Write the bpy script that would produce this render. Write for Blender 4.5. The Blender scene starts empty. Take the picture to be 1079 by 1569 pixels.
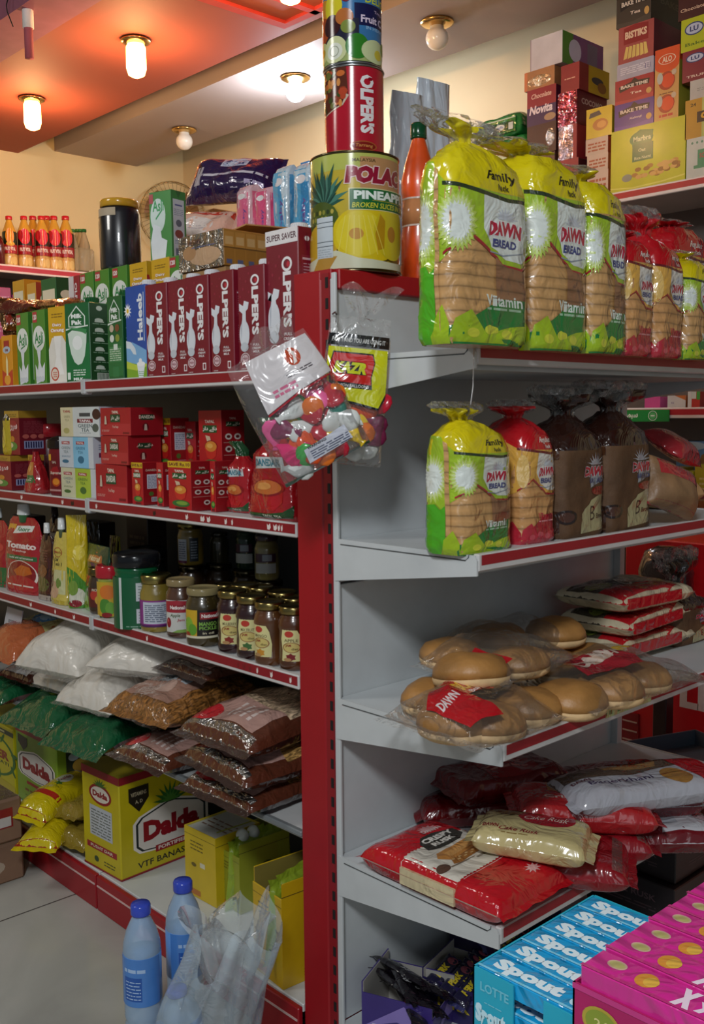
import bpy, math, random
from mathutils import Matrix, Vector, Euler
from mathutils.geometry import tessellate_polygon
from mathutils import noise as mnoise

SC = bpy.context.scene
COL = SC.collection
R = math.radians

# ------------------------------------------------------------------ camera
F, CX, CY, HC = 1532.0, 539.5, 784.5, 1.2
def _n(v): return Vector(v).normalized()
_dL = _n((-900-CX, CY-650, -F)); _dR = _n((2184-CX, CY-620, -F))
_m = (_dL+_dR).normalized(); _d = _dR-_dL; _d = (_d-_m*_d.dot(_m)).normalized()
_dR = (_m+_d)/2**.5; _dL = (_m-_d)/2**.5; _up = _dR.cross(_dL)
CM = Matrix((_dR, _dL, _up))
cam = bpy.data.cameras.new('camera'); camo = bpy.data.objects.new('camera', cam); COL.objects.link(camo)
camo.matrix_world = Matrix.Translation((0, 0, HC)) @ CM.to_4x4()
cam.sensor_fit = 'VERTICAL'; cam.sensor_height = 36.0; cam.sensor_width = 24.0
cam.lens = F*36.0/1569.0; cam.clip_start = .05; cam.clip_end = 60
SC.camera = camo

# ------------------------------------------------------------------ world, exposure
w = bpy.data.worlds.new('ambient_fill'); SC.world = w; w.use_nodes = True  # even bluish ambient, added as soft fill for the open room
w.node_tree.nodes['Background'].inputs[0].default_value = (.80, .90, 1.0, 1)
w.node_tree.nodes['Background'].inputs[1].default_value = .15
SC.view_settings.view_transform = 'Standard'; SC.view_settings.look = 'None'
SC.view_settings.exposure = 0.0; SC.view_settings.gamma = 1.0; SC.view_settings.use_curve_mapping = False
try:
    SC.cycles.max_bounces = 8; SC.cycles.transparent_max_bounces = 16; SC.cycles.caustics_reflective = False
    SC.cycles.caustics_refractive = False; SC.cycles.sample_clamp_indirect = 3.0
except Exception: pass

def area(name, loc, target, sx, sy, power, col):
    l = bpy.data.lights.new(name, 'AREA'); l.shape = 'RECTANGLE'; l.size = sx; l.size_y = sy; l.energy = power; l.color = col
    o = bpy.data.objects.new(name, l); COL.objects.link(o); o.location = loc
    o.rotation_euler = (Vector(target)-Vector(loc)).to_track_quat('-Z', 'Y').to_euler(); return o
# the shop's other lamps: ceiling tubes over the aisles behind and beside the camera; the last is an unseen cool fill added behind the camera
area('aisle_ceiling_light', (-.75, -.25, 2.5), (1.0, 1.0, .9), .35, .35, 40, (.93, .97, 1.0))
area('side_aisle_ceiling_light', (-.5, 2.6, 2.5), (1.1, 2.6, .8), .5, .5, 12, (1.0, .96, .9))
area('rear_fill_light', (-1.6, -2.4, 1.9), (1.2, 1.6, 1.2), 2.0, 1.6, 11, (.88, .95, 1.0))

# ------------------------------------------------------------------ pixel <-> place helpers (camera calibration only)
def LY(px, X, z):
    k = (px-CX)/F; z -= HC
    return -(X*(CM[0][0]+k*CM[0][2])+z*(CM[2][0]+k*CM[2][2]))/(CM[1][0]+k*CM[1][2])
def RX(px, Y, z):
    k = (px-CX)/F; z -= HC
    return -(Y*(CM[1][0]+k*CM[1][2])+z*(CM[2][0]+k*CM[2][2]))/(CM[0][0]+k*CM[0][2])
def ZZ(py, X, Y):
    k = (CY-py)/F
    return HC-(X*(CM[0][1]+k*CM[0][2])+Y*(CM[1][1]+k*CM[1][2]))/(CM[2][1]+k*CM[2][2])
def atz(px, py, z):
    v = CM @ Vector(((px-CX)/F, (CY-py)/F, -1)); return Vector((0, 0, HC))+v*((z-HC)/v.z)

# ------------------------------------------------------------------ materials
_mats = {}
def lin(c):
    c = c.lstrip('#'); r = []
    for i in (0, 2, 4):
        x = int(c[i:i+2], 16)/255; r.append(x/12.92 if x <= .04045 else ((x+.055)/1.055)**2.4)
    return (*r, 1)
def mat(spec):
    if spec in _mats: return _mats[spec]
    col, _, kind = spec.partition(':'); kind = kind or 'card'
    m = bpy.data.materials.new(spec.replace('#', 'c_').replace(':', '_')); m.use_nodes = True
    nt = m.node_tree; N = nt.nodes; Lk = nt.links; b = N['Principled BSDF']; c = lin(col)
    tc = N.new('ShaderNodeTexCoord')
    def noise(scale, detail=3, coord='Object'):
        n = N.new('ShaderNodeTexNoise'); n.inputs['Scale'].default_value = scale; n.inputs['Detail'].default_value = detail
        Lk.new(tc.outputs[coord], n.inputs['Vector']); return n
    def ramp(fac, stops):
        r = N.new('ShaderNodeValToRGB'); e = r.color_ramp.elements
        while len(e) < len(stops): e.new(.5)
        for i, (p, cc) in enumerate(stops): e[i].position = p; e[i].color = cc
        Lk.new(fac, r.inputs[0]); return r
    def bump(src, strength, dist=.01):
        bp = N.new('ShaderNodeBump'); bp.inputs['Strength'].default_value = strength; bp.inputs['Distance'].default_value = dist
        Lk.new(src, bp.inputs['Height']); Lk.new(bp.outputs[0], b.inputs['Normal'])
        return bp
    def shade(f): return tuple(min(1, x*f) for x in c[:3])+(1,)
    b.inputs['Base Color'].default_value = c
    if kind in ('card', 'gloss', 'matte', 'film', 'paint'):
        n = noise(14, 4); lo, hi = (.90, 1.06) if kind != 'paint' else (.93, 1.03)
        r = ramp(n.outputs[0], [(.3, shade(lo)), (.7, shade(hi))]); Lk.new(r.outputs[0], b.inputs['Base Color'])
    rough = {'card': .42, 'gloss': .16, 'matte': .8, 'film': .2, 'paint': .38}.get(kind, .5)
    b.inputs['Roughness'].default_value = rough
    if kind == 'card': b.inputs['Coat Weight'].default_value = .25; b.inputs['Coat Roughness'].default_value = .2
    if kind == 'film':
        b.inputs['Coat Weight'].default_value = .8; b.inputs['Coat Roughness'].default_value = .09
        n2 = noise(19, 2); n2.inputs['Distortion'].default_value = 1.9; bp = bump(n2.outputs[0], .34, .02)
        Lk.new(bp.outputs[0], b.inputs['Coat Normal'])
    if kind == 'poly':
        b.inputs['Roughness'].default_value = .42; b.inputs['Coat Weight'].default_value = .6; b.inputs['Coat Roughness'].default_value = .18
        n2 = noise(11, 2); n2.inputs['Distortion'].default_value = 2.2; bp = bump(n2.outputs[0], .45, .02); Lk.new(bp.outputs[0], b.inputs['Coat Normal'])
    if kind == 'metal': b.inputs['Metallic'].default_value = 1; b.inputs['Roughness'].default_value = .24; n = noise(60); bump(n.outputs[0], .05)
    if kind == 'foil':
        b.inputs['Metallic'].default_value = .9; b.inputs['Roughness'].default_value = .18
        n = noise(26, 3); n.inputs['Distortion'].default_value = 2; bump(n.outputs[0], .8, .02)
    if kind in ('clear', 'wrap', 'haze', 'bottle'):
        for nn in list(N):
            if nn.type == 'BSDF_PRINCIPLED': N.remove(nn)
        out = N['Material Output']; tr = N.new('ShaderNodeBsdfTransparent'); gl = N.new('ShaderNodeBsdfGlossy'); df = N.new('ShaderNodeBsdfDiffuse')
        gl.inputs['Roughness'].default_value = .1; gl.inputs[0].default_value = (1, 1, 1, 1); df.inputs[0].default_value = c
        n = noise({'haze': 9, 'wrap': 40, 'bottle': 14}.get(kind, 16), 2); n.inputs['Distortion'].default_value = 2.2
        bp = N.new('ShaderNodeBump'); bp.inputs['Strength'].default_value = {'bottle': .15, 'clear': .38, 'haze': .45}.get(kind, .8); bp.inputs['Distance'].default_value = .03
        Lk.new(n.outputs[0], bp.inputs['Height']); Lk.new(bp.outputs[0], gl.inputs['Normal'])
        fr = N.new('ShaderNodeFresnel'); fr.inputs[0].default_value = 1.45; Lk.new(bp.outputs[0], fr.inputs['Normal'])
        m1 = N.new('ShaderNodeMixShader'); m1.inputs[0].default_value = {'clear': .05, 'wrap': .12, 'haze': .30, 'bottle': .55}[kind]
        Lk.new(tr.outputs[0], m1.inputs[1]); Lk.new(df.outputs[0], m1.inputs[2])
        mf = N.new('ShaderNodeMath'); mf.operation = 'MULTIPLY'; mf.inputs[1].default_value = .55 if kind in ('clear', 'haze') else .8; Lk.new(fr.outputs[0], mf.inputs[0])
        m2 = N.new('ShaderNodeMixShader'); Lk.new(mf.outputs[0], m2.inputs[0]); Lk.new(m1.outputs[0], m2.inputs[1]); Lk.new(gl.outputs[0], m2.inputs[2])
        Lk.new(m2.outputs[0], out.inputs['Surface'])
    if kind == 'water':
        b.inputs['Transmission Weight'].default_value = .85; b.inputs['Roughness'].default_value = .08; b.inputs['IOR'].default_value = 1.2
    if kind == 'glass':
        n = noise(12, 3); r = ramp(n.outputs[0], [(.35, shade(.7)), (.7, shade(1.35))]); Lk.new(r.outputs[0], b.inputs['Base Color'])
        b.inputs['Roughness'].default_value = .3; b.inputs['Coat Weight'].default_value = 1; b.inputs['Coat Roughness'].default_value = .03
        b.inputs['Subsurface Weight'].default_value = 0
    if kind.startswith('emit'):
        b.inputs['Emission Color'].default_value = c; b.inputs['Emission Strength'].default_value = float(kind[4:] or 5)
    if kind == 'slices':          # a sliced loaf standing on end under film: crumb with crust lines across
        sp = N.new('ShaderNodeSeparateXYZ'); Lk.new(tc.outputs['Object'], sp.inputs[0])
        n = noise(9, 2); a = N.new('ShaderNodeMath'); a.operation = 'MULTIPLY_ADD'; a.inputs[1].default_value = .012
        Lk.new(n.outputs[0], a.inputs[0]); Lk.new(sp.outputs[2], a.inputs[2])
        s = N.new('ShaderNodeMath'); s.operation = 'MULTIPLY'; s.inputs[1].default_value = 1/.0165; Lk.new(a.outputs[0], s.inputs[0])
        f = N.new('ShaderNodeMath'); f.operation = 'FRACT'; Lk.new(s.outputs[0], f.inputs[0])
        r = ramp(f.outputs[0], [(0, shade(.45)), (.14, shade(.95)), (.5, shade(1.12)), (.9, shade(.9)), (1, shade(.5))])
        n3 = noise(30, 3); mx = N.new('ShaderNodeMix'); mx.data_type = 'RGBA'; mx.blend_type = 'MULTIPLY'; mx.inputs[0].default_value = .5
        Lk.new(r.outputs[0], mx.inputs[6]); Lk.new(n3.outputs[0], mx.inputs[7]); 
        r2 = ramp(n3.outputs[0], [(.3, (.75, .68, .6, 1)), (.65, (1, 1, 1, 1))]); Lk.new(r2.outputs[0], mx.inputs[7])
        Lk.new(mx.outputs[2], b.inputs['Base Color'])
        b.inputs['Roughness'].default_value = .35; b.inputs['Coat Weight'].default_value = .8; b.inputs['Coat Roughness'].default_value = .09
        n2 = noise(16, 2.5); n2.inputs['Distortion'].default_value = 1.8; bp = bump(n2.outputs[0], .5, .02); Lk.new(bp.outputs[0], b.inputs['Coat Normal'])
    if kind in ('bread', 'crust'):
        n = noise(11, 5); r = ramp(n.outputs[0], [(.3, shade(.62)), (.5, shade(1)), (.72, shade(1.3))]); Lk.new(r.outputs[0], b.inputs['Base Color'])
        b.inputs['Roughness'].default_value = .45 if kind == 'crust' else .7; n2 = noise(50, 4); bump(n2.outputs[0], .25)
    if kind == 'straw':           # fried noodles, vermicelli and the like seen through clear film
        wv = N.new('ShaderNodeTexNoise'); wv.inputs['Scale'].default_value = 55; wv.inputs['Detail'].default_value = 4; wv.inputs['Distortion'].default_value = 3.5
        mp = N.new('ShaderNodeMapping'); mp.inputs['Scale'].default_value = (.35, 1.6, 1); Lk.new(tc.outputs['Object'], mp.inputs[0]); Lk.new(mp.outputs[0], wv.inputs['Vector'])
        r = ramp(wv.outputs[0], [(.36, shade(.35)), (.5, shade(1)), (.64, shade(1.7))]); Lk.new(r.outputs[0], b.inputs['Base Color'])
        b.inputs['Roughness'].default_value = .4; b.inputs['Coat Weight'].default_value = .9; b.inputs['Coat Roughness'].default_value = .08
        n2 = noise(20, 2.5); n2.inputs['Distortion'].default_value = 1.8; bp = bump(n2.outputs[0], .5, .02); Lk.new(bp.outputs[0], b.inputs['Coat Normal'])
    if kind == 'plaster':
        n = noise(3, 3); r = ramp(n.outputs[0], [(.3, shade(.97)), (.7, shade(1.02))]); Lk.new(r.outputs[0], b.inputs['Base Color']); b.inputs['Roughness'].default_value = .7
        n2 = noise(180, 2); bump(n2.outputs[0], .06, .002)
    if kind == 'tile':
        bk = N.new('ShaderNodeTexBrick'); mp = N.new('ShaderNodeMapping'); Lk.new(tc.outputs['Object'], mp.inputs[0]); Lk.new(mp.outputs[0], bk.inputs['Vector'])
        mp.inputs['Location'].default_value = (.0, -2.257, 0)
        bk.offset = 0; bk.inputs['Scale'].default_value = 1; bk.inputs['Brick Width'].default_value = 1.2; bk.inputs['Row Height'].default_value = .8
        bk.inputs['Mortar Size'].default_value = .0028; bk.inputs['Mortar Smooth'].default_value = .1
        n = noise(2.2, 6); n.inputs['Distortion'].default_value = 1.2
        r = ramp(n.outputs[0], [(.35, shade(.8)), (.65, shade(1.1))])
        Lk.new(r.outputs[0], bk.inputs['Color1']); Lk.new(r.outputs[0], bk.inputs['Color2']); bk.inputs['Mortar'].default_value = (.10, .095, .09, 1)
        Lk.new(bk.outputs[0], b.inputs['Base Color']); b.inputs['Roughness'].default_value = .16
    if kind == 'carton':
        n = noise(7, 4); r = ramp(n.outputs[0], [(.35, shade(.8)), (.65, shade(1.15))]); Lk.new(r.outputs[0], b.inputs['Base Color']); b.inputs['Roughness'].default_value = .75
    _mats[spec] = m; return m

# ------------------------------------------------------------------ mesh collector
class G:
    def __init__(s): s.v = []; s.f = []; s.m = []; s.sm = []; s.mats = []
    def mi(s, spec):
        if spec not in s.mats: s.mats.append(spec)
        return s.mats.index(spec)
    def add(s, vs, fs, spec, smooth=False):
        o = len(s.v); s.v += [tuple(p) for p in vs]
        for i, f in enumerate(fs):
            s.f.append([o+k for k in f]); s.m.append(s.mi(spec[i] if isinstance(spec, list) else spec)); s.sm.append(smooth)
    def box(s, x0, x1, y0, y1, z0, z1, spec, bev=0):
        if x0 > x1: x0, x1 = x1, x0
        if y0 > y1: y0, y1 = y1, y0
        if z0 > z1: z0, z1 = z1, z0
        if bev <= 0:
            v = [(x, y, z) for z in (z0, z1) for y in (y0, y1) for x in (x0, x1)]
            s.add(v, [(0, 2, 3, 1), (4, 5, 7, 6), (0, 1, 5, 4), (2, 6, 7, 3), (0, 4, 6, 2), (1, 3, 7, 5)], spec); return
        b = min(bev, (x1-x0)/2.1, (y1-y0)/2.1, (z1-z0)/2.1)
        # chamfered box: 24 verts
        X = (x0, x1); Y = (y0, y1); Z = (z0, z1); v = []; idx = {}
        for i in (0, 1):
            for j in (0, 1):
                for k in (0, 1):
                    sx, sy, sz = (b, -b)[i], (b, -b)[j], (b, -b)[k]
                    for a, p in (('x', (X[i], Y[j]+sy, Z[k]+sz)), ('y', (X[i]+sx, Y[j], Z[k]+sz)), ('z', (X[i]+sx, Y[j]+sy, Z[k]))):
                        idx[(i, j, k, a)] = len(v); v.append(p)
        fs = []
        for i in (0, 1): q = [idx[(i, j, k, 'x')] for j, k in ((0, 0), (1, 0), (1, 1), (0, 1))]; fs.append(q if i else q[::-1])
        for j in (0, 1): q = [idx[(i, j, k, 'y')] for i, k in ((0, 0), (0, 1), (1, 1), (1, 0))]; fs.append(q if j else q[::-1])
        for k in (0, 1): q = [idx[(i, j, k, 'z')] for i, j in ((0, 0), (1, 0), (1, 1), (0, 1))]; fs.append(q if k else q[::-1])
        for i in (0, 1):
            for j in (0, 1): fs.append([idx[(i, j, 0, 'x')], idx[(i, j, 1, 'x')], idx[(i, j, 1, 'y')], idx[(i, j, 0, 'y')]])
            for k in (0, 1): fs.append([idx[(i, 0, k, 'x')], idx[(i, 1, k, 'x')], idx[(i, 1, k, 'z')], idx[(i, 0, k, 'z')]])
        for j in (0, 1):
            for k in (0, 1): fs.append([idx[(0, j, k, 'y')], idx[(1, j, k, 'y')], idx[(1, j, k, 'z')], idx[(0, j, k, 'z')]])
        for i in (0, 1):
            for j in (0, 1):
                for k in (0, 1): fs.append([idx[(i, j, k, a)] for a in 'xyz'])
        s.add(v, fs, spec)
    def grid(s, fn, nu, nv, spec, smooth=True, wrap=False):
        v = [fn(i/nu, j/nv) for j in range(nv+1) for i in range(nu+1)]
        f = [(j*(nu+1)+i, j*(nu+1)+i+1, (j+1)*(nu+1)+i+1, (j+1)*(nu+1)+i) for j in range(nv) for i in range(nu)]
        if callable(spec): spec = [spec((i+.5)/nu, (j+.5)/nv) for j in range(nv) for i in range(nu)]
        s.add(v, f, spec, smooth)
    def lathe(s, prof, spec, seg=28, cx=0, cy=0, smooth=True):
        n = len(prof); v = [(cx+r*math.cos(2*math.pi*i/seg), cy+r*math.sin(2*math.pi*i/seg), z) for r, z in prof for i in range(seg)]
        f = []; sp = []
        for j in range(n-1):
            for i in range(seg):
                f.append((j*seg+i, j*seg+(i+1) % seg, (j+1)*seg+(i+1) % seg, (j+1)*seg+i)); sp.append(spec[j] if isinstance(spec, list) else spec)
        f.append(tuple(range(seg))[::-1]); sp.append(sp[0]); f.append(tuple((n-1)*seg+i for i in range(seg))); sp.append(sp[-2])
        s.add(v, f, sp, smooth)
    def tube(s, pts, r, spec, seg=8):
        pts = [Vector(p) for p in pts]; v = []; n = len(pts)
        for k, p in enumerate(pts):
            d = (pts[min(k+1, n-1)]-pts[max(k-1, 0)]).normalized(); a = d.orthogonal().normalized(); b = d.cross(a)
            rr = r[k] if isinstance(r, (list, tuple)) else r
            v += [p+(a*math.cos(2*math.pi*i/seg)+b*math.sin(2*math.pi*i/seg))*rr for i in range(seg)]
        f = [(k*seg+i, k*seg+(i+1) % seg, (k+1)*seg+(i+1) % seg, (k+1)*seg+i) for k in range(n-1) for i in range(seg)]
        f += [tuple(range(seg))[::-1], tuple((n-1)*seg+i for i in range(seg))]
        s.add(v, f, spec, True)
    def build(s, name, parent=None, loc=(0, 0, 0), rot=None):
        me = bpy.data.meshes.new(name); me.from_pydata(s.v, [], s.f); me.validate(clean_customdata=False) if False else None
        for sp in s.mats: me.materials.append(mat(sp))
        me.polygons.foreach_set('material_index', s.m); me.polygons.foreach_set('use_smooth', s.sm); me.update()
        o = bpy.data.objects.new(name, me); COL.objects.link(o); o.location = loc
        if rot is not None: o.rotation_euler = rot
        if parent is not None: o.parent = parent
        return o

# ------------------------------------------------------------------ flat artwork on any surface
_tx = {}
def text2d(s, off):
    k = (s, off)
    if k not in _tx:
        c = bpy.data.curves.new('lettering', 'FONT'); c.body = s; c.resolution_u = 2; c.offset = off; c.fill_mode = 'FRONT'
        o = bpy.data.objects.new('lettering', c); COL.objects.link(o)
        dg = bpy.context.evaluated_depsgraph_get(); me = o.evaluated_get(dg).to_mesh()
        ps = [[(me.vertices[i].co.x, me.vertices[i].co.y) for i in p.vertices] for p in me.polygons]
        bpy.data.objects.remove(o); bpy.data.curves.remove(c)
        if not ps: ps = [[(0, 0), (1, 0), (1, 1)]]
        xs = [p[0] for q in ps for p in q]; ys = [p[1] for q in ps for p in q]
        x0, x1, y0, y1 = min(xs), max(xs), min(ys), max(ys)
        _tx[k] = ([[(x-(x0+x1)/2, y-(y0+y1)/2) for x, y in q] for q in ps], x1-x0, y1-y0)
    return _tx[k]
def _split(poly, ax, c):
    a = []; b = []; n = len(poly)
    for i in range(n):
        p, q = poly[i], poly[(i+1) % n]; dp, dq = p[ax]-c, q[ax]-c
        if dp <= 0: a.append(p)
        if dp >= 0: b.append(p)
        if dp*dq < 0:
            t = dp/(dp-dq); r = (p[0]+(q[0]-p[0])*t, p[1]+(q[1]-p[1])*t); a.append(r); b.append(r)
    return a, b
def cutgrid(polys, cut):
    for ax in (0, 1):
        out = []
        for p in polys:
            lo = min(q[ax] for q in p); hi = max(q[ax] for q in p)
            k = math.floor(lo/cut)+1
            while k*cut < hi-1e-7:
                a, p = _split(p, ax, k*cut)
                if len(a) > 2: out.append(a)
                k += 1
                if len(p) < 3: break
            if len(p) > 2: out.append(p)
        polys = out
    return polys
class Art:
    """draws printed artwork in thin layers on a surface: mapf(x, y, height) in metres -> point"""
    def __init__(s, g, mapf, W, H, cut=None, eps=.0004, smooth=None):
        s.g, s.mapf, s.W, s.H, s.cut, s.eps, s.bb = g, mapf, W, H, cut, eps, []; s.smooth = bool(cut) if smooth is None else smooth
    def put(s, polys, spec, lift=True):
        xs = [q[0] for p in polys for q in p]; ys = [q[1] for p in polys for q in p]; b = (min(xs), max(xs), min(ys), max(ys))
        n = 1+max([l for l, c in s.bb if c[0] < b[1] and c[1] > b[0] and c[2] < b[3] and c[3] > b[2]] or [0]); s.bb.append((n, b))
        h = s.eps*(1+(n-1)*(.4 if s.cut else .3))
        if s.cut: polys = cutgrid(polys, s.cut)
        vs = []; fs = []; ix = {}
        for p in polys:
            f = []
            for q in p:
                k = (round(q[0], 5), round(q[1], 5))
                if k not in ix: ix[k] = len(vs); vs.append(s.mapf(q[0], q[1], h))
                if not f or f[-1] != ix[k]: f.append(ix[k])
            if len(f) > 1 and f[0] == f[-1]: f.pop()
            if len(f) > 2: fs.append(f)
        s.g.add(vs, fs, spec, s.smooth); return s
    def poly(s, pts, spec):
        pts = [(u*s.W, v*s.H) for u, v in pts]
        if len(pts) > 4 or s.cut:
            t = tessellate_polygon([[Vector((x, y, 0)) for x, y in pts]]); polys = [[pts[i] for i in q] for q in t]
        else: polys = [pts]
        return s.put(polys, spec)
    def rect(s, u0, v0, u1, v1, spec): return s.put([[(u0*s.W, v0*s.H), (u1*s.W, v0*s.H), (u1*s.W, v1*s.H), (u0*s.W, v1*s.H)]], spec)
    def ell(s, u, v, ru, rv, spec, n=20, rot=0):
        ca, sa = math.cos(R(rot)), math.sin(R(rot)); pts = []
        for i in range(n):
            x, y = ru*s.W*math.cos(2*math.pi*i/n), rv*s.H*math.sin(2*math.pi*i/n); pts.append((u*s.W+x*ca-y*sa, v*s.H+x*sa+y*ca))
        return s.put([pts], spec)
    def ring(s, u, v, ru, rv, th, spec, n=20):
        q = []
        for i in range(n):
            a, b = 2*math.pi*i/n, 2*math.pi*(i+1)/n
            q.append([((u+ru*k*math.cos(t))*s.W, (v+rv*k*math.sin(t))*s.H) for k, t in ((1, a), (1, b), (1-th, b), (1-th, a))])
        return s.put(q, spec)
    def star(s, u, v, ru, rv, n, spec, inner=.45, half=False):
        pts = []; m = 2*n
        for i in range(m+(1 if half else 0)):
            a = (math.pi if half else 2*math.pi)*i/m; k = 1 if i % 2 else inner
            pts.append((u+ru*k*math.cos(a), v+rv*k*math.sin(a)))
        return s.poly(pts, spec)
    def lines(s, u0, v0, u1, v1, n, spec, fill=.4, seed=1):
        """small print: n rows of broken bars"""
        r = random.Random(seed); q = []
        for i in range(n):
            y0 = v0+(v1-v0)*i/n; y1 = y0+(v1-v0)/n*fill; x = u0
            while x < u1-.01:
                l = min((u1-u0)*r.uniform(.12, .4), u1-x); q.append([(x*s.W, y0*s.H), ((x+l)*s.W, y0*s.H), ((x+l)*s.W, y1*s.H), (x*s.W, y1*s.H)]); x += l+(u1-u0)*.05
        return s.put(q, spec)
    def text(s, t, u, v, h, spec, L=None, rot=0, off=.02, out=None, slant=0, arc=0):
        rt = rot % 180 == 90
        def lay(off_, spec_, ref):
            ps, tw, th = text2d(t, off_); _, w0, h0 = text2d(t, ref)
            hh = h*(s.W if rt else s.H); sy = hh/h0; sx = (L*(s.H if rt else s.W)/w0) if L else sy
            ca, sa = math.cos(R(rot)), math.sin(R(rot)); q = []
            for p in ps:
                r = []
                for x, y in p:
                    x, y = x*sx+y*sy*slant, y*sy
                    if arc: y += arc*hh*(1-(2*x/(w0*sx))**2)
                    r.append((u*s.W+x*ca-y*sa, v*s.H+x*sa+y*ca))
                q.append(r)
            s.put(q, spec_)
        if out: lay(off+.05, out, off)
        lay(off, spec, off); return s

def bface(g, face, w, d, h, x=0, y=0, z=0):
    """artwork frame on a face of a box centred on (x, y) standing at z"""
    if face == 'F': return Art(g, lambda a, b, e: (x-w/2+a, y-d/2-e, z+b), w, h)
    if face == 'B': return Art(g, lambda a, b, e: (x+w/2-a, y+d/2+e, z+b), w, h)
    if face == 'R': return Art(g, lambda a, b, e: (x+w/2+e, y-d/2+a, z+b), d, h)
    if face == 'L': return Art(g, lambda a, b, e: (x-w/2-e, y+d/2-a, z+b), d, h)
    return Art(g, lambda a, b, e: (x-w/2+a, y-d/2+b, z+h+e), w, d)          # 'T'
def cylface(g, r, z0, H, ang, cx=0, cy=0, cut=.006):
    """artwork wrapped on a cylinder; x = 0.5 faces direction ang (deg, 270 = front); W = half the girth"""
    W = math.pi*r
    def f(a, b, e):
        t = R(ang)+(a-W/2)/r; rr = (r(b) if callable(r) else r)+e
        return (cx+rr*math.cos(t), cy+rr*math.sin(t), z0+b)
    return Art(g, f, W, H, cut)

# ------------------------------------------------------------------ object helpers
def tag(o, label, cat, group=None, kind=None):
    o['label'] = label; o['category'] = cat
    if group: o['group'] = group
    if kind: o['kind'] = kind
    return o
def empty(name, loc, label, cat, group=None, rz=0):
    o = bpy.data.objects.new(name, None); COL.objects.link(o); o.location = loc; o.rotation_euler = (0, 0, rz); o.empty_display_size = .05
    return tag(o, label, cat, group)
def struct(o): o['kind'] = 'structure'; return o
def dup(o, parent=None, loc=None, rot=None, label=None):
    c = o.copy(); COL.objects.link(c); c.parent = parent
    if parent: c.matrix_parent_inverse = o.matrix_parent_inverse.copy()
    for ch in list(o.children): dup(ch, c)
    if loc is not None: c.location = loc
    if rot is not None: c.rotation_euler = rot
    if label: c['label'] = label
    return c
def settle(o, z):
    """set the thing down so that its lowest point is at z"""
    M0 = Matrix.LocRotScale(o.location, o.rotation_euler, o.scale); lo = 1e9
    def walk(q, M):
        nonlocal lo
        if q.type == 'MESH':
            for v in q.data.vertices: lo = min(lo, (M @ v.co).z)
        for ch in q.children: walk(ch, M @ Matrix.LocRotScale(ch.location, ch.rotation_euler, ch.scale))
    walk(o, M0); o.location.z += z-lo; return o
def nz(x, y, z=0, s=1): return mnoise.noise(Vector((x*s, y*s, z*s)))

# bag shapes -------------------------------------------------
def pillow(g, L, W, T, spec, p=2.6, q=.5, amp=.004, seed=0, fin=.012, spec_side=None, nu=36, nv=28, base=.35, pin=.07, spec_fin=None):
    """a filled bag lying flat: x in +-L/2, y in +-W/2; returns its top mapping for artwork"""
    def S(x, y, side, e=0):
        u, v = 2*x/L, 2*y/W; u = max(-1, min(1, u)); v = max(-1, min(1, v))
        t = max(0, (1-abs(u)**p)*(1-abs(v)**p))**q
        k = 1-pin*(1-abs(u)**2)*0-pin*abs(v)**2*(1-abs(u)**2)
        n = amp*nz(x*14+seed*7.1, y*14, side*3+seed)*2+amp*.6*nz(x*40+seed, y*40, side)
        zz = (T*(1-base)*t+n*t**.5+e) if side > 0 else (-T*base*t-e)
        ed = 1+(.012*math.sin(x*170+seed)+.01*math.sin(y*190+seed))*(1-t)*.6
        return (x*(1-pin*(1-v*v)*0-pin*.6*(1-abs(v))*abs(u)**4*.5)*ed, y*(1-pin*(1-u*u)*.0-pin*(1-abs(u))*abs(v)**4)*ed, zz+T*base)
    g.grid(lambda a, b: S((a-.5)*L, (b-.5)*W, 1), nu, nv, spec)
    g.grid(lambda a, b: S((.5-a)*L, (b-.5)*W, -1), nu, nv, spec_side or spec)
    if fin:
        for sg in (-1, 1):
            def fn(a, b, sg=sg):
                x, y, z = S(sg*L/2, (a-.5)*W, 1)
                return (x+sg*fin*b, y*(1+.04*b), z+.0015*math.sin(a*17+seed)*b-.004*b)
            g.grid(fn, nv, 2, spec_fin or spec)
    return lambda a, b, e: S(a-L/2, b-W/2, 1, e)
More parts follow.
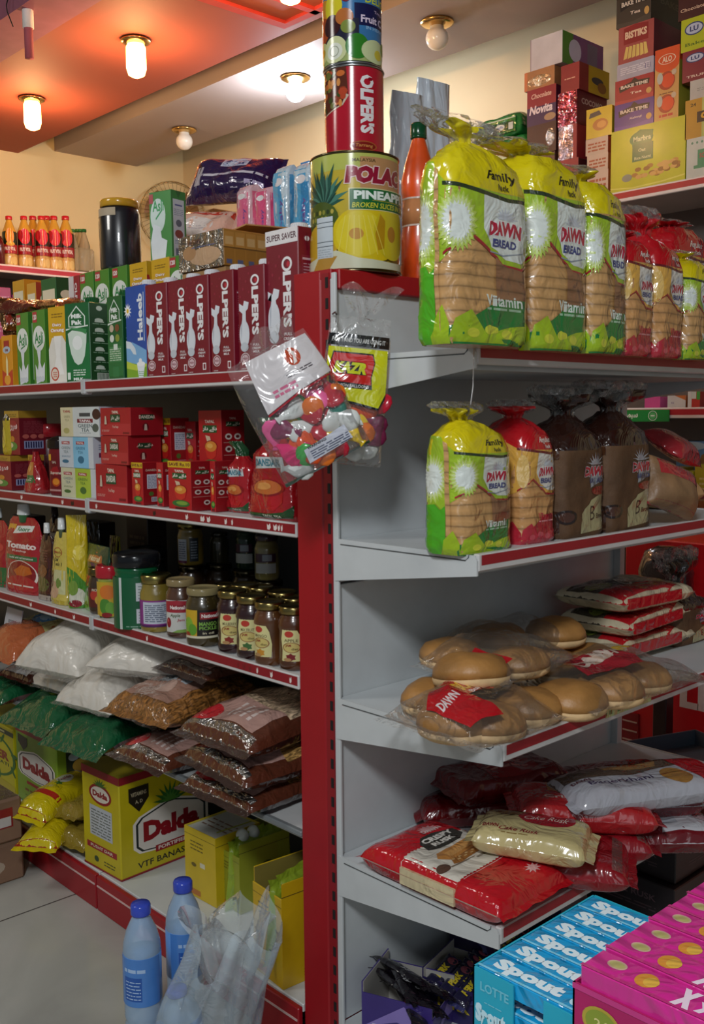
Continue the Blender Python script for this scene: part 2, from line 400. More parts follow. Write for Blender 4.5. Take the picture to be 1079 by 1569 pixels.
def loft(g, rings, spec, nth=56, amp=.002, seed=0, per=None, cap=True):
    """a standing bag: rings of (z, half width, half depth, squareness, dx, dy, fold amp, folds). Returns S(s, z, e): s = metres along the girth from the front centre"""
    zs = [r[0] for r in rings]
    a0, b0, n0 = rings[1][1], rings[1][2], rings[1][3]
    M = 720; pts = []
    def se(th, a, b, n):
        c, s_ = math.cos(th), math.sin(th); return (a*math.copysign(abs(c)**(2/n), c), b*math.copysign(abs(s_)**(2/n), s_))
    arc = [0]; P0 = se(-math.pi/2, a0, b0, n0)
    for i in range(1, M+1):
        P1 = se(-math.pi/2+2*math.pi*i/M, a0, b0, n0); arc.append(arc[-1]+math.hypot(P1[0]-P0[0], P1[1]-P0[1])); P0 = P1
    per = arc[-1]
    def th(s_):
        s_ = s_ % per; lo, hi = 0, M
        while hi-lo > 1:
            m = (lo+hi)//2
            if arc[m] <= s_: lo = m
            else: hi = m
        return -math.pi/2+2*math.pi*(lo+(s_-arc[lo])/max(1e-9, arc[hi]-arc[lo]))/M
    def ring(z):
        for i in range(len(zs)-1):
            if z <= zs[i+1] or i == len(zs)-2:
                t = max(0, min(1, (z-zs[i])/(zs[i+1]-zs[i]))); t2 = t*t*(3-2*t) if True else t
                return [rings[i][k]+(rings[i+1][k]-rings[i][k])*(t2 if k else t) for k in range(8)]
    def S(s_, z, e=0):
        t = th(s_); _, a, b, n, dx, dy, fa, fn = ring(z); x, y = se(t, a, b, n)
        rr = 1+fa*math.sin(fn*t+seed+2.2*nz(z*9, seed))
        nn = amp*(nz(math.cos(t)*2+seed*3, math.sin(t)*2, z*16)+.6*nz(math.cos(t)*5+seed, math.sin(t)*5, z*30))
        l = math.hypot(x, y) or 1
        return (x*rr+x/l*(nn+e)+dx, y*rr+y/l*(nn+e)+dy, z)
    H = zs[-1]; nz_ = max(24, int(H/.0075))
    def gf(a, b): return S(a*per, zs[0]+(H-zs[0])*b)
    sp = spec if not callable(spec) else (lambda a, b: spec(a*per, zs[0]+(H-zs[0])*b))
    g.grid(gf, nth, nz_, sp)
    if cap:
        g.add([S(per*i/24, zs[0]) for i in range(24)], [tuple(range(24))], spec if not callable(spec) else spec(0, 0))
    return S, per
# =================================================================== the room
LX, YB = 1.149, 1.279                     # front plane of the left-hand shelving; back plane of the end shelving
YF, XW = 5.19, 3.49                       # far wall, right wall
RED, LIP, GREY = '#a3101c:paint', '#cfcdcb:paint', '#c3c8ca:paint'
def sbox(name, x0, x1, y0, y1, z0, z1, spec, kind='structure'):
    g = G(); g.box(x0, x1, y0, y1, z0, z1, spec); o = g.build(name); o['kind'] = kind; return o
sbox('floor', -3.2, XW+.1, -3, YF+.1, -.06, 0, '#b9b9b2:tile')
sbox('wall_far', -3.2, XW+.1, YF, YF+.1, 0, 2.95, '#ecd6a2:plaster')
sbox('wall_right', XW, XW+.1, -3, YF, 0, 2.95, '#e6d2a8:plaster')
sbox('ceiling', -3.2, XW+.1, -3, YF+.1, 2.95, 3.0, '#8d7f70:matte')
sbox('trim_1', 1.80, 2.45, -3, YF, 2.60, 2.66, '#9c4c3a:plaster')        # red dropped panel
sbox('trim_2', 2.66, 3.17, -3, YF, 2.645, 2.72, '#a99a94:plaster')     # cream dropped panel
sbox('trim_3', 1.62, 1.80, -3, YF, 2.60, 2.70, '#9c5f74:matte')        # pink edging of the red panel
sbox('trim_4', -3.2, 1.62, -3, YF, 2.72, 2.78, '#8f8a86:matte')       # grey ceiling board over the aisle
g = G()                                                                # square moulding on the red panel
for (x0, x1, y0, y1) in ((1.86, 2.40, 2.86, 2.90), (1.86, 2.40, 2.70, 2.73), (1.86, 1.89, 1.2, 2.86), (2.37, 2.40, 1.2, 2.86)):
    g.box(x0, x1, y0, y1, 2.588, 2.602, '#c0392f:matte')
o = g.build('trim_5'); o['kind'] = 'structure'

def lamp_base(t, x, y, z, r, col='#caa86a:metal'):
    g = G(); g.lathe([(r*.5, 0), (r, -.002), (r*1.02, -.010), (r*.8, -.016), (r*.55, -.02)], col, 28); g.build('lamp_base', t)
def lit_tube(px, x, y, label):
    t = empty('ceiling_lamp', (x, y, 2.60), label, 'lamp', 'warm lamps on the red ceiling panel'); lamp_base(t, x, y, 0, .055)
    g = G(); g.lathe([(.030, -.018), (.036, -.03), (.037, -.105), (.030, -.128), (.012, -.137)], '#ffb765:emit16', 24); g.build('glowing_bulb', t)
    l = bpy.data.lights.new('warm_bulb', 'POINT'); l.energy = 10; l.color = (1, .58, .26); l.shadow_soft_size = .04
    lo = bpy.data.objects.new('warm_bulb', l); COL.objects.link(lo); lo.parent = t; lo.location = (0, 0, -.19)
lit_tube(0, 2.07, 3.37, 'glowing warm bulb on the red ceiling, nearer and higher in the photo')
lit_tube(0, 2.09, 4.27, 'glowing warm bulb on the red ceiling, at the far left edge')
lit_tube(0, 2.07, 2.47, 'warm bulb on the red ceiling panel above the shelf ends')
def globe_lamp(x, y, label, on):
    t = empty('ceiling_lamp', (x, y, 2.645), label, 'lamp'); lamp_base(t, x, y, 0, .062)
    g = G(); r = .042
    g.lathe([(.02, -.012), (.026, -.022)]+[(r*math.sin(R(a)), -.055-r*math.cos(R(a))*(-1)*-1 if False else -.062+r*math.cos(R(a))) for a in range(38, 181, 14)], '#e9f1ff:emit60' if on else '#e8e2d6:gloss', 24); g.build('glowing_bulb' if on else 'globe_bulb', t)
    if on:
        l = bpy.data.lights.new('cool_bulb', 'POINT'); l.energy = 21; l.color = (.80, .88, 1); l.shadow_soft_size = .05
        lo = bpy.data.objects.new('cool_bulb', l); COL.objects.link(lo); lo.parent = t; lo.location = (0, 0, -.13)
globe_lamp(2.87, 3.40, 'bright bluish white bulb on the cream ceiling panel', True)
globe_lamp(2.95, 4.37, 'small unlit globe bulb in brass rim nearest the far corner', False)
globe_lamp(2.87, 2.585, 'unlit white globe bulb in brass rim above the stacked cans', False)
# hanging pipe and wire at the top left
P = atz(45, 85, 2.45)
g = G(); g.tube([(P.x, P.y, 2.44), (P.x, P.y, 2.62)], .016, '#a85560:matte'); g.tube([(P.x, P.y, 2.54), (P.x, P.y, 2.64)], .019, '#e8e2e0:matte', 10); g.box(P.x-.03, P.x+.03, P.y-.03, P.y+.03, 2.70, 2.722, '#6b5b58:matte')
g.tube([(P.x, P.y, 2.62), (P.x, P.y, 2.72)], .017, '#cfc8c4:matte', 10)
tag(g.build('ceiling_pipe'), 'short pink and white pipe hanging from the grey ceiling, top left', 'pipe')
g = G(); g.tube([(P.x-.05+.012*math.sin(i*.9), P.y+.03, 2.72-.022*i) for i in range(9)], .0022, '#1c1614:matte', 5)
tag(g.build('loose_wire'), 'thin black loose wire dangling beside the hanging pipe', 'wire')

# =================================================================== shelving
def lip(g, x0, x1, y0, y1, zt, face, worn=0, ax='Y'):
    """price rail: white channel with a red strip; face plane at x0 (ax Y) or y0 (ax X)"""
    pass
ZS = [1.286, 1.007, .726, .43]
D = .40
t = empty('gondola_shelving', (LX+.25, 2.4, 0), 'long red and grey supermarket shelving on the left with five shelf levels', 'shelving')
ox, oy = -(LX+.25), -2.4
def W(*b): return b
def part(name, fn, parent=None):
    g = G(); fn(g); g.v = [(x+ox, y+oy, z) for x, y, z in g.v]; return g.build(name, parent or t)
JY = 2.145
part('back_panel', lambda g: g.box(LX+D, LX+D+.03, 1.375, 4.15, .06, 1.44, '#3c3f41:paint'))
part('side_panel', lambda g: (g.box(LX, LX+.86, 1.302, 1.376, 0, 1.447, RED, .004)))
part('top_deck', lambda g: (g.box(LX+D, LX+D+.46, 1.376, 4.15, 1.385, 1.40, GREY)))
part('back_skirt', lambda g: (g.box(LX+D+.44, LX+D+.46, 1.376, 4.15, 0, 1.385, GREY)))
rw = random.Random(5)
for k, z in enumerate(ZS):
    for (ya, yb_) in ((1.378, JY-.003), (JY+.003, 3.00), (3.006, 3.86)):
        sh = part('shelf', lambda g: g.box(LX+.012, LX+D, ya, yb_, z-.020, z-.004, '#d5d7d6:paint', .002))
        def rail(g):
            if k == 3: g.box(LX+.001, LX+.013, ya, yb_, z-.011, z, '#7d8284:paint', .002); return
            g.box(LX+.001, LX+.013, ya, yb_, z-.027, z, LIP, .002)
            A = Art(g, lambda a, b, e: (LX+.001-e, yb_-a, z-.027+b), yb_-ya, .027)
            A.rect(.004, .26, .996, .90, '#8f1522:paint')
            if k in (1, 2):
                for i in range(12 if ya < 2 else 7):
                    u = rw.uniform(.02, .97); s = rw.uniform(.006, .016)
                    A.poly([(u, .36), (u+s*.6, .33), (u+s, .5), (u+s*.8, .8), (u+s*.3, .62), (u-s*.1, .75)], rw.choice(['#e9dcd6:paint', '#2a1512:paint', '#e9dcd6:paint'] if k == 1 else ['#e9dcd6:paint', '#7a1a20:paint']))
        part('price_rail', rail, sh)
    for y in (JY, 3.003): part('shelf_bracket', lambda g: g.box(LX-.002, LX+.02, y-.010, y+.010, z-.032, z+.004, '#b9bcbd:paint', .003))
for (ya, yb_) in ((1.378, JY-.003), (JY+.003, 3.00), (3.006, 3.86)):
    part('base_shelf', lambda g: g.box(LX+.0, LX+D, ya, yb_, .075, .092, '#cfd2d1:paint', .002))
    part('kick_plate', lambda g: (g.box(LX-.012, LX+.0, ya, yb_, .0, .088, '#9c1220:paint', .002), g.box(LX-.0135, LX-.010, ya+.003, yb_-.003, .062, .066, '#d9b9b4:paint')))

# end shelving facing the camera on the right
XE = 2.06
t = empty('end_shelving', (1.6, YB-.17, 0), 'grey end shelving with red top beam carrying the bread, right', 'shelving')
ox, oy = -1.6, -(YB-.17)
part('back_panel', lambda g: (g.box(1.156, 2.035, YB, YB+.02, .10, .905, GREY, .001), g.box(1.156, 2.035, YB, YB+.02, .909, 1.42, GREY, .001)))
part('top_beam', lambda g: g.box(1.160, XE, YB-.012, YB+.021, 1.413, 1.447, '#a5121e:paint', .002))
part('top_deck', lambda g: (g.box(1.150, XE, YB-.002, YB+.096, 1.430, 1.4465, '#a31521:paint', .001), g.box(1.52, XE, YB+.096, YB+.55, 1.430, 1.4465, '#a31521:paint', .001)))
def upr(g):
    g.box(1.1485, 1.156, 1.281, 1.300, 0, 1.440, '#8f111c:paint')
    g.box(1.151, 1.1565, 1.268, 1.281, 0, 1.44, '#c9cdce:paint', .001)
    for i in range(40): g.box(1.1478, 1.1486, 1.2825, 1.2895, .05+i*.035, .068+i*.035, '#140d0d:matte')
part('upright', upr)
part('upright', lambda g: g.box(2.035, 2.055, 1.262, 1.300, 0, 1.44, '#c9cdce:paint', .001))
RS = [(1.300, .960), (.990, .957), (.708, .908), (.420, .912)]
for k, (z, yf) in enumerate(RS):
    sh = part('shelf', lambda g: (g.box(1.152, XE, yf+.010, YB, z-.012, z-.004, '#ccd1d3:paint', .002), g.box(1.1545, XE-.003, yf+.02, YB, z-.034, z-.012, '#b9bebf:paint')))
    def rail(g):
        g.box(1.153, XE, yf-.001, yf+.011, z-.027, z, LIP, .002)
        A = Art(g, lambda a, b, e: (1.153+a, yf-.001-e, z-.027+b), XE-1.153, .027); A.rect(.007, .36, .997, .93, '#9c1a28:paint')
        if k == 2: A.rect(.30, .30, .46, .95, '#b7c98e:film'); A.rect(.30, .42, .305, .8, '#3f6b3a:film'); [A.rect(.312+i*.028, .45, .322+i*.028, .72, '#5d7d48:film') for i in range(5)]
    part('price_rail', rail, sh)
    for xb in (1.1495, XE-.001):
        def br(g):
            v = [(xb+s, y, zz) for s in (0, .0035) for y, zz in ((YB-.004, z-.002), (yf+.004, z-.002), (yf, z-.010), (yf, z-.033), (YB-.004, z-.076))]
            g.add(v, [(0, 1, 2, 3, 4), (9, 8, 7, 6, 5), (0, 5, 6, 1), (1, 6, 7, 2), (2, 7, 8, 3), (3, 8, 9, 4), (4, 9, 5, 0)], '#c9cdce:paint')
            if xb < 1.2:
                g.tube([(xb-.0003, YB-.02, z-.011), (xb-.0003, yf+.022, z-.011), (xb-.0003, yf+.016, z-.006), (xb-.0003, yf+.015, z-.001)], .0009, '#60666a:paint', 5)
        part('shelf_bracket', br, sh)
part('base_shelf', lambda g: g.box(1.152, XE, .90, YB, .085, .10, '#c3c7c8:paint', .002))
part('kick_plate', lambda g: g.box(1.152, XE, .902, .915, 0, .085, '#8f111c:paint', .002))
# label holder threads
g = G(); g.tube([(1.148, .962, 1.297), (1.146, .962, 1.24), (1.1455, .966, 1.214)], .0009, '#e8e8e8:film', 5)
tag(g.build('plastic_tie'), 'thin clear plastic tie hanging from the upper bread shelf corner', 'tie')

# wall shelving on the right wall and the far wall
def wall_shelf_x(name, label, X, y0, y1, levels, back='#5d5552:paint', depth=None, rails=True):
    """along the right wall, facing the camera side; levels = [(z, thickness)]"""
    t = empty(name, (X, (y0+y1)/2, 0), label, 'shelving'); dx, dy = -X, -(y0+y1)/2; dep = depth or XW-X-.01
    def pp(n, fn, parent=None):
        g = G(); fn(g); g.v = [(x+dx, y+dy, z) for x, y, z in g.v]; return g.build(n, parent or t)
    pp('back_panel', lambda g: g.box(X+dep-.02, X+dep, y0, y1, .05, max(levels)-.0, back))
    for z in levels:
        s = pp('shelf', lambda g: g.box(X+.01, X+dep-.02, y0, y1, z-.02, z-.002, '#a9a5a2:paint'))
        def rl(g):
            g.box(X, X+.012, y0, y1, z-.036, z, '#e6e0de:paint', .002); A = Art(g, lambda a, b, e: (X-e, y1-a, z-.036+b), y1-y0, .036); A.rect(.002, .3, .998, .84, '#b01a2a:paint')
        pp('price_rail', rl, s)
    return t
XS = 3.08
zs1 = ZZ(289, XS, LY(973, XS, 1.98)); 
wall_shelf_x('wall_shelving', 'red and white wall shelving along the right wall with stacked boxes', XS, .3, LY(655, XS, zs1), [zs1, 1.215, .86, .5, .12])
YS = 4.82
zs2 = ZZ(404, RX(2, YS, 1.9), YS); XR2 = RX(150, YS, zs2)
t = empty('far_shelving', (1.6, YS, 0), 'red and white shelving against the far wall carrying juice bottles', 'shelving'); ox, oy = -1.6, -YS
part('back_panel', lambda g: g.box(1.0, XR2, 5.16, 5.18, .05, zs2, '#5a5350:paint'))
for z in (zs2, zs2-.42, zs2-.84, .15):
    s = part('shelf', lambda g: g.box(1.0, XR2, YS+.01, 5.16, z-.022, z-.003, '#8d8886:paint'))
    def rl(g):
        g.box(1.0, XR2, YS, YS+.012, z-.04, z, '#e9dedb:paint', .002); A = Art(g, lambda a, b, e: (1.0+a, YS-e, z-.04+b), XR2-1, .04); A.rect(.002, .25, .998, .8, '#bb2436:paint')
    part('price_rail', rl, s)
part('side_panel', lambda g: g.box(XR2, XR2+.02, YS, 5.16, 0, zs2-.02, '#e0dad6:paint'))
# =================================================================== cartons on the upper left shelf
RZL = R(-90)                                # a thing that faces the aisle on the left shelving
def lspan(pl, pr, Xf, z): return LY(pl, Xf, z), LY(pr, Xf, z)
ARAB_D = '\uFEAD\uFE8D\uFEA9 \uFBAF\uFEE7\uFE8D\uFEA9'       # danedar
ARAB_S = '\uFEE2\uFBFE\uFEAE\uFB59\uFEB3'
OL = '#7c1226'
def olpers(w, d, h, big=False):
    g = G(); g.box(-w/2, w/2, -d/2, d/2, 0, h, OL, .0016)
    A = bface(g, 'F', w, d, h)
    t = .87 if big else 1.0
    # milk pouring
    A.poly([(.05, .66*t), (.20, .63*t), (.24, .68*t), (.42, .66*t), (.38, .60*t), (.30, .58*t), (.30, .50), (.36, .40), (.38, .33), (.33, .23), (.24, .20), (.13, .22), (.08, .30), (.10, .42), (.16, .50), (.17, .56), (.05, .59*t)], '#dfe3ea')
    A.ell(.24, .36, .19, .13, '#dfe3ea'); A.ell(.235, .24, .15, .045, '#c9ced6'); A.poly([(.12, .30), (.10, .42), (.16, .50), (.15, .40)], '#b9c0ca')
    for i in range(7): A.ell(.1+.11*(i*3 % 5), (.72+.035*i)*t, .03, .012, '#94253a')
    A.text("LPER'S", .66, .575*t, .26, '#f0eeee', L=.455*t, rot=-90, off=.045)
    A.ring(.66, .862*t, .16, .052, .36, '#f0eeee'); A.ell(.70, .858*t, .05, .02, '#c22a3c')
    for i, s in enumerate(('FULL', 'CREAM', 'MILK')): A.text(s, .68, .255-.032*i, .022, '#eee6e6', L=.30 if i == 1 else .24, off=.02)
    A.ring(.25, .13, .17, .055, .12, '#f0dfe0'); A.ell(.25, .13, .12, .038, '#d9b9c0'); A.text('FRESH', .25, .13, .02, OL, L=.18)
    A.rect(.72, .05, .86, .12, '#e8e2e2'); A.rect(.75, .06, .83, .11, '#7c1226'); A.lines(.10, .03, .30, .045, 1, '#d8c8c8')
    if big: A.rect(.0, .895, 1, 1, '#e7e2e2'); A.text('SUPER SAVER', .5, .945, .045, '#4b1a2e', L=.92, off=.02)
    B = bface(g, 'R', w, d, h)
    B.ell(.30, .92, .10, .022, '#eae2e2'); B.ring(.30, .92, .10, .022, .2, '#8a3547')
    B.poly([(.28, .96), (.31, .96), (.31, .84), (.28, .84)], '#6a0e20')
    B.rect(.12, .55, .9, .80, '#8f2c3f'); B.rect(.14, .555, .88, .795, OL); B.lines(.17, .57, .86, .76, 9, '#b58490', .3, 4); B.rect(.14, .77, .88, .785, '#c9a5ad')
    B.lines(.17, .30, .86, .48, 8, '#a87480', .3, 5); B.rect(.2, .06, .7, .18, '#e5dede'); [B.rect(.23+i*.06, .07, .26+i*.06, .17, '#3b0b15') for i in range(8)]
    return g
def white_cap(t, x, y, h, r=.0145, col='#dcdde0'):
    g = G(); g.lathe([(r*1.15, 0), (r*1.15, .002), (r, .003), (r, .013), (r*.92, .0145), (r*.2, .0148)], col+':gloss', 24)
    for i in range(24):
        a = 2*math.pi*i/24; g.box(r*math.cos(a)-.0006, r*math.cos(a)+.0006, r*math.sin(a)-.0006, r*math.sin(a)+.0006, .004, .012, col+':gloss')
    return g.build('screw_cap', t, (x, y, h))
Z1 = ZS[0]
def put_l(o, yc, Xf, d, z): o.location = (Xf+d/2, yc, z); o.rotation_euler = (0, 0, RZL); return o
W1, D1, H1 = .079, .062, .196
XO = LX+.012
ob = olpers(W1, D1, H1).build('milk_carton'); tag(ob, '', 'carton', 'deep red full cream milk cartons on the upper left shelf'); white_cap(ob, .004, .006, H1)
# px of the left and right front edges at the base, label
for i, (pc, lab) in enumerate([(241, 'deep red milk carton with white lettering right beside the blue daisy carton'),
                        (273, 'second deep red milk carton from the blue daisy carton, mostly overlapped on its right'),
                        (303, 'third deep red milk carton from the blue carton, close against its neighbour'),
                        (342, 'deep red milk carton standing fourth from the blue daisy carton'),
                        (386, 'short deep red milk carton directly left of the tall SUPER SAVER carton')]):
    o = ob if i == 0 else dup(ob); yc = LY(pc, XO, Z1+.02); put_l(o, yc, XO+(.004 if i == 1 else 0), D1, Z1-.003); o['label'] = lab
    o.rotation_euler.z += R((2, -1, 1, -2, 1)[i])
for c in bpy.data.objects: pass
g = olpers(.092, .070, .252, True); o = g.build('milk_carton'); tag(o, 'tall deep red milk carton with a white SUPER SAVER band at its top', 'carton'); white_cap(o, .0, .008, .252, .016)
put_l(o, LY(432, XO+.005, Z1+.03), XO+.008, .070, Z1-.003)

def haleeb():
    w, d, h = .082, .062, .20; g = G(); g.box(-w/2, w/2, -d/2, d/2, 0, h, '#1f4fa8', .0016)
    A = bface(g, 'F', w, d, h)
    A.poly([(0, 0), (1, 0), (1, .30), (.6, .36), (.3, .40), (0, .36)], '#7db4e4'); A.poly([(0, 0), (1, 0), (1, .13), (.5, .16), (0, .19)], '#7fae2e'); A.poly([(0, .12), (.5, .09), (1, .13), (1, .16), (.5, .15), (0, .2)], '#c4d64a')
    A.poly([(0, .42), (.25, .40), (.45, .33), (.5, .26), (.35, .27), (.2, .33), (0, .34)], '#dfe9f2')
    A.star(.12, .74, .20, .085, 11, '#f5f6f7', .5); A.ell(.12, .74, .055, .024, '#e8b91d')
    A.poly([(.52, .16), (.92, .16), (.82, 0.01), (.6, 0.01)], '#e6edf3'); A.ell(.72, .16, .2, .025, '#f7fafc'); A.ell(.7, .19, .08, .03, '#f7fafc'); A.lines(.6, .03, .84, .09, 3, '#4f9a43')
    A.text('Haleeb', .72, .66, .26, '#eef2f7', L=.50, rot=90, off=.035)
    A.poly([(.90, .40), (.93, .40), (.93, .92), (.90, .92)], '#c8d8ec')
    B = bface(g, 'R', w, d, h); B.rect(.1, .1, .9, .9, '#2a5cb5'); B.lines(.15, .2, .85, .8, 16, '#a9c2e6', .3, 8)
    return g
o = haleeb().build('milk_carton'); tag(o, 'blue milk carton with a white daisy between green and deep red cartons', 'carton'); white_cap(o, 0, .005, .20); put_l(o, LY(210, XO, Z1+.02), XO, .062, Z1-.003)

def milkpak(w, d, h, narrow=False):
    g = G(); g.box(-w/2, w/2, -d/2, d/2, 0, h, '#14602f', .0016); A = bface(g, 'F', w, d, h)
    A.poly([(.02, .05), (.98, .05), (.98, .5), (.5, .45), (.02, .5)], '#1b7038')
    A.poly([(.16, .70), (.84, .70), (.84, .83), (.5, .965), (.16, .83)], '#dfe9de'); A.poly([(.2, .71), (.8, .71), (.8, .825), (.5, .945), (.2, .825)], '#14602f')
    A.poly([(.05, .66), (.5, .685), (.95, .70), (.95, .715), (.5, .70), (.05, .68)], '#dfe9de')
    A.text('Milk', .5, .835, .055, '#eef4ee', L=.44, off=.05); A.text('Pak', .5, .755, .06, '#eef4ee', L=.42, off=.05)
    if not narrow:
        A.poly([(.12, .62), (.3, .66), (.88, .62), (.86, .5), (.78, .33), (.66, .24), (.5, .22), (.36, .26), (.24, .36), (.16, .5)], '#d7e5d8'); A.ell(.5, .5, .2, .09, '#f3f6f3'); A.poly([(.08, .66), (.3, .67), (.7, .63), (.86, .60), (.9, .66), (.7, .68), (.3, .69)], '#3b8a4e')
        A.text('MILK', .5, .045, .035, '#eef4ee', L=.4, off=.04); A.lines(.3, .09, .8, .18, 3, '#dfe9de'); A.rect(.06, .04, .18, .13, '#dfe9de')
    else:
        for (u, v, c) in ((.3, .62, '#cbb9a0'), (.66, .62, '#7d4b2c'), (.3, .50, '#e2e8de'), (.66, .50, '#8c9b3c')): A.ell(u, v, .14, .045, c)
        A.rect(.1, .22, .9, .40, '#3f8650'); A.lines(.13, .235, .87, .39, 6, '#cfe0c8', .4, 3); A.rect(.3, .04, .7, .16, '#2a7a45'); A.rect(.4, .36, .66, .43, '#dfe9de')
    B = bface(g, 'R', w, d, h); B.rect(.02, .02, .98, .98, '#0d4a26')
    B.ell(.4, .93, .12, .03, '#d2e0d4'); 
    for i, v in enumerate((.78, .66, .54, .42, .30, .19)):
        B.ell(.38, v, .17, .026, '#d2e0d4'); B.rect(.2, v-.026, .58, v-.012, '#d2e0d4'); B.lines(.12, v-.05, .88, v-.035, 1, '#8fb59a', .6, i)
    B.rect(.25, .03, .75, .12, '#d2e0d4'); [B.rect(.28+i*.05, .035, .305+i*.05, .115, '#12301c') for i in range(9)]
    return g
o = milkpak(.084, .078, .186).build('milk_carton'); tag(o, 'dark green milk carton showing a house outline and a poured milk glass', 'carton'); white_cap(o, .012, .0, .186, .016, '#1b5a30'); put_l(o, LY(118, XO, Z1+.02), XO-.002, .078, Z1-.003); o.rotation_euler.z += R(14)
o = milkpak(.066, .066, .186, True).build('milk_carton'); tag(o, 'dark green milk carton with small pictures, beside the blue carton', 'carton'); white_cap(o, .0, .0, .186, .016, '#1b5a30'); put_l(o, LY(178, XO, Z1+.02), XO, .066, Z1-.003)

def omung(w=.075, d=.062, h=.186):
    g = G(); g.box(-w/2, w/2, -d/2, d/2, 0, h, '#d9a91f', .0016); A = bface(g, 'F', w, d, h)
    A.poly([(0, 0), (1, 0), (1, .5), (.75, .62), (.2, .60), (0, .45)], '#e9e4da'); A.poly([(.3, .62), (.7, .62), (.62, .35), (.8, .12), (.2, .12), (.4, .35)], '#f6f3ee')
    A.text('Dairy', .5, .76, .05, '#fbf6e8', L=.5, off=.04, out='#c0322a'); A.text('Omung', .5, .69, .06, '#fbf6e8', L=.72, off=.05, out='#c0322a')
    A.ell(.3, .13, .22, .09, '#c9432c'); A.ell(.3, .13, .17, .07, '#e8d9c8'); A.lines(.2, .09, .42, .17, 3, '#c9432c'); A.lines(.2, .86, .8, .93, 2, '#8c6a1a')
    B = bface(g, 'R', w, d, h); B.rect(0, 0, 1, 1, '#c39a1c'); B.poly([(0, 0), (.45, 0), (.3, .5), (.1, .8), (0, .8)], '#a5282a'); B.lines(.5, .1, .95, .8, 12, '#f0e3b8', .3, 2)
    return g
def asli(w=.070, d=.06, h=.186, tag120=True):
    g = G(); g.box(-w/2, w/2, -d/2, d/2, 0, h, '#4c8c2f', .0016); A = bface(g, 'F', w, d, h)
    A.ell(.5, .62, .46, .17, '#e9eee6', 24, 0); A.poly([(.3, .5), (.62, .5), (.55, .3), (.66, .22), (.9, .3), (.84, .06), (.2, .02), (.16, .28), (.34, .2), (.42, .3)], '#e4e9ee')
    A.text('Asli', .5, .63, .16, '#1f8a4c', L=.66, off=.02); A.poly([(.35, .50), (.7, .54), (.72, .56), (.36, .52)], '#1f8a4c')
    if tag120: A.rect(.06, .84, .4, .98, '#b8323c'); A.text('120', .23, .91, .07, '#f6efe8', L=.28, off=.04)
    for i in range(3): A.ell(.3+.2*i, .08, .12, .04, '#cfd6df')
    B = bface(g, 'R', w, d, h); B.rect(0, 0, 1, 1, '#3d7f2c'); B.rect(.15, .08, .85, .85, '#b8cdb0'); B.lines(.2, .5, .8, .8, 8, '#5a6a80', .3, 2)
    for i, v in enumerate((.16, .28, .42)): B.ell(.5, v, .2, .045, ('#6a3b2c', '#8893a5', '#d8e0e0')[i])
    return g
o = omung().build('milk_carton'); om = o; tag(o, 'yellow and white dairy drink carton with red side stripe, front row left', 'carton'); put_l(o, LY(89, XO, Z1+.02), XO, .062, Z1-.003); o.rotation_euler.z += R(8)
oa = asli().build('milk_carton'); tag(oa, 'green and white milk carton with milk splash, against the yellow dairy carton', 'carton'); put_l(oa, LY(62, XO, Z1+.02), XO, .06, Z1-.003)
o = dup(oa, label='green and white milk splash carton, left one of the front pair'); o.location.y = LY(37, XO, Z1+.02)
def teabox(w=.062, d=.062, h=.135):
    g = G(); g.box(-w/2, w/2, -d/2, d/2, 0, h, '#e39a1e', .0016); A = bface(g, 'F', w, d, h)
    A.poly([(0, 0), (1, 0), (1, .34), (.5, .24), (0, .34)], '#c53a1f'); A.ell(.5, .14, .3, .1, '#e8a233'); A.poly([(.42, .22), (.58, .22), (.6, .5), (.5, .62), (.4, .5)], '#f6e3a8')
    A.rect(.24, .74, .76, .9, '#a81f24'); A.ell(.5, .72, .36, .07, '#b9c7d6'); A.text('tea', .5, .72, .06, '#7d1420', L=.3, off=.03)
    return g
tb = teabox().build('tea_carton'); tag(tb, 'small orange tea whitener box with a cup, right one of two', 'carton'); put_l(tb, LY(12, XO, Z1+.02), XO, .062, Z1-.003)
o = dup(tb, label='small orange tea whitener box with a cup at the left picture edge'); o.location.y = LY(-22, XO, Z1+.02)

# second row further back on two raised cartons
ZB = ZZ(452, LX+.20, LY(210, LX+.20, 1.42)) - .10
XB = LX+.125
rb = G(); rb.box(-.16, .16, -.45, .45, 0, .055, '#b08a5a:carton', .002); rb.box(-.161, .161, -.02, .02, .0, .0555, '#c9a56f:gloss')
risz = ZB-Z1
g = G(); g.box(XB, XB+.26, LY(268, XB, Z1), LY(95, XB, Z1), Z1-.003, ZB, '#a98252:carton', .002); o = tag(g.build('cardboard_box'), 'low brown carton lying behind the front row of milk cartons', 'box')
seq = [(133, 'a'), (156, 'a'), (183, 'a'), (212, 'o'), (246, 'o'), (272, 'a')]
lab2 = ['green milk carton marked 120 at the left end of the raised row', 'green milk carton marked 120, second in the raised back row', 'green milk carton marked 120 directly left of the yellow cartons', 'yellow dairy carton in the raised row under the big green carton, left', 'yellow dairy carton in the raised row, next to the brown film wrapped box', 'green carton edge at the right end of the raised row']
for (px, k), lab in zip(seq, lab2):
    o = dup(oa if k == 'a' else om, label=lab); yt = 418-(px-130)*.19
    yc = LY(px, XB, ZB+.1); hh = ZZ(yt, XB, yc)-ZB; o.rotation_euler = (0, 0, RZL); o.location = (XB+.031, yc, ZB); o.scale = (1.02, 1, max(.4, hh/.186))
g = G(); w, d, h = .055, .055, .12; g.box(-w/2, w/2, -d/2, d/2, 0, h, '#a11d2d', .0015); A = bface(g, 'F', w, d, h); A.rect(0, 0, .5, 1, '#e6dcdc'); A.text('OLPER', .7, .55, .25, '#f1e7e7', L=.6, rot=-90, off=.03)
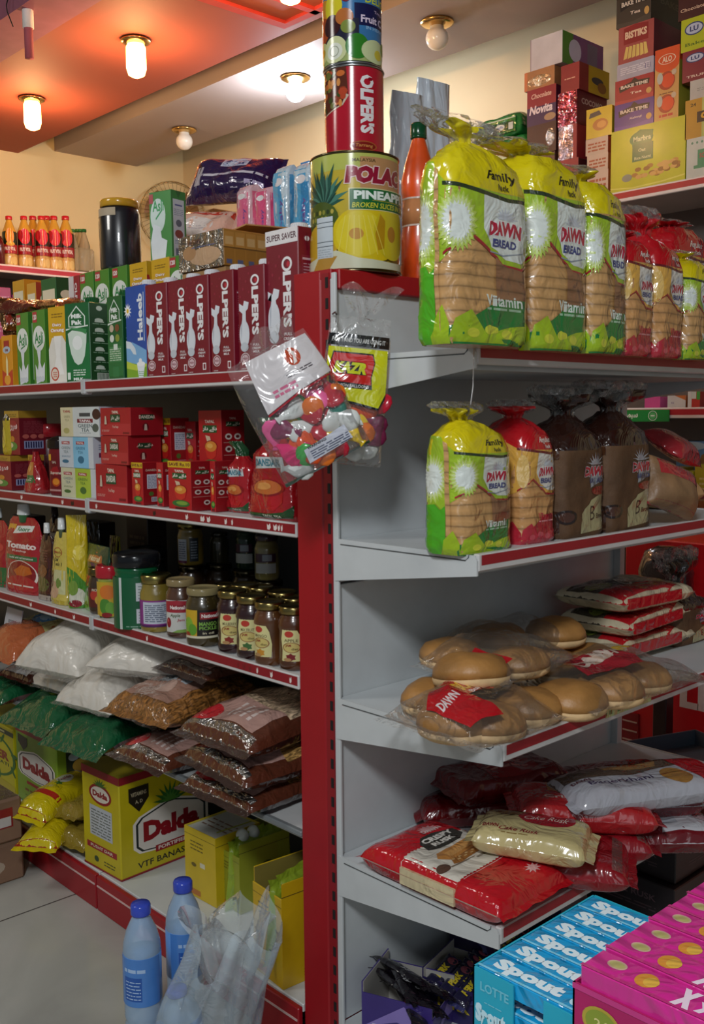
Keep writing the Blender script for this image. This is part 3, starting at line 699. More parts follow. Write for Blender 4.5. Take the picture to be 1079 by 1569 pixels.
o = tag(g.build('milk_carton'), 'small pink and white carton at the left end behind the green ones', 'carton'); o.rotation_euler.z = RZL; o.location = (XB+.05, LY(118, XB+.03, ZB+.1), ZZ(424, XB+.03, LY(118, XB+.03, 1.4))-h)
zz0 = o.location.z
g = G(); g.box(-.06, .06, -.05, .05, 0, zz0-Z1+.003, '#a98252:carton', .002); q = tag(g.build('cardboard_box'), 'small brown carton under the pink and white carton', 'box'); q.location = (XB+.05, o.location.y+.01, Z1-.003)
# foil sachets lying on the front cartons and small boxes seen over them
XB2 = LX+.22
for (pl, pr, yt, yb_, col, side, lab) in ((20, 45, 428, 465, '#d9a22a', '#c98f22', 'small yellow box left of three standing behind the foil packs'), (42, 62, 432, 462, '#e0a63c', '#b5402c', 'small orange peaked box between the yellow and the green box'), (62, 95, 425, 458, '#1f6a3a', '#164f2c', 'small dark green box standing behind the foil packs')):
    y0, y1 = lspan(pl, pr, XB2, Z1+.1); zt = ZZ(yt, XB2, (y0+y1)/2); wz = y0-y1; h = zt-(Z1+.0)
    g = G(); g.box(-wz/2*.7, wz/2*.7, -.03, .03, 0, h, col, .0015); A = bface(g, 'F', wz*.7, .06, h); A.rect(.1, .8, .9, .9, '#efe6c8'); A.ell(.5, .72, .3, .05, side); A.lines(.15, .1, .85, .5, 8, '#e7dcb8', .3, 3)
    B = bface(g, 'R', wz*.7, .06, h); B.rect(0, 0, 1, 1, side); B.ell(.5, .85, .3, .04, '#e7e2c8')
    o = tag(g.build('small_carton'), lab, 'carton'); o.location = (XB2+.03, (y0+y1)/2, Z1-.003); o.rotation_euler.z = RZL
g = G(); m = pillow(g, .20, .11, .035, '#b9895a:foil', seed=3, amp=.006); A = Art(g, m, .2, .11, .012); A.rect(.55, .1, .95, .9, '#8a5a2a:film'); A.rect(.1, .2, .4, .8, '#c9c4bc:foil')
o = tag(g.build('snack_packet'), 'crinkled brown and silver foil packet lying on the green cartons', 'packet'); o.location = (LX+.11, LY(95, LX+.11, Z1+.19), Z1+.19); o.rotation_euler = (0, R(4), R(-96)); settle(o, Z1+.187)
g = G(); pillow(g, .17, .10, .04, '#5b2018:film', seed=8, amp=.006)
o = tag(g.build('snack_packet'), 'dark maroon foil packet lying above the small white splash cartons', 'packet'); o.location = (LX+.075, LY(42, LX+.075, Z1+.19), Z1+.19); o.rotation_euler = (0, 0, R(-80)); settle(o, Z1+.188)
g = G(); m = pillow(g, .12, .08, .04, '#8a6a48:foil', seed=9, amp=.007); A = Art(g, m, .15, .1, .012); A.rect(.3, .1, .8, .5, '#8a2c1c:film')
o = tag(g.build('snack_packet'), 'gold foil packet leaning above the orange tea boxes', 'packet'); o.location = (LX+.06, LY(12, LX+.05, Z1+.15), Z1+.2); o.rotation_euler = (R(0), R(50), R(-95)); settle(o, Z1+.134)
# deck behind: big things standing high
XD = LX+.50; ZD = 1.40
def jar_black():
    t = empty('plastic_jar', (0, 0, 0), 'tall clear jar of black stick packs with a gold screw lid', 'jar')
    g = G(); g.lathe([(.05, 0), (.058, .004), (.061, .02), (.061, .19), (.056, .205), (.052, .215)], '#15161d:glass', 36)
    A = cylface(g, .0616, 0, .21, 255); A.rect(.18, .10, .32, .95, '#c9a21f:gloss'); A.rect(.32, .86, .85, .98, '#b9a890:gloss'); A.poly([(.36, .8), (.42, .84), (.46, .2), (.40, .1)], '#8c98ac:gloss')
    A.text('A', .27, .36, .07, '#20242c', off=.03); A.text('NE', .27, .26, .07, '#20242c', off=.03); A.ell(.25, .66, .05, .06, '#23304c:gloss')
    g.build('jar_body', t)
    g = G(); g.lathe([(.055, 0), (.0575, .002), (.0575, .02), (.056, .024), (.053, .026), (.02, .0265)], '#c8962a:gloss', 36); g.build('lid', t, (0, 0, .213)); return t
def base_at(px, py, X):                     # stand point on a vertical plane X through a pixel
    y = LY(px, X, 1.45); z = ZZ(py, X, y); y = LY(px, X, z); return y, ZZ(py, X, y)
def on_deck(o, px, py, X, rz=RZL):
    y, z = base_at(px, py, X); o.location = (X, y, z); o.rotation_euler.z = rz; return z
o = jar_black(); z0 = on_deck(o, 186, 412, XB+.07); o.location.z = ZB+ (ZZ(418-(180-130)*.19, XB, LY(180, XB, ZB+.1))-ZB) ; zj = o.location.z; o.scale = [ (ZZ(308, XB+.07, o.location.y)-zj)/.239 ]*3; o.scale = (o.scale[0]*1.12, o.scale[0]*1.12, o.scale[2])
def asli_big():
    g = G(); w, d, h = .094, .062, .21; g.box(-w/2, w/2, -d/2, d/2, 0, h, '#3f8a3c', .002); A = bface(g, 'F', w, d, h)
    A.ell(.40, .66, .34, .24, '#cfe0da', 24); A.poly([(.2, .55), (.5, .5), (.55, .35), (.8, .3), (.7, .06), (.1, .02), (.05, .3)], '#dfe6ea')
    A.text('Asli', .42, .80, .16, '#2a9a56', L=.5, off=.02); A.rect(.02, .84, .2, .97, '#b34a50'); A.poly([(.3, .6), (.6, .72), (.6, .75), (.3, .63)], '#2a9a56')
    B = bface(g, 'R', w, d, h); B.rect(0, 0, 1, 1, '#2f7a34'); B.rect(.12, .04, .88, .88, '#bfc7cc'); B.rect(.25, .79, .75, .81, '#43508a'); B.lines(.2, .66, .8, .76, 4, '#6a7a94', .3); B.ell(.5, .55, .2, .05, '#57636f'); B.ell(.5, .40, .28, .06, '#7d3c2c'); B.lines(.2, .26, .8, .32, 3, '#6a7a94'); B.rect(.25, .07, .75, .2, '#8892a2'); [B.rect(.28+i*.05, .08, .305+i*.05, .19, '#2b3a5c') for i in range(9)]
    B.poly([(.3, 1), (.7, 1), (.5, .9)], '#1f5f2a')
    return g
o = asli_big().build('milk_carton'); tag(o, 'big green and white milk carton standing on top of the raised row before the fan', 'carton'); y = LY(240, XB+.03, zj+.1); zt = ZZ(290, XB+.03, y); o.location = (XB+.06, y, zj-.004); o.rotation_euler.z = RZL+R(14); o.scale = (.74, .80, (zt-zj)/.21)
white_cap(o, 0, .0, .21, .012, '#e2e2e2') if False else None
# film wrapped brown case
yl, yr = lspan(276, 343, LX+.11, Z1+.2)
g = G(); hh = .075; g.box(-.06, .06, -.11, .11, 0, hh, '#a97a3a', .0015)
zc = ZZ(418, LX+.13, LY(300, LX+.13, 1.48)); hc = 0
yA, yB = LY(275, LX+.11, zc), LY(343, LX+.11, zc); hc = ZZ(349, LX+.11, yB)-zc; wv = yA-yB; dv = RX(425, yB, zc+.05)-(LX+.11)
g = G(); g.box(-wv/2, wv/2, -dv/2, dv/2, 0, hc, '#a8752e', .0015); A = bface(g, 'F', wv, dv, hc); A.rect(0, 0, 1, 1, '#b9b3aa:foil'); A.rect(.2, .72, .5, .86, '#a88f84:foil'); A.ell(.6, .35, .35, .25, '#c9a583:film'); A.ell(.25, .5, .15, .2, '#b58a62:film'); A.lines(.3, .62, .85, .68, 1, '#5c6690')
B = bface(g, 'R', wv, dv, hc)
for i in range(5):
    B.rect(.01+i*.2, .52, .19+i*.2, .93, '#b5823a'); B.rect(.03+i*.2, .58, .17+i*.2, .80, '#c9a36a'); B.rect(.01+i*.2, .05, .19+i*.2, .48, '#9a6a26'); B.rect(.05+i*.2, .06, .15+i*.2, .18, '#54597a')
B.rect(0, .48, 1, .52, '#6b4718')
o = tag(g.build('shrink_wrapped_case'), 'silver film wrapped case of small brown packs behind the red cartons', 'case'); o.rotation_euler.z = RZL; o.location = (LX+.11+dv/2, (yA+yB)/2, zc)
g = G(); g.box(LX+.115, LX+.11+dv-.005, yB+.003, yA-.003, Z1-.003, zc, '#a98252:carton', .002); tag(g.build('cardboard_box'), 'brown carton under the silver film wrapped case', 'box')
# cardboard flap on the case
g = G(); g.box(-.05, .05, -.05, .05, 0, .002, '#c9965a:carton'); g.box(-.05, .05, -.06, -.05, 0, .004, '#c08c50:carton')
XT = LX+.30; zt_ = zc+hc
g = G(); v = [(XT-.12, yA-.01, zt_), (XT+.12, yA+.05, zt_), (XT+.12, yB+.02, zt_+.030), (XT-.10, yB+.04, zt_+.022)]
g.add(v+[(a, b, c+.003) for a, b, c in v], [(0, 1, 2, 3), (7, 6, 5, 4), (0, 4, 5, 1), (1, 5, 6, 2), (2, 6, 7, 3), (3, 7, 4, 0)], '#c9965a:carton'); tag(g.build('cardboard_sheet'), 'tan cardboard sheet lying on the silver wrapped case', 'cardboard')
# red and white packet, pads in pastel pouches, purple bag
zs_ = zt_+.03
def standing_pack(w, d, h, col, seed, art=None, kind='film'):
    g = G(); S, per = loft(g, [(0, w/2*.97, d/2*.9, 5, 0, 0, 0, 0), (h*.06, w/2, d/2, 5, 0, 0, 0, 0), (h*.85, w/2, d/2, 5, 0, 0, 0, 0), (h*.95, w/2*.9, d/2*.7, 4, 0, 0, .02, 5), (h, w/2*.85, d*.08, 3, 0, 0, .05, 7)], col, 44, .004, seed)
    if art: art(Art(g, lambda a, b, e: S(a-w/2, b, e), w, h, .012, .0005), Art(g, lambda a, b, e: S(a+w/2, b, e), d, h, .012, .0005), g)
    return g
XP = LX+.36
def pad_art(c1, c2, txt):
    def f(A, B, g):
        A.rect(.12, .05, .9, .9, c1); A.rect(.5, .05, .88, .7, c2); A.ell(.5, .75, .25, .06, '#f7f2f4:film'); A.text(txt, .66, .3, .26, '#6a4c9a', L=.4, rot=90, off=.02); B.rect(.1, .1, .9, .85, c2)
    return f
pads = [(360, 385, 248, 355, '#e9c4cc', '#f07a9c:film', '#e86a92:film', 'baby', 'pale pink bathing pouch leftmost of the standing pastel pouches'),
        (385, 410, 285, 352, '#efb9c6', '#f2638f:film', '#ee5a8c:film', 'baby', 'bright pink standing pouch second among the pastel pouches'),
        (412, 440, 252, 355, '#cfdfe8', '#6fb7dc:film', '#52a0d0:film', 'baby', 'light blue standing pouch left of the tallest blue pouch'),
        (442, 478, 246, 352, '#c9dde8', '#58aede:film', '#3b93cc:film', 'baby', 'tallest light blue standing pouch beside the pineapple can')]
pads[0] = (356, 383, 282, 352) + pads[0][4:]
for i, (pl, pr, yt, yb_, c0, c1, c2, tx, lab) in enumerate(pads):
    X = XP+(.0 if i % 2 else .01); zb = zs_-.002; y0, y1 = LY(pl, X, zb+.1), LY(pr, X, zb+.1); zt = ZZ(yt, X, (y0+y1)/2); zb = max(zb, ZZ(yb_+4, X, (y0+y1)/2))
    zb = ZZ(yb_+6, X, (y0+y1)/2)
    o = standing_pack((y0-y1)*.80, .055, zt-zb, c0+':film', i, pad_art(c1, c2, tx)).build('pad_packet'); tag(o, lab, 'packet', None); o.location = (X+.03, (y0+y1)/2, zb); o.rotation_euler.z = RZL
zpb = o.location.z
g = G(); g.box(LX+.34, LX+.60, LY(485, LX+.36, 1.5), LY(345, LX+.36, 1.5), 1.40, zpb-.002, '#a98252:carton', .002); tag(g.build('cardboard_box'), 'brown carton carrying the pastel pouches, hidden behind the red cartons', 'box')
g = G(); g.box(-.05, .05, -.03, .03, 0, .13, '#2f5f9a:film', .004); A = bface(g, 'F', .1, .06, .13); A.rect(0, .75, 1, 1, '#4d8fd0:film'); A.star(.5, .70, .5, .12, 9, '#b04a90:film', .6); A.rect(0, 0, 1, .3, '#1f4a80:film')
y = LY(480, LX+.42, 1.55); o = tag(g.build('pad_packet'), 'deep blue and magenta packet just left of the pineapple can', 'packet'); zt = ZZ(248, LX+.45, y); zb_ = zpb; o.location = (LX+.45, y, zb_); o.rotation_euler.z = RZL; o.scale = (.8, 1, (zt-zb_)/.13)
# clear red packet
g = G(); m = pillow(g, .17, .13, .06, '#e9b9a4:film', seed=4, amp=.008); A = Art(g, m, .17, .13, .012); A.rect(.0, .0, 1, .22, '#d8402c:film'); A.rect(0, .8, 1, 1, '#d8402c:film'); A.ell(.5, .5, .3, .22, '#e8d9d2:film'); A.lines(.35, .45, .65, .55, 2, '#a89aa0')
X = LX+.40; y, z = base_at(318, 345, X); o = tag(g.build('tissue_packet'), 'clear packet with red bands lying before the fan', 'packet'); o.location = (X, y, z); o.rotation_euler = (R(62), R(4), R(-72)); settle(o, zt_+.012)
# purple and white large packet lying on top
g = G(); m = pillow(g, .26, .13, .075, '#2c1a4a:film', seed=5, amp=.007, p=3.2); A = Art(g, m, .26, .13, .012)
A.rect(0, .38, 1, .44, '#d8d2dc:film'); A.rect(.42, .62, .72, .86, '#d0d4e6:film'); A.lines(.44, .65, .70, .82, 3, '#7d86b0', .4); A.rect(.62, .1, .7, .26, '#cfc6da:film'); A.rect(.78, .08, .96, .24, '#b8aacc:film')
A.poly([(0, 0), (.1, 0), (.16, .5), (.1, 1), (0, 1)], '#d9c6b4:film'); A.ell(.14, .55, .07, .16, '#4a2418:film'); A.ell(.07, .25, .05, .14, '#e3d9cf:film'); A.rect(.16, .2, .24, .6, '#b9aeb4:film')
X = LX+.47; y, z = base_at(366, 270, X); o = tag(g.build('diaper_packet'), 'large dark purple and white packet lying across the top of the pastel pouches', 'packet'); o.location = (X, y, z-.035); o.rotation_euler = (R(60), R(3), R(-72))
g = G(); g.lathe([(.0, 0), (.02, .002), (.028, .02), (.02, .05), (.035, .075), (.03, .085)], '#d8c4a8:film', 20)
zpk = o.location.z-.04
ybx = LY(330, X+.05, 1.5); g = G(); g.box(X-.02, X+.12, ybx-.10, ybx+.02, 1.40, zpk+.005, '#d9b77e:carton', .002); tag(g.build('cardboard_box'), 'tan carton holding up the large dark purple packet', 'box')
# =================================================================== tea boxes on the second shelf
Z2 = ZS[1]-.003
TR = '#a81420'
def lplace(o, pl, pr, X, d, z, rz=0):
    y0, y1 = lspan(pl, pr, X, z+.05); o.location = (X+d/2, (y0+y1)/2, z); o.rotation_euler = (0, 0, RZL+R(rz)); return o
def lsize(pl, pr, yt, X, z):
    y0, y1 = lspan(pl, pr, X, z+.05); return y0-y1, ZZ(yt, X, (y0+y1)/2)-z
def tapal_wide(w, d, h, top=TR, txt='TAPAL', two='DANEDAR'):
    g = G(); g.box(-w/2, w/2, -d/2, d/2, 0, h, TR, .001); A = bface(g, 'F', w, d, h)
    A.rect(0, 0, 1, .42, '#b52a30'); A.text(txt, .5, .84, .10, '#e9d9c4', L=.22, off=.04); A.rect(.34, .48, .66, .76, '#1d4a2a'); A.text(two if two != 'AR' else ARAB_D, .5, .62, .17, '#e7e2d2', L=.28, off=.03)
    A.text('Tea Bags', .5, .30, .10, '#dfc1b0', L=.2, off=.01); A.ell(.18, .5, .06, .16, '#8f1520'); A.poly([(.16, .7), (.2, .7), (.22, .4), (.14, .4)], '#c9b9a4'); A.lines(.05, .14, .3, .22, 2, '#d6a59a'); A.rect(.74, .05, .95, .12, '#7a1019')
    B = bface(g, 'R', w, d, h); B.rect(0, 0, 1, 1, '#8f111c'); B.rect(.3, .55, .7, .75, '#1d3a24'); B.text(ARAB_D if two == 'DANEDAR' else 'DANEDAR', .5, .66, .12, '#d9cdb9', L=.5, off=.02); B.ell(.45, .3, .1, .14, '#5f0d14'); B.poly([(.42, .4), (.48, .4), (.5, .18), (.40, .18)], '#b9a99a')
    return g
def tapal_tall(w, d, h, two='AR', save=False, hard=False):
    g = G(); g.box(-w/2, w/2, -d/2, d/2, 0, h, '#b8141d', .001); A = bface(g, 'F', w, d, h); tt = 0
    if save: A.rect(0, .87, 1, 1, '#d9b41f'); A.text('SAVE Rs.10', .5, .935, .07, '#6a1220', L=.92, off=.03)
    A.text('TAPAL', .5, .80 if save else .82, .05, '#efe0d0', L=.42, off=.04); A.rect(.2, .64, .8, .76, '#1d5a2c'); A.text(ARAB_D if two == 'AR' else 'DANEDAR', .5, .70, .085, '#f0ebdd', L=.62, off=.04)
    A.poly([(.3, .6), (.5, .58), (.56, .48), (.40, .46)], '#d9c0a0'); A.ell(.54, .42, .28, .10, '#8f0f16'); A.poly([(.27, .40), (.8, .44), (.74, .26), (.55, .2), (.36, .24)], '#cf2a20'); A.ell(.54, .42, .25, .085, '#dd8a34'); A.ell(.5, .43, .13, .04, '#efb45a')
    A.ell(.55, .14, .38, .07, '#2f6f30'); A.ell(.6, .15, .25, .04, '#7aa23c'); A.rect(.3, .02, .8, .055, '#5a0b12')
    B = bface(g, 'R', w, d, h); B.rect(0, 0, 1, 1, '#8c0f18')
    if hard:
        B.text('DANEDAR', .5, .82, .05, '#cdb8a5', L=.7, off=.02); B.rect(.2, .38, .78, .72, '#c5c9d2'); B.lines(.24, .41, .74, .70, 8, '#5b6a86', .4, 3); B.ell(.4, .26, .12, .05, '#4a6a2a'); B.rect(.4, .07, .8, .18, '#c9c9d0'); [B.rect(.43+i*.05, .08, .455+i*.05, .17, '#2b2440') for i in range(7)]
    else:
        B.text('TAPAL', .5, .87, .035, '#d9c5b4', L=.3, off=.02); B.rect(.2, .74, .8, .82, '#1d4a28'); B.text(ARAB_D, .5, .78, .06, '#dcd7c5', L=.62, off=.02)
        for (u, v) in ((.3, .58), (.7, .58), (.3, .38), (.7, .38), (.7, .16)): B.ell(u, v, .15, .05, '#c9bcb4'); B.ell(u, v, .08, .025, '#5a1a1a')
        B.rect(.08, .48, .92, .486, '#c9a59a'); B.rect(.08, .28, .92, .286, '#c9a59a')
    return g
def green_tea(w, d, h, c1, c2, c3, big=False, tint=None):
    g = G(); g.box(-w/2, w/2, -d/2, d/2, 0, h, c1, .001); A = bface(g, 'F', w, d, h)
    if big:
        A.rect(.0, 0, .33, 1, '#d8cfa8'); A.rect(.33, 0, 1, 1, '#d0d6d6'); A.text('TAPAL', .17, .86, .08, '#a02030', L=.2, off=.04); A.rect(.44, .47, .84, .6, '#7a1a2c'); A.text('TAPAL', .64, .535, .08, '#efe6e6', L=.3, off=.04)
        A.rect(.5, .68, .78, .8, '#39424a'); A.text('GREEN', .64, .37, .12, '#3b5560', L=.36, off=.01); A.text('TEA', .64, .23, .12, '#3b5560', L=.2, off=.01); A.lines(.5, .12, .8, .16, 1, '#7b8a90')
        A.text('GREEN', .17, .68, .08, '#a9a27c', L=.16); A.text('TEA', .17, .56, .08, '#a9a27c', L=.12); A.ell(.15, .2, .08, .1, '#b1ab6c'); A.ell(.93, .75, .1, .18, '#3a1418'); A.ell(.9, .3, .08, .14, '#4d5a52')
    else:
        A.rect(0, 0, .42, 1, c1); A.rect(.42, 0, .86, 1, c2); A.rect(.86, 0, 1, 1, '#c9cdd4')
        for u, c in ((.2, '#6e7e84'), (.63, c3)):
            A.rect(u-.12, .76, u+.12, .86, '#a82434'); A.text('TAPAL', u, .81, .06, '#f0e6e4', L=.2, off=.03); A.text('GREEN', u, .64, .09, c, L=.26, off=.01); A.text('TEA', u, .51, .09, c, L=.15, off=.01)
        A.ell(.64, .27, .09, .12, c3); A.ell(.18, .2, .1, .06, c3); A.lines(.08, .34, .34, .4, 2, c3)
    B = bface(g, 'R', w, d, h); B.rect(0, 0, 1, 1, '#c3c6cf'); B.rect(.2, .35, .8, .5, '#6a2a4a'); B.lines(.2, .6, .8, .8, 3, '#5b6a86')
    return g
X2 = LX+.03
# three stacked green tea boxes
zt0 = Z2
lv = [(717, 770, (94, 147), lambda w, h: green_tea(w, .07, h, '#cfcfae', '#a9c23a', '#3d6a2c'), 'cream and lime green tea box at the bottom of the pale stack'),
      (669, 0, (91, 143), lambda w, h: green_tea(w, .07, h, '#c4cdd6', '#7fbfe0', '#1f6a8c'), 'pale and sky blue green tea box in the middle of the pale stack'),
      (623, 0, (93, 152), lambda w, h: green_tea(w, .07, h, '#d0d6d6', '#d0d6d6', '#39424a', True), 'white green tea box on top of the pale stack')]
z = zt0
for yt, _, (pl, pr), fn, lab in lv:
    w, hh = lsize(pl, pr, yt, X2, z); o = fn(w, hh-.001).build('tea_box'); tag(o, lab, 'tea box'); lplace(o, pl, pr, X2, .07, z); z += hh
z = Z2
for i, (yt, pl, pr, two, lab) in enumerate(((711, 148, 192, 'DANEDAR', 'large red tea box at the bottom of the red stack'), (667, 154, 197, 'DANEDAR', 'long red tea box in the middle of the red stack of three'), (624, 154, 199, 'AR', 'long red tea box on top of the red stack of three'))):
    w, hh = lsize(pl, pr, yt, X2-.005, z); dd = .085
    o = tapal_wide(w, dd, hh-.001, two=two).build('tea_box'); tag(o, lab, 'tea box'); lplace(o, pl, pr, X2-.005, dd, z, (3, -1, 1)[i]); z += hh
def tall_list(lst):
    for (pl, pr, yt, X, z, d, two, save, hard, lab) in lst:
        w, hh = lsize(pl, pr, yt, X, z); o = tapal_tall(w, d, hh-.001, two, save, hard).build('tea_box'); tag(o, lab, 'tea box'); lplace(o, pl, pr, X, d, z)
    return o
tall_list([(202, 219, 708, X2, Z2, .052, 'DANEDAR', True, True, 'small red tea box with yellow top strip beside the red stack'),
           (240, 250, 708, X2+.01, Z2, .045, 'DANEDAR', False, True, 'narrow red tea box squeezed left of the SAVE box'),
           (258, 293, 706, X2-.01, Z2, .055, 'AR', True, False, 'red tea box with the yellow SAVE Rs.10 band on the shelf front'),
           (322, 330, 706, X2+.015, Z2, .05, 'AR', False, False, 'red tea box showing its printed side right of the SAVE box')])
zup = ZZ(706, X2+.03, LY(300, X2+.03, 1.1))
X3 = X2+.09; zst = Z2+.075
for (pl, pr, lab, s) in ((205, 262, 'row of red tea cartons lying at the back left, used as a step', 0), (262, 350, 'row of red tea cartons lying at the back right, used as a step', 1)):
    y0, y1 = lspan(pl, pr, X3, Z2); g = G(); g.box(X3-.005, X3+.13, y1+.001, y0-.001, Z2, zst-.001, '#8f111c', .001); A = Art(g, lambda a, b, e: (X3-.005-e, y0-a, Z2+b), y0-y1, zst-Z2); A.lines(.1, .3, .9, .7, 3, '#c9a59a')
    tag(g.build('tea_box'), lab, 'tea box')
tall_list([(228, 241, 648, X3+.01, zst, .04, 'AR', False, False, 'small dark red tea box in the back row, leftmost'),
           (243, 262, 640, X3, zst, .05, 'DANEDAR', True, True, 'small red tea box with yellow top standing in the back row'),
           (283, 300, 645, X3+.04, zst, .05, 'AR', False, False, 'shadowed red tea box in the back row left of the large one'),
           (305, 340, 628, X3-.01, zst, .06, 'AR', False, False, 'large red tea box with a cup standing in the back row')])
# dark boxes left: supreme tea
def supreme(w, d, h):
    g = G(); g.box(-w/2, w/2, -d/2, d/2, 0, h, '#8a1422', .001); A = bface(g, 'F', w, d, h); A.rect(0, .84, 1, 1, '#b8912c'); A.ell(.5, .66, .38, .13, '#a3202e'); A.text(ARAB_S, .5, .60, .2, '#e6c9c4', L=.74, off=.04)
    A.ell(.5, .36, .16, .07, '#c9842c'); A.ell(.5, .2, .34, .10, '#5a8a3a'); A.ell(.4, .22, .16, .06, '#d9c79a'); A.lines(.15, .87, .85, .95, 2, '#6a5210')
    B = bface(g, 'R', w, d, h); B.rect(0, 0, 1, 1, '#6f1020'); B.rect(0, .84, 1, 1, '#a98226'); B.rect(.15, .14, .85, .32, '#8f93b8'); [B.rect(.2+.09*i, .16, .25+.09*i, .30, '#2b2850') for i in range(7)]; [B.ell(.22+.28*i, .42, .12, .05, '#b85a52') for i in range(3)]; B.lines(.15, .5, .85, .78, 8, '#8f4048', .3)
    return g
zz_ = Z2
for i, (pl, pr, yt, X, z_, dd, lab) in enumerate(((-12, 17, 697, X2, 0, .085, 'dark red tea box with gold top on the shelf at the left edge'), (-40, -14, 697, X2, 0, .085, 'dark red tea box cut by the left picture edge'), (8, 30, 629, X2+.02, 1, .08, 'dark red and gold tea box stacked above two others at left'))):
    z = Z2 if not z_ else zsp; w, hh = lsize(pl, pr, yt, X, z); o = supreme(w, dd, hh-.001).build('tea_box'); tag(o, lab, 'tea box'); lplace(o, pl, pr, X, dd, z)
    if i == 0: zsp = Z2+hh
w, hh = lsize(44, 52, 697, X2+.03, Z2); o = supreme(w, .03, hh).build('tea_box'); tag(o, 'thin dark red and gold tea box behind the triangular packet', 'tea box'); lplace(o, 44, 52, X2+.03, .03, Z2)
g = G(); S, per = loft(g, [(0, .03, .03, 2.5, 0, 0, 0, 0), (.01, .035, .033, 2.5, 0, 0, 0, 0), (.09, .034, .03, 2.3, 0, 0, .02, 6), (.115, .02, .018, 2, 0, 0, .06, 7)], '#b9a422:film', 40, .002, 2)
A = Art(g, lambda a, b, e: S(a-.03, b, e), .06, .115, .012, .0006); A.rect(.1, .78, .9, .98, '#1c1410:film'); A.text('TANG', .5, .88, .09, '#e0d5c0', L=.6); A.ell(.4, .4, .3, .25, '#d9c53a:film')
o = tag(g.build('drink_pouch'), 'yellow fruit drink pouch at the left edge above the tea boxes', 'pouch'); o.location = (X2+.04, LY(0, X2, zsp+.06), zsp); o.rotation_euler.z = RZL; o.scale = (.9, .9, 1.05)
# triangular packet, jar and foil
g = G(); S, per = loft(g, [(0, .034, .026, 3, 0, 0, 0, 0), (.008, .037, .028, 3, 0, 0, 0, 0), (.05, .026, .020, 3, 0, 0, .02, 5), (.105, .005, .008, 2, 0, 0, .1, 5)], '#a01c22:film', 40, .003, 5)
A = Art(g, lambda a, b, e: S(a-.035, b, e), .07, .11, .01, .0006); A.rect(.2, .42, .8, .72, '#c07a3a:film'); A.poly([(.05, .25), (.95, .25), (.8, .42), (.2, .42)], '#2f6a35:film'); A.lines(.3, .3, .7, .38, 2, '#e0e6da:film'); A.ell(.5, .6, .12, .1, '#d8a85a:film'); A.rect(.4, .85, .6, 1, '#c3bfb4:foil')
o = tag(g.build('spice_packet'), 'pointed red and green triangular packet before the tea jar', 'packet'); o.location = (LX+.04, LY(57, LX+.04, Z2+.04), Z2); o.rotation_euler.z = RZL; o.scale = (1.15, 1, (ZZ(692, LX+.04, o.location.y)-Z2)/.105)
t = empty('tea_jar', (0, 0, 0), 'dark red square tea jar with a black rounded lid, leaning left', 'jar')
g = G(); S, per = loft(g, [(0, .030, .024, 5, 0, 0, 0, 0), (.004, .034, .028, 5, 0, 0, 0, 0), (.13, .034, .028, 5, 0, 0, 0, 0), (.14, .030, .025, 4, 0, 0, 0, 0)], '#6e1620:gloss', 44, 0, 1)
A = Art(g, lambda a, b, e: S(a-.034, b, e), .068, .13, .01, .0006); A.rect(.06, .78, .3, .92, '#d0a02a:gloss'); A.text('TAPAL', .5, .74, .05, '#d8c5b5', L=.3); A.star(.55, .55, .34, .12, 3, '#9a1a26:gloss', .8); A.text('Supreme', .58, .5, .08, '#ead7c4', L=.7, off=.02, slant=.2); A.ell(.6, .30, .28, .1, '#b0451c:gloss'); A.ell(.6, .31, .22, .07, '#d8872c:gloss'); A.rect(.1, .1, .9, .14, '#b98a86:gloss')
g.build('jar_body', t)
g = G(); S, per = loft(g, [(0, .037, .031, 4, 0, 0, 0, 0), (.004, .039, .033, 4, 0, 0, 0, 0), (.022, .038, .032, 4, 0, 0, 0, 0), (.032, .028, .024, 3, 0, 0, 0, 0), (.036, .010, .01, 2, 0, 0, 0, 0)], '#1a1212:gloss', 44, 0, 1); g.build('lid', t, (0, 0, .136))
o = t; o.location = (X2+.02, LY(83, X2, Z2+.06), Z2); o.rotation_euler = (0, R(0), RZL+R(12)); s_ = (ZZ(668, X2, o.location.y)-Z2)/.172; o.scale = (s_*.9, s_*.9, s_); o.rotation_euler.x = R(0)
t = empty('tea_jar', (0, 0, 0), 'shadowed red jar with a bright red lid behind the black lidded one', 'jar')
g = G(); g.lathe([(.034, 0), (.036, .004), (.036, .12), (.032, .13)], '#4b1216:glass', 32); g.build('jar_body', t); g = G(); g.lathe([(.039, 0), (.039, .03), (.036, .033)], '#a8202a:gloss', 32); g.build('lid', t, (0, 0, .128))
t.location = (X2+.12, LY(76, X2+.12, Z2+.1), Z2); s_ = (ZZ(649, X2+.1, t.location.y)-Z2)/.161; t.scale = (s_, s_, s_)
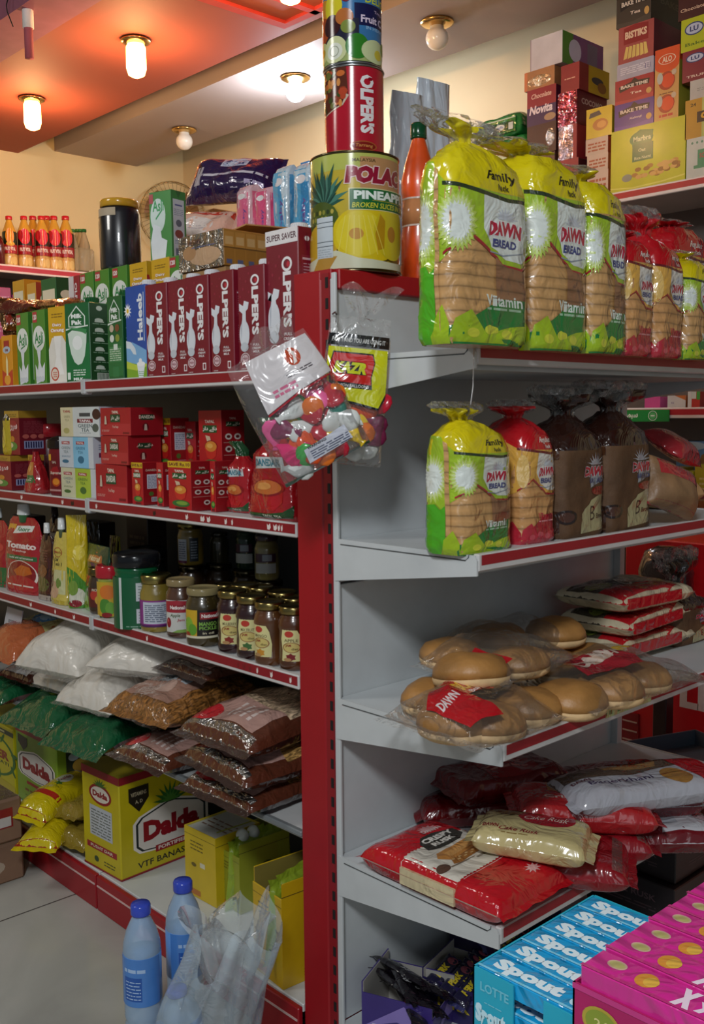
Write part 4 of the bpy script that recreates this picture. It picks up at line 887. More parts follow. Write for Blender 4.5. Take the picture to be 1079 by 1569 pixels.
# big tea pouches near the post
def tea_pouch(w, h, d, seed):
    g = G(); S, per = loft(g, [(0, w/2*.98, d/2*.8, 3.2, 0, 0, 0, 0), (.01, w/2, d/2, 3.2, 0, 0, 0, 0), (h*.62, w/2*.85, d/2*.95, 2.6, 0, 0, .015, 6), (h*.80, w*.13, d*.18, 2.2, -.01, 0, .10, 8), (h*.86, w*.12, d*.2, 2.2, -.012, 0, .14, 8), (h, w*.20, d*.12, 2.2, -.035, 0, .2, 9)],
        lambda s, z: '#1d4a2a:film' if z > h*.78 else '#a8141e:film', 56, .006, seed)
    A = Art(g, lambda a, b, e: S(a-w/2*1.0, b, e), w, h, .010, .0007)
    A.poly([(.15, .50), (.88, .52), (.85, .62), (.2, .62)], '#c9cfd0:film'); A.text('DANEDAR', .52, .565, .07, '#3a7a8a:film', L=.6, off=.04)
    A.poly([(.18, .30), (.84, .34), (.8, .18), (.66, .10), (.36, .10), (.24, .18)], '#b8141c:film'); A.ell(.52, .32, .33, .085, '#8f0d14:film', 28); A.ell(.52, .325, .29, .07, '#c96a30:film', 28); A.ell(.46, .335, .16, .035, '#e09a52:film', 28)
    A.poly([(.06, .03), (.5, .015), (.94, .03), (.97, .16), (.8, .09), (.5, .065), (.2, .07)], '#1f4a22:film'); A.text('TAPAL TEA', .6, .045, .022, '#dcd9c8', L=.34)
    return g
X2b = LX+.015
w, hh = lsize(374, 448, 640, X2b, Z2); o = tea_pouch(w*1.04, hh, .08, 3).build('tea_pouch'); tag(o, 'large red tea pouch with green knotted top beside the red post', 'pouch'); lplace(o, 366, 452, X2b, .08, Z2)
w, hh = lsize(345, 372, 702, X2b+.05, Z2); g = tea_pouch(w*1.4, hh*1.3, .06, 7); o = g.build('tea_pouch'); tag(o, 'red tea pouch half hidden between the tea box and the big pouch', 'pouch'); lplace(o, 342, 376, X2b+.05, .06, Z2)
# =================================================================== jars and pouches on the third shelf
Z3 = ZS[2]-.003
def jar(rb, h, col, lidcol, labelfn=None, name='glass_jar', neck=.82, lid_h=.014, sq=False, ang=235, label_z=(.12, .74), seg=32, wide=1.45):
    """returns an Empty holding jar_body and lid"""
    t = bpy.data.objects.new(name, None); COL.objects.link(t); hb = h-lid_h
    g = G(); prof = [(rb*.86, 0), (rb*.97, .003), (rb, .010), (rb, hb*.76), (rb*.985, hb*.80), (rb*.9, hb*.88), (rb*neck, hb*.93), (rb*neck, hb)]
    if sq:   # octagonal jam jar: stepped shoulders
        prof = [(rb*.86, 0), (rb*.96, .003), (rb, .010), (rb, hb*.16), (rb*.955, hb*.19), (rb*.955, hb*.70), (rb, hb*.74), (rb, hb*.82), (rb*.92, hb*.90), (rb*neck, hb*.94), (rb*neck, hb)]
    g.lathe(prof, col, seg)
    if labelfn:
        r_ = rb*(.955 if sq else 1.0); z0 = hb*label_z[0]; A = cylface(g, r_+.0004, z0, hb*(label_z[1]-label_z[0]), ang-14, cut=.005); A.W *= wide; A.mapf = (lambda f, W0, W1: (lambda a, b, e: f(a+(W0-W1)/2, b, e)))(A.mapf, math.pi*(r_+.0004), A.W); labelfn(A)
    g.build('jar_body', t)
    g = G(); rl = rb*neck+.0035; g.lathe([(rl*.97, 0), (rl, .0015), (rl, lid_h*.78), (rl*.95, lid_h*.95), (rl*.9, lid_h), (rl*.86, lid_h*.86), (rl*.2, lid_h*.88)], lidcol, seg)
    g.build('lid', t, (0, 0, hb-.001)); return t
def jplace(t, pc, yb, yt, z=None, X=None, label='', cat='jar', group=None, r=None):
    """stand on the shelf where pixel (pc, yb) is the foot of its near side"""
    z = Z3 if z is None else z
    if X is None: P = atz(pc, yb, z); X, y = P.x, P.y; k = r or .03; l = math.hypot(X, y); X += X/l*k*.8; y += y/l*k*.8
    else: y = LY(pc, X, z+.04)
    t.location = (X, y, z); h0 = t['h']; zt = ZZ(yt, X, y); s = (zt-z)/h0; t.scale = (s*t.get('sx', 1), s*t.get('sx', 1), s); tag(t, label, cat, group); del t['h']
    if 'sx' in t: del t['sx']
    return t
def jj(rb, h, *a, **k): t = jar(rb, h, *a, **k); t['h'] = h; return t
def mitchell(fruit, c):
    def f(A):
        W = lambda u: .5+u
        A.poly([(.36, .06), (.62, .02), (.63, .45), (.60, .80), (.56, .97), (.37, .99), (.35, .7), (.37, .4)], '#d8d092')
        A.ell(.46, .86, .055, .09, '#b8392a'); A.text(fruit, .485, .68, .085, '#5b4a2a', L=.17, off=.01); A.ell(.49, .48, .105, .14, '#cdb96e'); A.ring(.49, .48, .11, .15, .1, '#8a4a2c'); A.text('JAM', .45, .53, .09, '#8a2c20', L=.07, off=.02); A.text('diet', .53, .44, .06, '#7b6a3a', L=.08)
        A.star(.48, .2, .07, .12, 6, c, .7); A.ell(.44, .13, .05, .05, '#b58a5a'); A.lines(.42, .05, .58, .08, 1, '#6b5a30')
    return f
jams = [('APPLE', '#3a0d10:glass', '#7a1820', 520, (1009, 902), 'MULBERRY', 'dark plum jam jar with cream label right of the mango pickle', (358, 1004, 900)),
        ]
JM = [(358, 1000, 898, '#2c0a0e:glass', 'MULBERRY', '#8a2a20', 'very dark jam jar with cream label, first from the left'),
      (387, 1010, 906, '#2a090c:glass', 'MIX FRUIT', '#3f6a35', 'dark jam jar with cream label showing a green pineapple top'),
      (415, 1020, 915, '#5c3417:glass', 'MANGO', '#c98a2c', 'brown orange jam jar with its label turned left'),
      (452, 1027, 922, '#50290f:glass', 'APPLE', '#7a1820', 'brown jam jar partly hidden by the red post')]
for i, (pc, yb, yt, col, fr, c, lab) in enumerate(JM):
    t = jj(.030, .118, col, '#9c8a55:metal', mitchell(fr, c), sq=True, ang=(238, 234, 212, 236)[i], wide=1.7); jplace(t, pc, yb, yt+4, label=lab, r=.028)
for i, (pc, X, yt, lab) in enumerate([(376, LX+.11, 893, 'gold lidded jam jar behind the dark plum one'), (400, LX+.125, 897, 'gold lidded jam jar in the second row behind the pineapple one'), (434, LX+.11, 904, 'gold lidded jam jar behind the brown orange one'), (452, LX+.10, 913, 'gold lidded jam jar in the second row against the post'), (345, LX+.15, 893, 'gold lidded jar in the third row, mostly hidden')]):
    t = jj(.030, .118, '#3a1a10:glass', '#9c8a55:metal', None, sq=True); jplace(t, pc, 0, yt, X=X, label=lab)
def apple(A):
    A.rect(.30, .0, .70, 1, '#c9c8c2'); A.poly([(.30, .62), (.70, .62), (.70, .96), (.5, 1.0), (.30, .96)], '#a32633'); A.rect(.38, .70, .62, .86, '#8c1422'); A.text('National', .5, .78, .12, '#efe3dd', L=.21, off=.04); A.text('Apple', .47, .52, .13, '#4a5a34', L=.15, slant=.2); A.text('Jam', .55, .38, .1, '#a32633', L=.1, slant=.2)
    A.ell(.36, .3, .045, .16, '#8c1420'); A.ell(.355, .36, .015, .05, '#cc5555'); A.poly([(.42, .0), (.70, .0), (.70, .12), (.5, .08)], '#7ea24a')
t = jj(.030, .118, '#51301f:glass', '#8c7a55:gloss', apple, ang=235); t['sx'] = 1.02; jplace(t, 279, 977, 885, label='apple jam jar with white and red label and brown lid', r=.028)
def mango(A):
    A.rect(.28, .02, .74, .98, '#1a1412'); A.poly([(.28, .02), (.46, .02), (.47, .98), (.28, .98)], '#c9a425'); A.ell(.34, .45, .07, .28, '#7fae35'); A.ell(.40, .3, .06, .2, '#5f9a2c'); A.ell(.33, .12, .04, .1, '#9a3a20')
    A.rect(.50, .66, .74, .90, '#8f1a22'); A.text('National', .62, .78, .13, '#efe3dd', L=.20, off=.04); A.text('MANGO', .6, .50, .14, '#7fb04a', L=.22, off=.03); A.text('PICKLE', .6, .35, .12, '#7fb04a', L=.22, off=.03); A.rect(.28, .0, .74, .08, '#d8cfb4'); A.text('in oil', .6, .18, .08, '#d9cfae', L=.14)
t = jj(.034, .112, '#3d3115:glass', '#8c7f58:gloss', mango, ang=238, label_z=(.18, .74)); jplace(t, 313, 990, 898, label='squat mango pickle jar with black and yellow label', r=.03)
def nuts(A):
    A.rect(.10, .0, .9, 1, '#8a2f86'); A.rect(.33, .12, .68, .94, '#c3cad6'); A.lines(.36, .2, .65, .88, 9, '#47516a', .4, 3); A.rect(.1, 0, .9, .08, '#53205a'); A.rect(.66, 0, .69, 1, '#2a2f3c')
t = jj(.038, .135, '#8f7a2e:glass', '#a89a5c:metal', nuts, ang=245, label_z=(.12, .66), lid_h=.02, neck=.86); t['sx'] = 1.0; jplace(t, 241, 969, 878, label='wide mustard jar with purple and white label', r=.036)
def greenjar(A):
    A.rect(.15, .0, .9, 1, '#0f5a35'); A.rect(.33, .0, .36, 1, '#c8d0cc'); A.rect(.50, .55, .7, .90, '#ccd2d6'); A.rect(.50, .12, .7, .40, '#ccd2d6'); A.lines(.52, .6, .68, .88, 5, '#7b8a8c', .3); A.lines(.52, .16, .68, .38, 4, '#7b8a8c', .3); A.lines(.4, .05, .6, .09, 1, '#8fb4a0')
t = jj(.045, .145, '#0f5a35:gloss', '#15161a:gloss', greenjar, name='plastic_jar', ang=250, label_z=(.0, .84), lid_h=.026, neck=.95); jplace(t, 212, 962, 845, label='large green plastic jar with a black ribbed lid', r=.042)
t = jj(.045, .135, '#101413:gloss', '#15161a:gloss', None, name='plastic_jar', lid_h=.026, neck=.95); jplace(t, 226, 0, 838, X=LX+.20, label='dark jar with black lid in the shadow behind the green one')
def kid(A): A.rect(.25, .02, .75, .98, '#c9a42c'); A.ell(.45, .3, .1, .22, '#4f8a30'); A.ell(.54, .25, .08, .18, '#6aa03a'); A.ell(.48, .06, .09, .07, '#8a1f22'); A.ell(.5, .7, .14, .2, '#d8772a')
t = jj(.022, .092, '#a8b24a:glass', '#b52230:gloss', kid, ang=240, label_z=(.02, .92), lid_h=.022, neck=.95); t['sx'] = 1.05; jplace(t, 171, 945, 864, label='small jar with a bright red lid and green mango print', r=.022)
def mixp(A): A.rect(.25, .1, .75, .9, '#5a2018'); A.ell(.45, .6, .1, .2, '#b8392a'); A.ell(.55, .4, .09, .2, '#c9a03a'); A.text('PICKLE', .5, .82, .1, '#e0d8c0', L=.2)
t = jj(.020, .085, '#3d2a16:glass', '#8a7a4a:metal', mixp, ang=240); jplace(t, 154, 940, 868, label='small dark pickle jar just left of the red lidded jar', r=.02)
# two jars standing on the back
XU = LX+.20; zU = Z3+.117
g = G(); y0, y1 = LY(262, XU-.02, zU), LY(330, XU-.02, zU)
def big_yellow(A):
    A.rect(.30, .10, .48, .72, '#c3cad6'); A.lines(.32, .2, .46, .68, 8, '#47516a', .4, 3); A.rect(.30, .08, .48, .14, '#6a1f4a'); A.rect(.53, .12, .68, .75, '#22303c'); A.lines(.55, .2, .66, .7, 7, '#9aa6b4', .5, 5)
t = jj(.043, .14, '#8c7424:glass', '#7c7040:metal', big_yellow, ang=238, label_z=(.0, 1.), lid_h=.018, neck=.88); jplace(t, 292, 0, 800, z=zU, X=XU+.02, label='big mustard yellow jar with white side label, standing on jars behind')
def darklab(A): A.rect(.3, .1, .7, .5, '#b9bdb8'); A.rect(.3, .55, .7, .9, '#3a1430'); A.rect(.45, .6, .62, .86, '#8f96a0')
t = jj(.030, .11, '#7d7440:glass', '#3a2a34:gloss', darklab, ang=238); jplace(t, 409, 0, 818, z=zU+.003, X=XU, label='pale jar with white label standing on the gold lids')
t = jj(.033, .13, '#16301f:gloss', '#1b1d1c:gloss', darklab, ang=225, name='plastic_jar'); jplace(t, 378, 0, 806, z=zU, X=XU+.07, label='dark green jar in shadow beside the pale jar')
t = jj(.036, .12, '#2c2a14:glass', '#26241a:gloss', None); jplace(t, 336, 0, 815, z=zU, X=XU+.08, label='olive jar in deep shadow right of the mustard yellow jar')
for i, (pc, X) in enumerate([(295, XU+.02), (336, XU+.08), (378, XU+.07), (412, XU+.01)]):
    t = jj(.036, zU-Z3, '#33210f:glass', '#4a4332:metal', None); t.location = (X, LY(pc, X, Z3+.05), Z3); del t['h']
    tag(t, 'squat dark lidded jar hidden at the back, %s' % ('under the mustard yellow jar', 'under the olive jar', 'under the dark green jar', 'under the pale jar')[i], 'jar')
# pouches
def spout_pouch(w, h, d, col, art, seed, capcol='#cfd6d8', spout=True, name='spout_pouch', neckcol='#3d7a4a'):
    g = G(); S, per = loft(g, [(0, w/2*.92, d/2*.95, 3, 0, 0, 0, 0), (.008, w/2, d/2, 3, 0, 0, 0, 0), (h*.35, w/2*.97, d/2*.86, 2.6, 0, 0, .008, 5), (h*.72, w/2*.96, d/2*.55, 2.4, 0, 0, .008, 5), (h*.93, w/2*(.93 if not spout else .8), .004, 2.2, 0, 0, 0, 0), (h, w/2*(.93 if not spout else .55), .0022, 2.2, 0, 0, 0, 0)], col, 52, .003, seed)
    art(Art(g, lambda a, b, e: S(a-w/2, b, e), w, h, .009, .0006)); 
    o = g.build(name)
    if spout:
        r = w*.13; q = G(); q.lathe([(r*.7, -.012), (r*.8, .004), (r*1.0, .006)], neckcol+':gloss', 20); q.lathe([(r*1.02, .006), (r, .007), (r*.86, .03), (r*.5, .031)], capcol+':gloss', 20); q.build('screw_cap', o, (0, 0, h))
    return o
def ketch(A):
    A.rect(.0, .0, 1, 1, '#a81d26:film'); A.rect(.02, .82, .26, .90, '#d49b2c:film'); A.poly([(.25, .78), (.85, .82), (.92, .90), (.3, .88)], '#e3e6e0:film'); A.text('Knorr', .58, .845, .055, '#37754a', L=.45, off=.03, slant=.2, rot=0)
    A.text('Tomato', .5, .63, .085, '#f0e2de', L=.86, off=.045); A.text('Ketchup', .5, .555, .035, '#f0d8d2', L=.42, off=.02); A.rect(.12, .44, .95, .50, '#2f6a3a:film'); A.text('made with real tomatoes', .54, .47, .025, '#e4e8dc', L=.66)
    A.ell(.55, .24, .42, .20, '#e5d9cf:film', 26); A.ell(.55, .26, .38, .17, '#8c1218:film', 26); A.poly([(.35, .30), (.6, .38), (.8, .36), (.85, .28), (.5, .2)], '#c8641f:film'); A.ell(.55, .13, .40, .11, '#b02129:film'); A.ell(.85, .1, .12, .06, '#b02129:film'); A.lines(.2, .1, .9, .12, 1, '#e5d9cf:film', .9)
def pplace(o, pl, pr, yb, yt, X, label, rz=0, z=None):
    z = Z3 if z is None else z; y0, y1 = lspan(pl, pr, X, z+.05); o.location = (X+.02, (y0+y1)/2, z); w0 = o['w']; h0 = o['h']; del o['w'], o['h']
    o.scale = ((y0-y1)/w0, 1, (ZZ(yt, X, (y0+y1)/2)-z)/h0); o.rotation_euler = (0, 0, RZL+R(rz)); tag(o, label, 'pouch'); return o
def pw(w, h, d, *a, **k): o = spout_pouch(w, h, d, *a, **k); o['w'] = w; o['h'] = h; return o
pplace(pw(.115, .18, .05, '#a81d26:film', ketch, 1, '#e2e6e6'), 7, 53, 0, 793, LX+.035, 'red tomato ketchup pouch with green neck and white screw cap', 6)
def dark(A): A.rect(.05, .1, .95, .9, '#4a1d14:film'); A.ell(.5, .25, .4, .12, '#5c5a28:film'); A.ell(.5, .45, .3, .1, '#7d4a26:film'); A.rect(.1, .0, .95, .08, '#a89a90:film'); A.lines(.2, .6, .8, .8, 5, '#7a4a3a:film')
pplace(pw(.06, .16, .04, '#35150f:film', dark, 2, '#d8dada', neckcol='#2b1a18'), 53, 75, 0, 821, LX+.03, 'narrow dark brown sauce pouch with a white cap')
def mayo(A):
    A.rect(.0, .0, 1, 1, '#cdbb55:film'); A.ring(.5, .72, .28, .07, .15, '#a8552a:film'); A.text("Mayo's", .5, .72, .045, '#a03a24', L=.42); A.text('Chef', .42, .62, .05, '#3a3520', L=.3, off=.03); A.text('salad', .58, .56, .05, '#3a3520', L=.4, off=.03)
    A.rect(.35, .15, .95, .48, '#c7c795:film'); A.ell(.4, .2, .28, .12, '#c9a285:film'); A.ell(.66, .3, .12, .07, '#6a8a3a:film'); A.ell(.25, .35, .09, .12, '#7a5a34:film'); A.rect(0, 0, 1, .06, '#bba42f:film')
pplace(pw(.07, .155, .045, '#d0bd58:film', mayo, 3, '#e2e6e6', neckcol='#5a6a50'), 74, 99, 0, 816, LX+.03, 'cream yellow mayonnaise pouch with a white cap')
def shez(A): A.rect(0, 0, 1, 1, '#5a141c:film'); A.rect(.2, .7, .8, .8, '#b8b0a8:film'); A.lines(.3, .73, .7, .77, 1, '#3a3030')
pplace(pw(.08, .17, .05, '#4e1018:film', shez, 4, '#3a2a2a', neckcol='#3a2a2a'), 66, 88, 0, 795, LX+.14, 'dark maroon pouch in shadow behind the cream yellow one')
# tall yellow pouch seen edge on
def ymain(A): A.poly([(0, .45), (.5, .38), (1, .25), (1, .0), (0, 0)], '#4a8a2c:film'); A.ell(.5, .12, .4, .1, '#d9d6c4:film'); A.ell(.3, .22, .25, .08, '#7a9a3a:film'); A.ell(.4, .05, .3, .04, '#8a1f28:film'); A.ell(.6, .6, .3, .08, '#e8d24a:film')
o = pw(.10, .19, .035, '#d2b81f:film', ymain, 5, spout=False); pplace(o, 96, 123, 0, 790, LX+.03, 'tall yellow pouch with pointed top standing edge on', 0); o.rotation_euler = (R(0), R(0), R(-40)); o.scale.x = .55
def bpk(A): A.rect(0, 0, 1, 1, '#15120f:film')
o = pw(.09, .18, .03, '#17130f:film', bpk, 6, spout=False); pplace(o, 108, 135, 0, 800, LX+.075, 'black backed pouch leaning behind the tall yellow pouch', 30)
def greenp(A):
    A.rect(0, 0, 1, .38, '#6fa42a:film'); A.rect(0, .38, 1, 1, '#16402a:film'); A.poly([(.15, .74), (.85, .74), (.82, .86), (.5, .90), (.18, .86)], '#b8662f:film'); A.text('National', .5, .80, .08, '#e9d9a8', L=.5, off=.03); A.rect(.2, .68, .8, .73, '#5a2a4a:film')
    A.ell(.28, .45, .2, .1, '#b3241f:film'); A.ell(.5, .36, .2, .1, '#c9a23a:film'); A.ell(.62, .48, .18, .1, '#8a2a1c:film'); A.ell(.35, .30, .14, .08, '#3a6a25:film'); A.ell(.75, .55, .15, .08, '#c9b58a:film'); A.lines(.1, .08, .4, .1, 1, '#3a6a25:film')
pplace(pw(.10, .13, .05, '#16402a:film', greenp, 7, spout=False, name='pickle_pouch'), 121, 164, 0, 836, LX+.045, 'dark green pickle pouch with lime base and orange emblem', -6)
o = pplace(pw(.05, .12, .03, '#a8a03a:film', bpk, 8, spout=False), 160, 176, 0, 822, LX+.17, 'thin olive pouch tip showing behind the pickle pouch')
def gpk(A): A.rect(0, 0, 1, .3, '#2c6a3a:film'); A.ell(.5, .6, .4, .1, '#c4403a:film')
pplace(pw(.10, .17, .05, '#a81d26:film', gpk, 9, '#e2e6e6'), -30, 8, 0, 797, LX+.04, 'red pouch cut off at the left picture edge, green at its base')
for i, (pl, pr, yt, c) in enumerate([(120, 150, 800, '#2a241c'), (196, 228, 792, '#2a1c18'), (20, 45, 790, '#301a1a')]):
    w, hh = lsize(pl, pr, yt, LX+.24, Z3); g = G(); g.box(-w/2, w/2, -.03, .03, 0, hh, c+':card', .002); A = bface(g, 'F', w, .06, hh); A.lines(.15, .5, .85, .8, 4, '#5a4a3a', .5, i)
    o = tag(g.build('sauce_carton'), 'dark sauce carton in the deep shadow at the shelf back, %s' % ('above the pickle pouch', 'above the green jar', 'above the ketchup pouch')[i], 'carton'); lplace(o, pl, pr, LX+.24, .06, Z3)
# =================================================================== bags on the fourth shelf
Z4 = ZS[3]-.003
def bag_at(o, px, X, z, label, rz=0, rx=0, ry=0, cat='bag', group=None):
    """px: picture column of the bag's middle at distance X; long side runs into the shelf"""
    y = LY(px, X, z+.03); o.location = (X, y, z); o.rotation_euler = (R(rx), R(ry), R(rz)); tag(o, label, cat, group); settle(o, z); return o
def flour_bag(L, W_, T, seed, mark='3kg', fin=.03, col='#d9d3c8:poly'):
    g = G(); m = pillow(g, L, W_, T, col, p=2.7, q=.5, amp=.005, seed=seed, fin=fin, nu=44, nv=36, base=.3, spec_fin='#c9c6c0:wrap')
    if mark: Art(g, m, L, W_, .01, .0006).text(mark, .62, .5, .14, '#33405a:matte', L=.18, rot=-90, off=-.005, slant=.2)
    return g.build('flour_bag')
def noodle_bag(L, W_, T, seed, win='#a8824a:straw', red=True):
    g = G(); m = pillow(g, L, W_, T, '#5a2f20:film', p=3, q=.45, amp=.006, seed=seed, fin=.018, nu=44, nv=32, base=.42, spec_side='#3b1d16:film', spec_fin='#4a3a34:film')
    A = Art(g, m, L, W_, .01, .0006)
    A.poly([(.42, .06), (.96, .06), (.97, .5), (.96, .94), (.45, .94), (.40, .5)], win); A.poly([(.10, .12), (.42, .10), (.42, .9), (.10, .88)], '#b58f84:film'); A.rect(.0, .05, .09, .95, '#b9b3ae:foil')
    if red: A.ell(.16, .80, .10, .18, '#c2202c:film')
    A.lines(.16, .25, .36, .6, 4, '#e0cfc9:film', .4, seed)
    return g.build('noodle_bag')
def green_bag(L, W_, T, seed):
    g = G(); m = pillow(g, L, W_, T, '#1a5a37:film', p=2.6, q=.5, amp=.009, seed=seed, fin=.022, nu=48, nv=36, base=.45, spec_side='#6b3a34:film', spec_fin='#1f5a3c:film')
    A = Art(g, m, L, W_, .01, .0006); A.lines(.30, .38, .72, .66, 3, '#a9b63a:film', .45, seed); A.lines(.3, .70, .7, .84, 2, '#8aa344:film', .4, seed+1); A.poly([(.78, .1), (.93, .12), (.9, .4), (.80, .36)], '#b9c4b8:film'); A.rect(.93, .0, 1, 1, '#7d3a38:film')
    g.v = [(x, y, z-.016*max(0, (-x-.055)/.085)**2) for x, y, z in g.v]     # the mouth end sags over the shelf edge
    return g.build('pulse_bag')
XC = LX+.115
# column beside the post (front of bag is -x)
bag_at(noodle_bag(.27, .225, .062, 1), 410, XC-.03, Z4, 'brown noodle bag at the bottom of the pile beside the red post', 2)
bag_at(noodle_bag(.27, .225, .066, 2), 410, XC-.04, Z4+.056, 'brown noodle bag in the middle of the pile beside the red post', -2, 2)
bag_at(noodle_bag(.28, .23, .082, 3, '#b9a184:straw'), 410, XC-.035, Z4+.117, 'puffy silver and brown noodle bag on top of the pile beside the post', 3, 0, -3)
bag_at(noodle_bag(.27, .20, .062, 4), 287, XC-.03, Z4, 'brown noodle bag lowest in the second pile from the post', 3)
bag_at(noodle_bag(.27, .20, .05, 5, '#8a6a3a:straw', False), 287, XC+.05, Z4+.056, 'brown bag in the shade under the vermicelli bag', 0)
def verm():
    g = G(); L, W_, T = .27, .215, .082; m = pillow(g, L, W_, T, '#8a5c2c:straw', p=2.8, q=.45, amp=.008, seed=6, fin=.016, nu=44, nv=32, base=.45)
    A = Art(g, m, L, W_, .01, .0006); A.poly([(.12, .2), (.5, .15), (.62, .55), (.5, .95), (.14, .9)], '#a8806f:film'); A.poly([(.4, .3), (.62, .28), (.6, .8), (.42, .75)], '#b9c2c8:film'); A.ell(.32, .5, .09, .14, '#c7a596:film')
    return g.build('vermicelli_bag')
bag_at(verm(), 283, XC-.03, Z4+.100, 'clear bag of brown vermicelli with a pinkish label', 8, 0, -4)
bag_at(noodle_bag(.24, .20, .045, 12, '#a8842f:straw', False), 345, XC+.07, Z4+.185, 'golden noodle bag peeking out behind the two top bags', 0)
bag_at(green_bag(.28, .22, .078, 7), 186, XC-.040, Z4-.016, 'green printed pulse bag sagging over the shelf edge above the yellow box', 8)
bag_at(flour_bag(.28, .21, .11, 8, '5kg', .01), 196, XC-.0, Z4+.058, 'plump white flour bag under the big upper one, right', 10, 0, -6)
bag_at(green_bag(.28, .22, .078, 9), 112, XC-.042, Z4-.016, 'green printed pulse bag hanging over the edge above the green carton', 6)
bag_at(flour_bag(.24, .19, .06, 10, '5kg', .01), 130, XC+.015, Z4+.060, 'flat white flour bag beneath the big pointed flour bag', 6, 0, -4)
bag_at(flour_bag(.29, .24, .125, 11, '3kg', .03), 138, XC-.006, Z4+.118, 'big pointed white flour bag lying on top, marked by hand', 14, 0, -8)
bag_at(flour_bag(.25, .25, .085, 15, None, .03), 243, XC+.03, Z4+.165, 'crumpled white flour bag tucked under the shelf rail', 24, 0, -4)
bag_at(green_bag(.27, .20, .075, 13), 40, XC-.040, Z4-.016, 'green crinkled pulse bag nearest the left picture edge', 4)
def dark_label():
    g = G(); L, W_, T = .22, .17, .05; m = pillow(g, L, W_, T, '#3d1d16:film', seed=14, amp=.005, fin=.01); A = Art(g, m, L, W_, .01, .0006); A.rect(.02, .2, .4, .85, '#b5b7b8:film'); A.lines(.06, .3, .36, .75, 4, '#3b4150:film', .4, 4); return g.build('pulse_bag')
bag_at(dark_label(), 78, XC-.015, Z4+.058, 'dark brown bag with a pale printed label between green and white bags', 5)
def orange_bag():
    g = G(); L, W_, T = .28, .22, .10; m = pillow(g, L, W_, T, '#b5613a:film', seed=16, amp=.008, fin=.015, spec_side='#7a2a1c:film'); A = Art(g, m, L, W_, .01, .0006); A.poly([(.4, 0), (1, 0), (1, 1), (.34, 1), (.5, .5)], '#c3bd7c:film'); A.ell(.62, .45, .16, .2, '#3f86c0:film'); A.ell(.64, .38, .13, .12, '#9cc4dc:film'); A.rect(.34, .62, .42, .95, '#a8201f:film'); return g.build('pulse_bag')
bag_at(orange_bag(), 62, XC-.01, Z4+.108, 'orange and pale yellow bag with a blue blotch, left of the big flour bag', 4, 0, -8)
g = G(); m = pillow(g, .24, .18, .07, '#7d2c1c:film', seed=17, amp=.006, fin=.01); bag_at(g.build('pulse_bag'), 12, XC-.01, Z4+.058, 'dark orange bag under the white card at the left edge', 4)
g = G(); v = .10; g.box(-.05, .05, -.002, .002, 0, v, '#b9bcc4:card', .0008); A = bface(g, 'F', .1, .004, v); A.text('organie', .55, .62, .15, '#26293a', L=.62, off=.0); A.lines(.1, .15, .9, .3, 2, '#a5a9b4')
o = tag(g.build('paper_packet'), 'white card packet reading organic at the left picture edge', 'packet'); X = LX+.045; y = LY(12, X, Z4+.2); zc_ = ZZ(986, X, y); o.location = (X, y, zc_); o.rotation_euler = (R(-14), 0, RZL); settle(o, zc_)
g = G(); m = pillow(g, .2, .19, zc_-Z4-.125, '#4a1f16:film', seed=18, amp=.004, fin=.01); bag_at(g.build('pulse_bag'), 14, XC-.005, Z4+.122, 'brown bag directly beneath the white organic card', 2)

# =================================================================== boxes on the base shelf
Z5 = .0925
def dalda_box(w, d, h, c1, green):
    g = G(); g.box(-w/2, w/2, -d/2, d/2, 0, h, c1, .003)
    T = bface(g, 'T', w, d, h); T.rect(.0, .0, 1, 1, '#6e7a2a' if green else '#9a8a1c'); T.rect(0, .49, 1, .51, '#55601c')
    for f, ww in (('F', w), ('L', d), ('R', d)):
        A = bface(g, f, w, d, h); A.rect(0, .925, 1, 1, '#8e1826'); A.rect(0, .0, 1, .02, '#8e1826' if not green else '#3f6a1c')
        if f == 'F': B0 = A
        elif f == 'R': B1 = A
        else: B2 = A
    return g, B0, B1, B2
def dalda_logo(A, u, v, s, k=1.0, text=True):
    """hexagonal crest; s = half width in u, k = aspect to v"""
    P = [(-1, -.35), (-.85, -.52), (-.1, -.62), (.1, -.62), (.85, -.52), (1, -.35), (1, .35), (.85, .52), (.1, .78), (-.1, .78), (-.85, .52), (-1, .35)]
    for q, c in ((1.08, '#e9e2d8'), (1.0, '#1f2a2c'), (.94, '#ddd6cf')): A.poly([(u+x*s*q, v+y*s*k*q) for x, y in P], c)
    A.text('Dalda', u, v+.02*k, s*k*.62, '#8f1020', L=s*1.6, off=.06)
# yellow box: narrow face to the aisle, wide crest face toward the camera
w, d, h = .165, .262, .235
g, F_, R_, L_ = dalda_box(w, d, h, '#c4b315', False)
P0 = atz(182, 1353, Z5)
dd = .30
dalda_logo(R_, .57, .385, .40, .80)
R_.rect(.38, .165, .78, .23, '#9a1a24'); R_.text('FORTIFIED', .58, .198, .038, '#ecdcd0', L=.34, off=.03); R_.text('VTF BANASPATI', .55, .09, .06, '#1c1c1a', L=.74, off=.015)
R_.star(.56, .63, .20, .20, 9, '#2f6a2c', .5, True); R_.star(.56, .63, .13, .13, 7, '#4f8c38', .45, True); R_.poly([(.10, .87), (.32, .87), (.32, .74), (.21, .62), (.10, .74)], '#191512'); R_.text('VITAMINS', .21, .80, .04, '#b5a88a', L=.17); R_.text('A, D', .21, .72, .04, '#b5a88a', L=.08)
F_.ell(.5, .76, .3, .10, '#8f1020'); F_.ell(.5, .76, .25, .075, '#e0d8c8'); F_.text('Dalda', .5, .76, .06, '#8f1020', L=.40, off=.05); F_.star(.5, .84, .2, .08, 7, '#3b6a2c', .5, True)
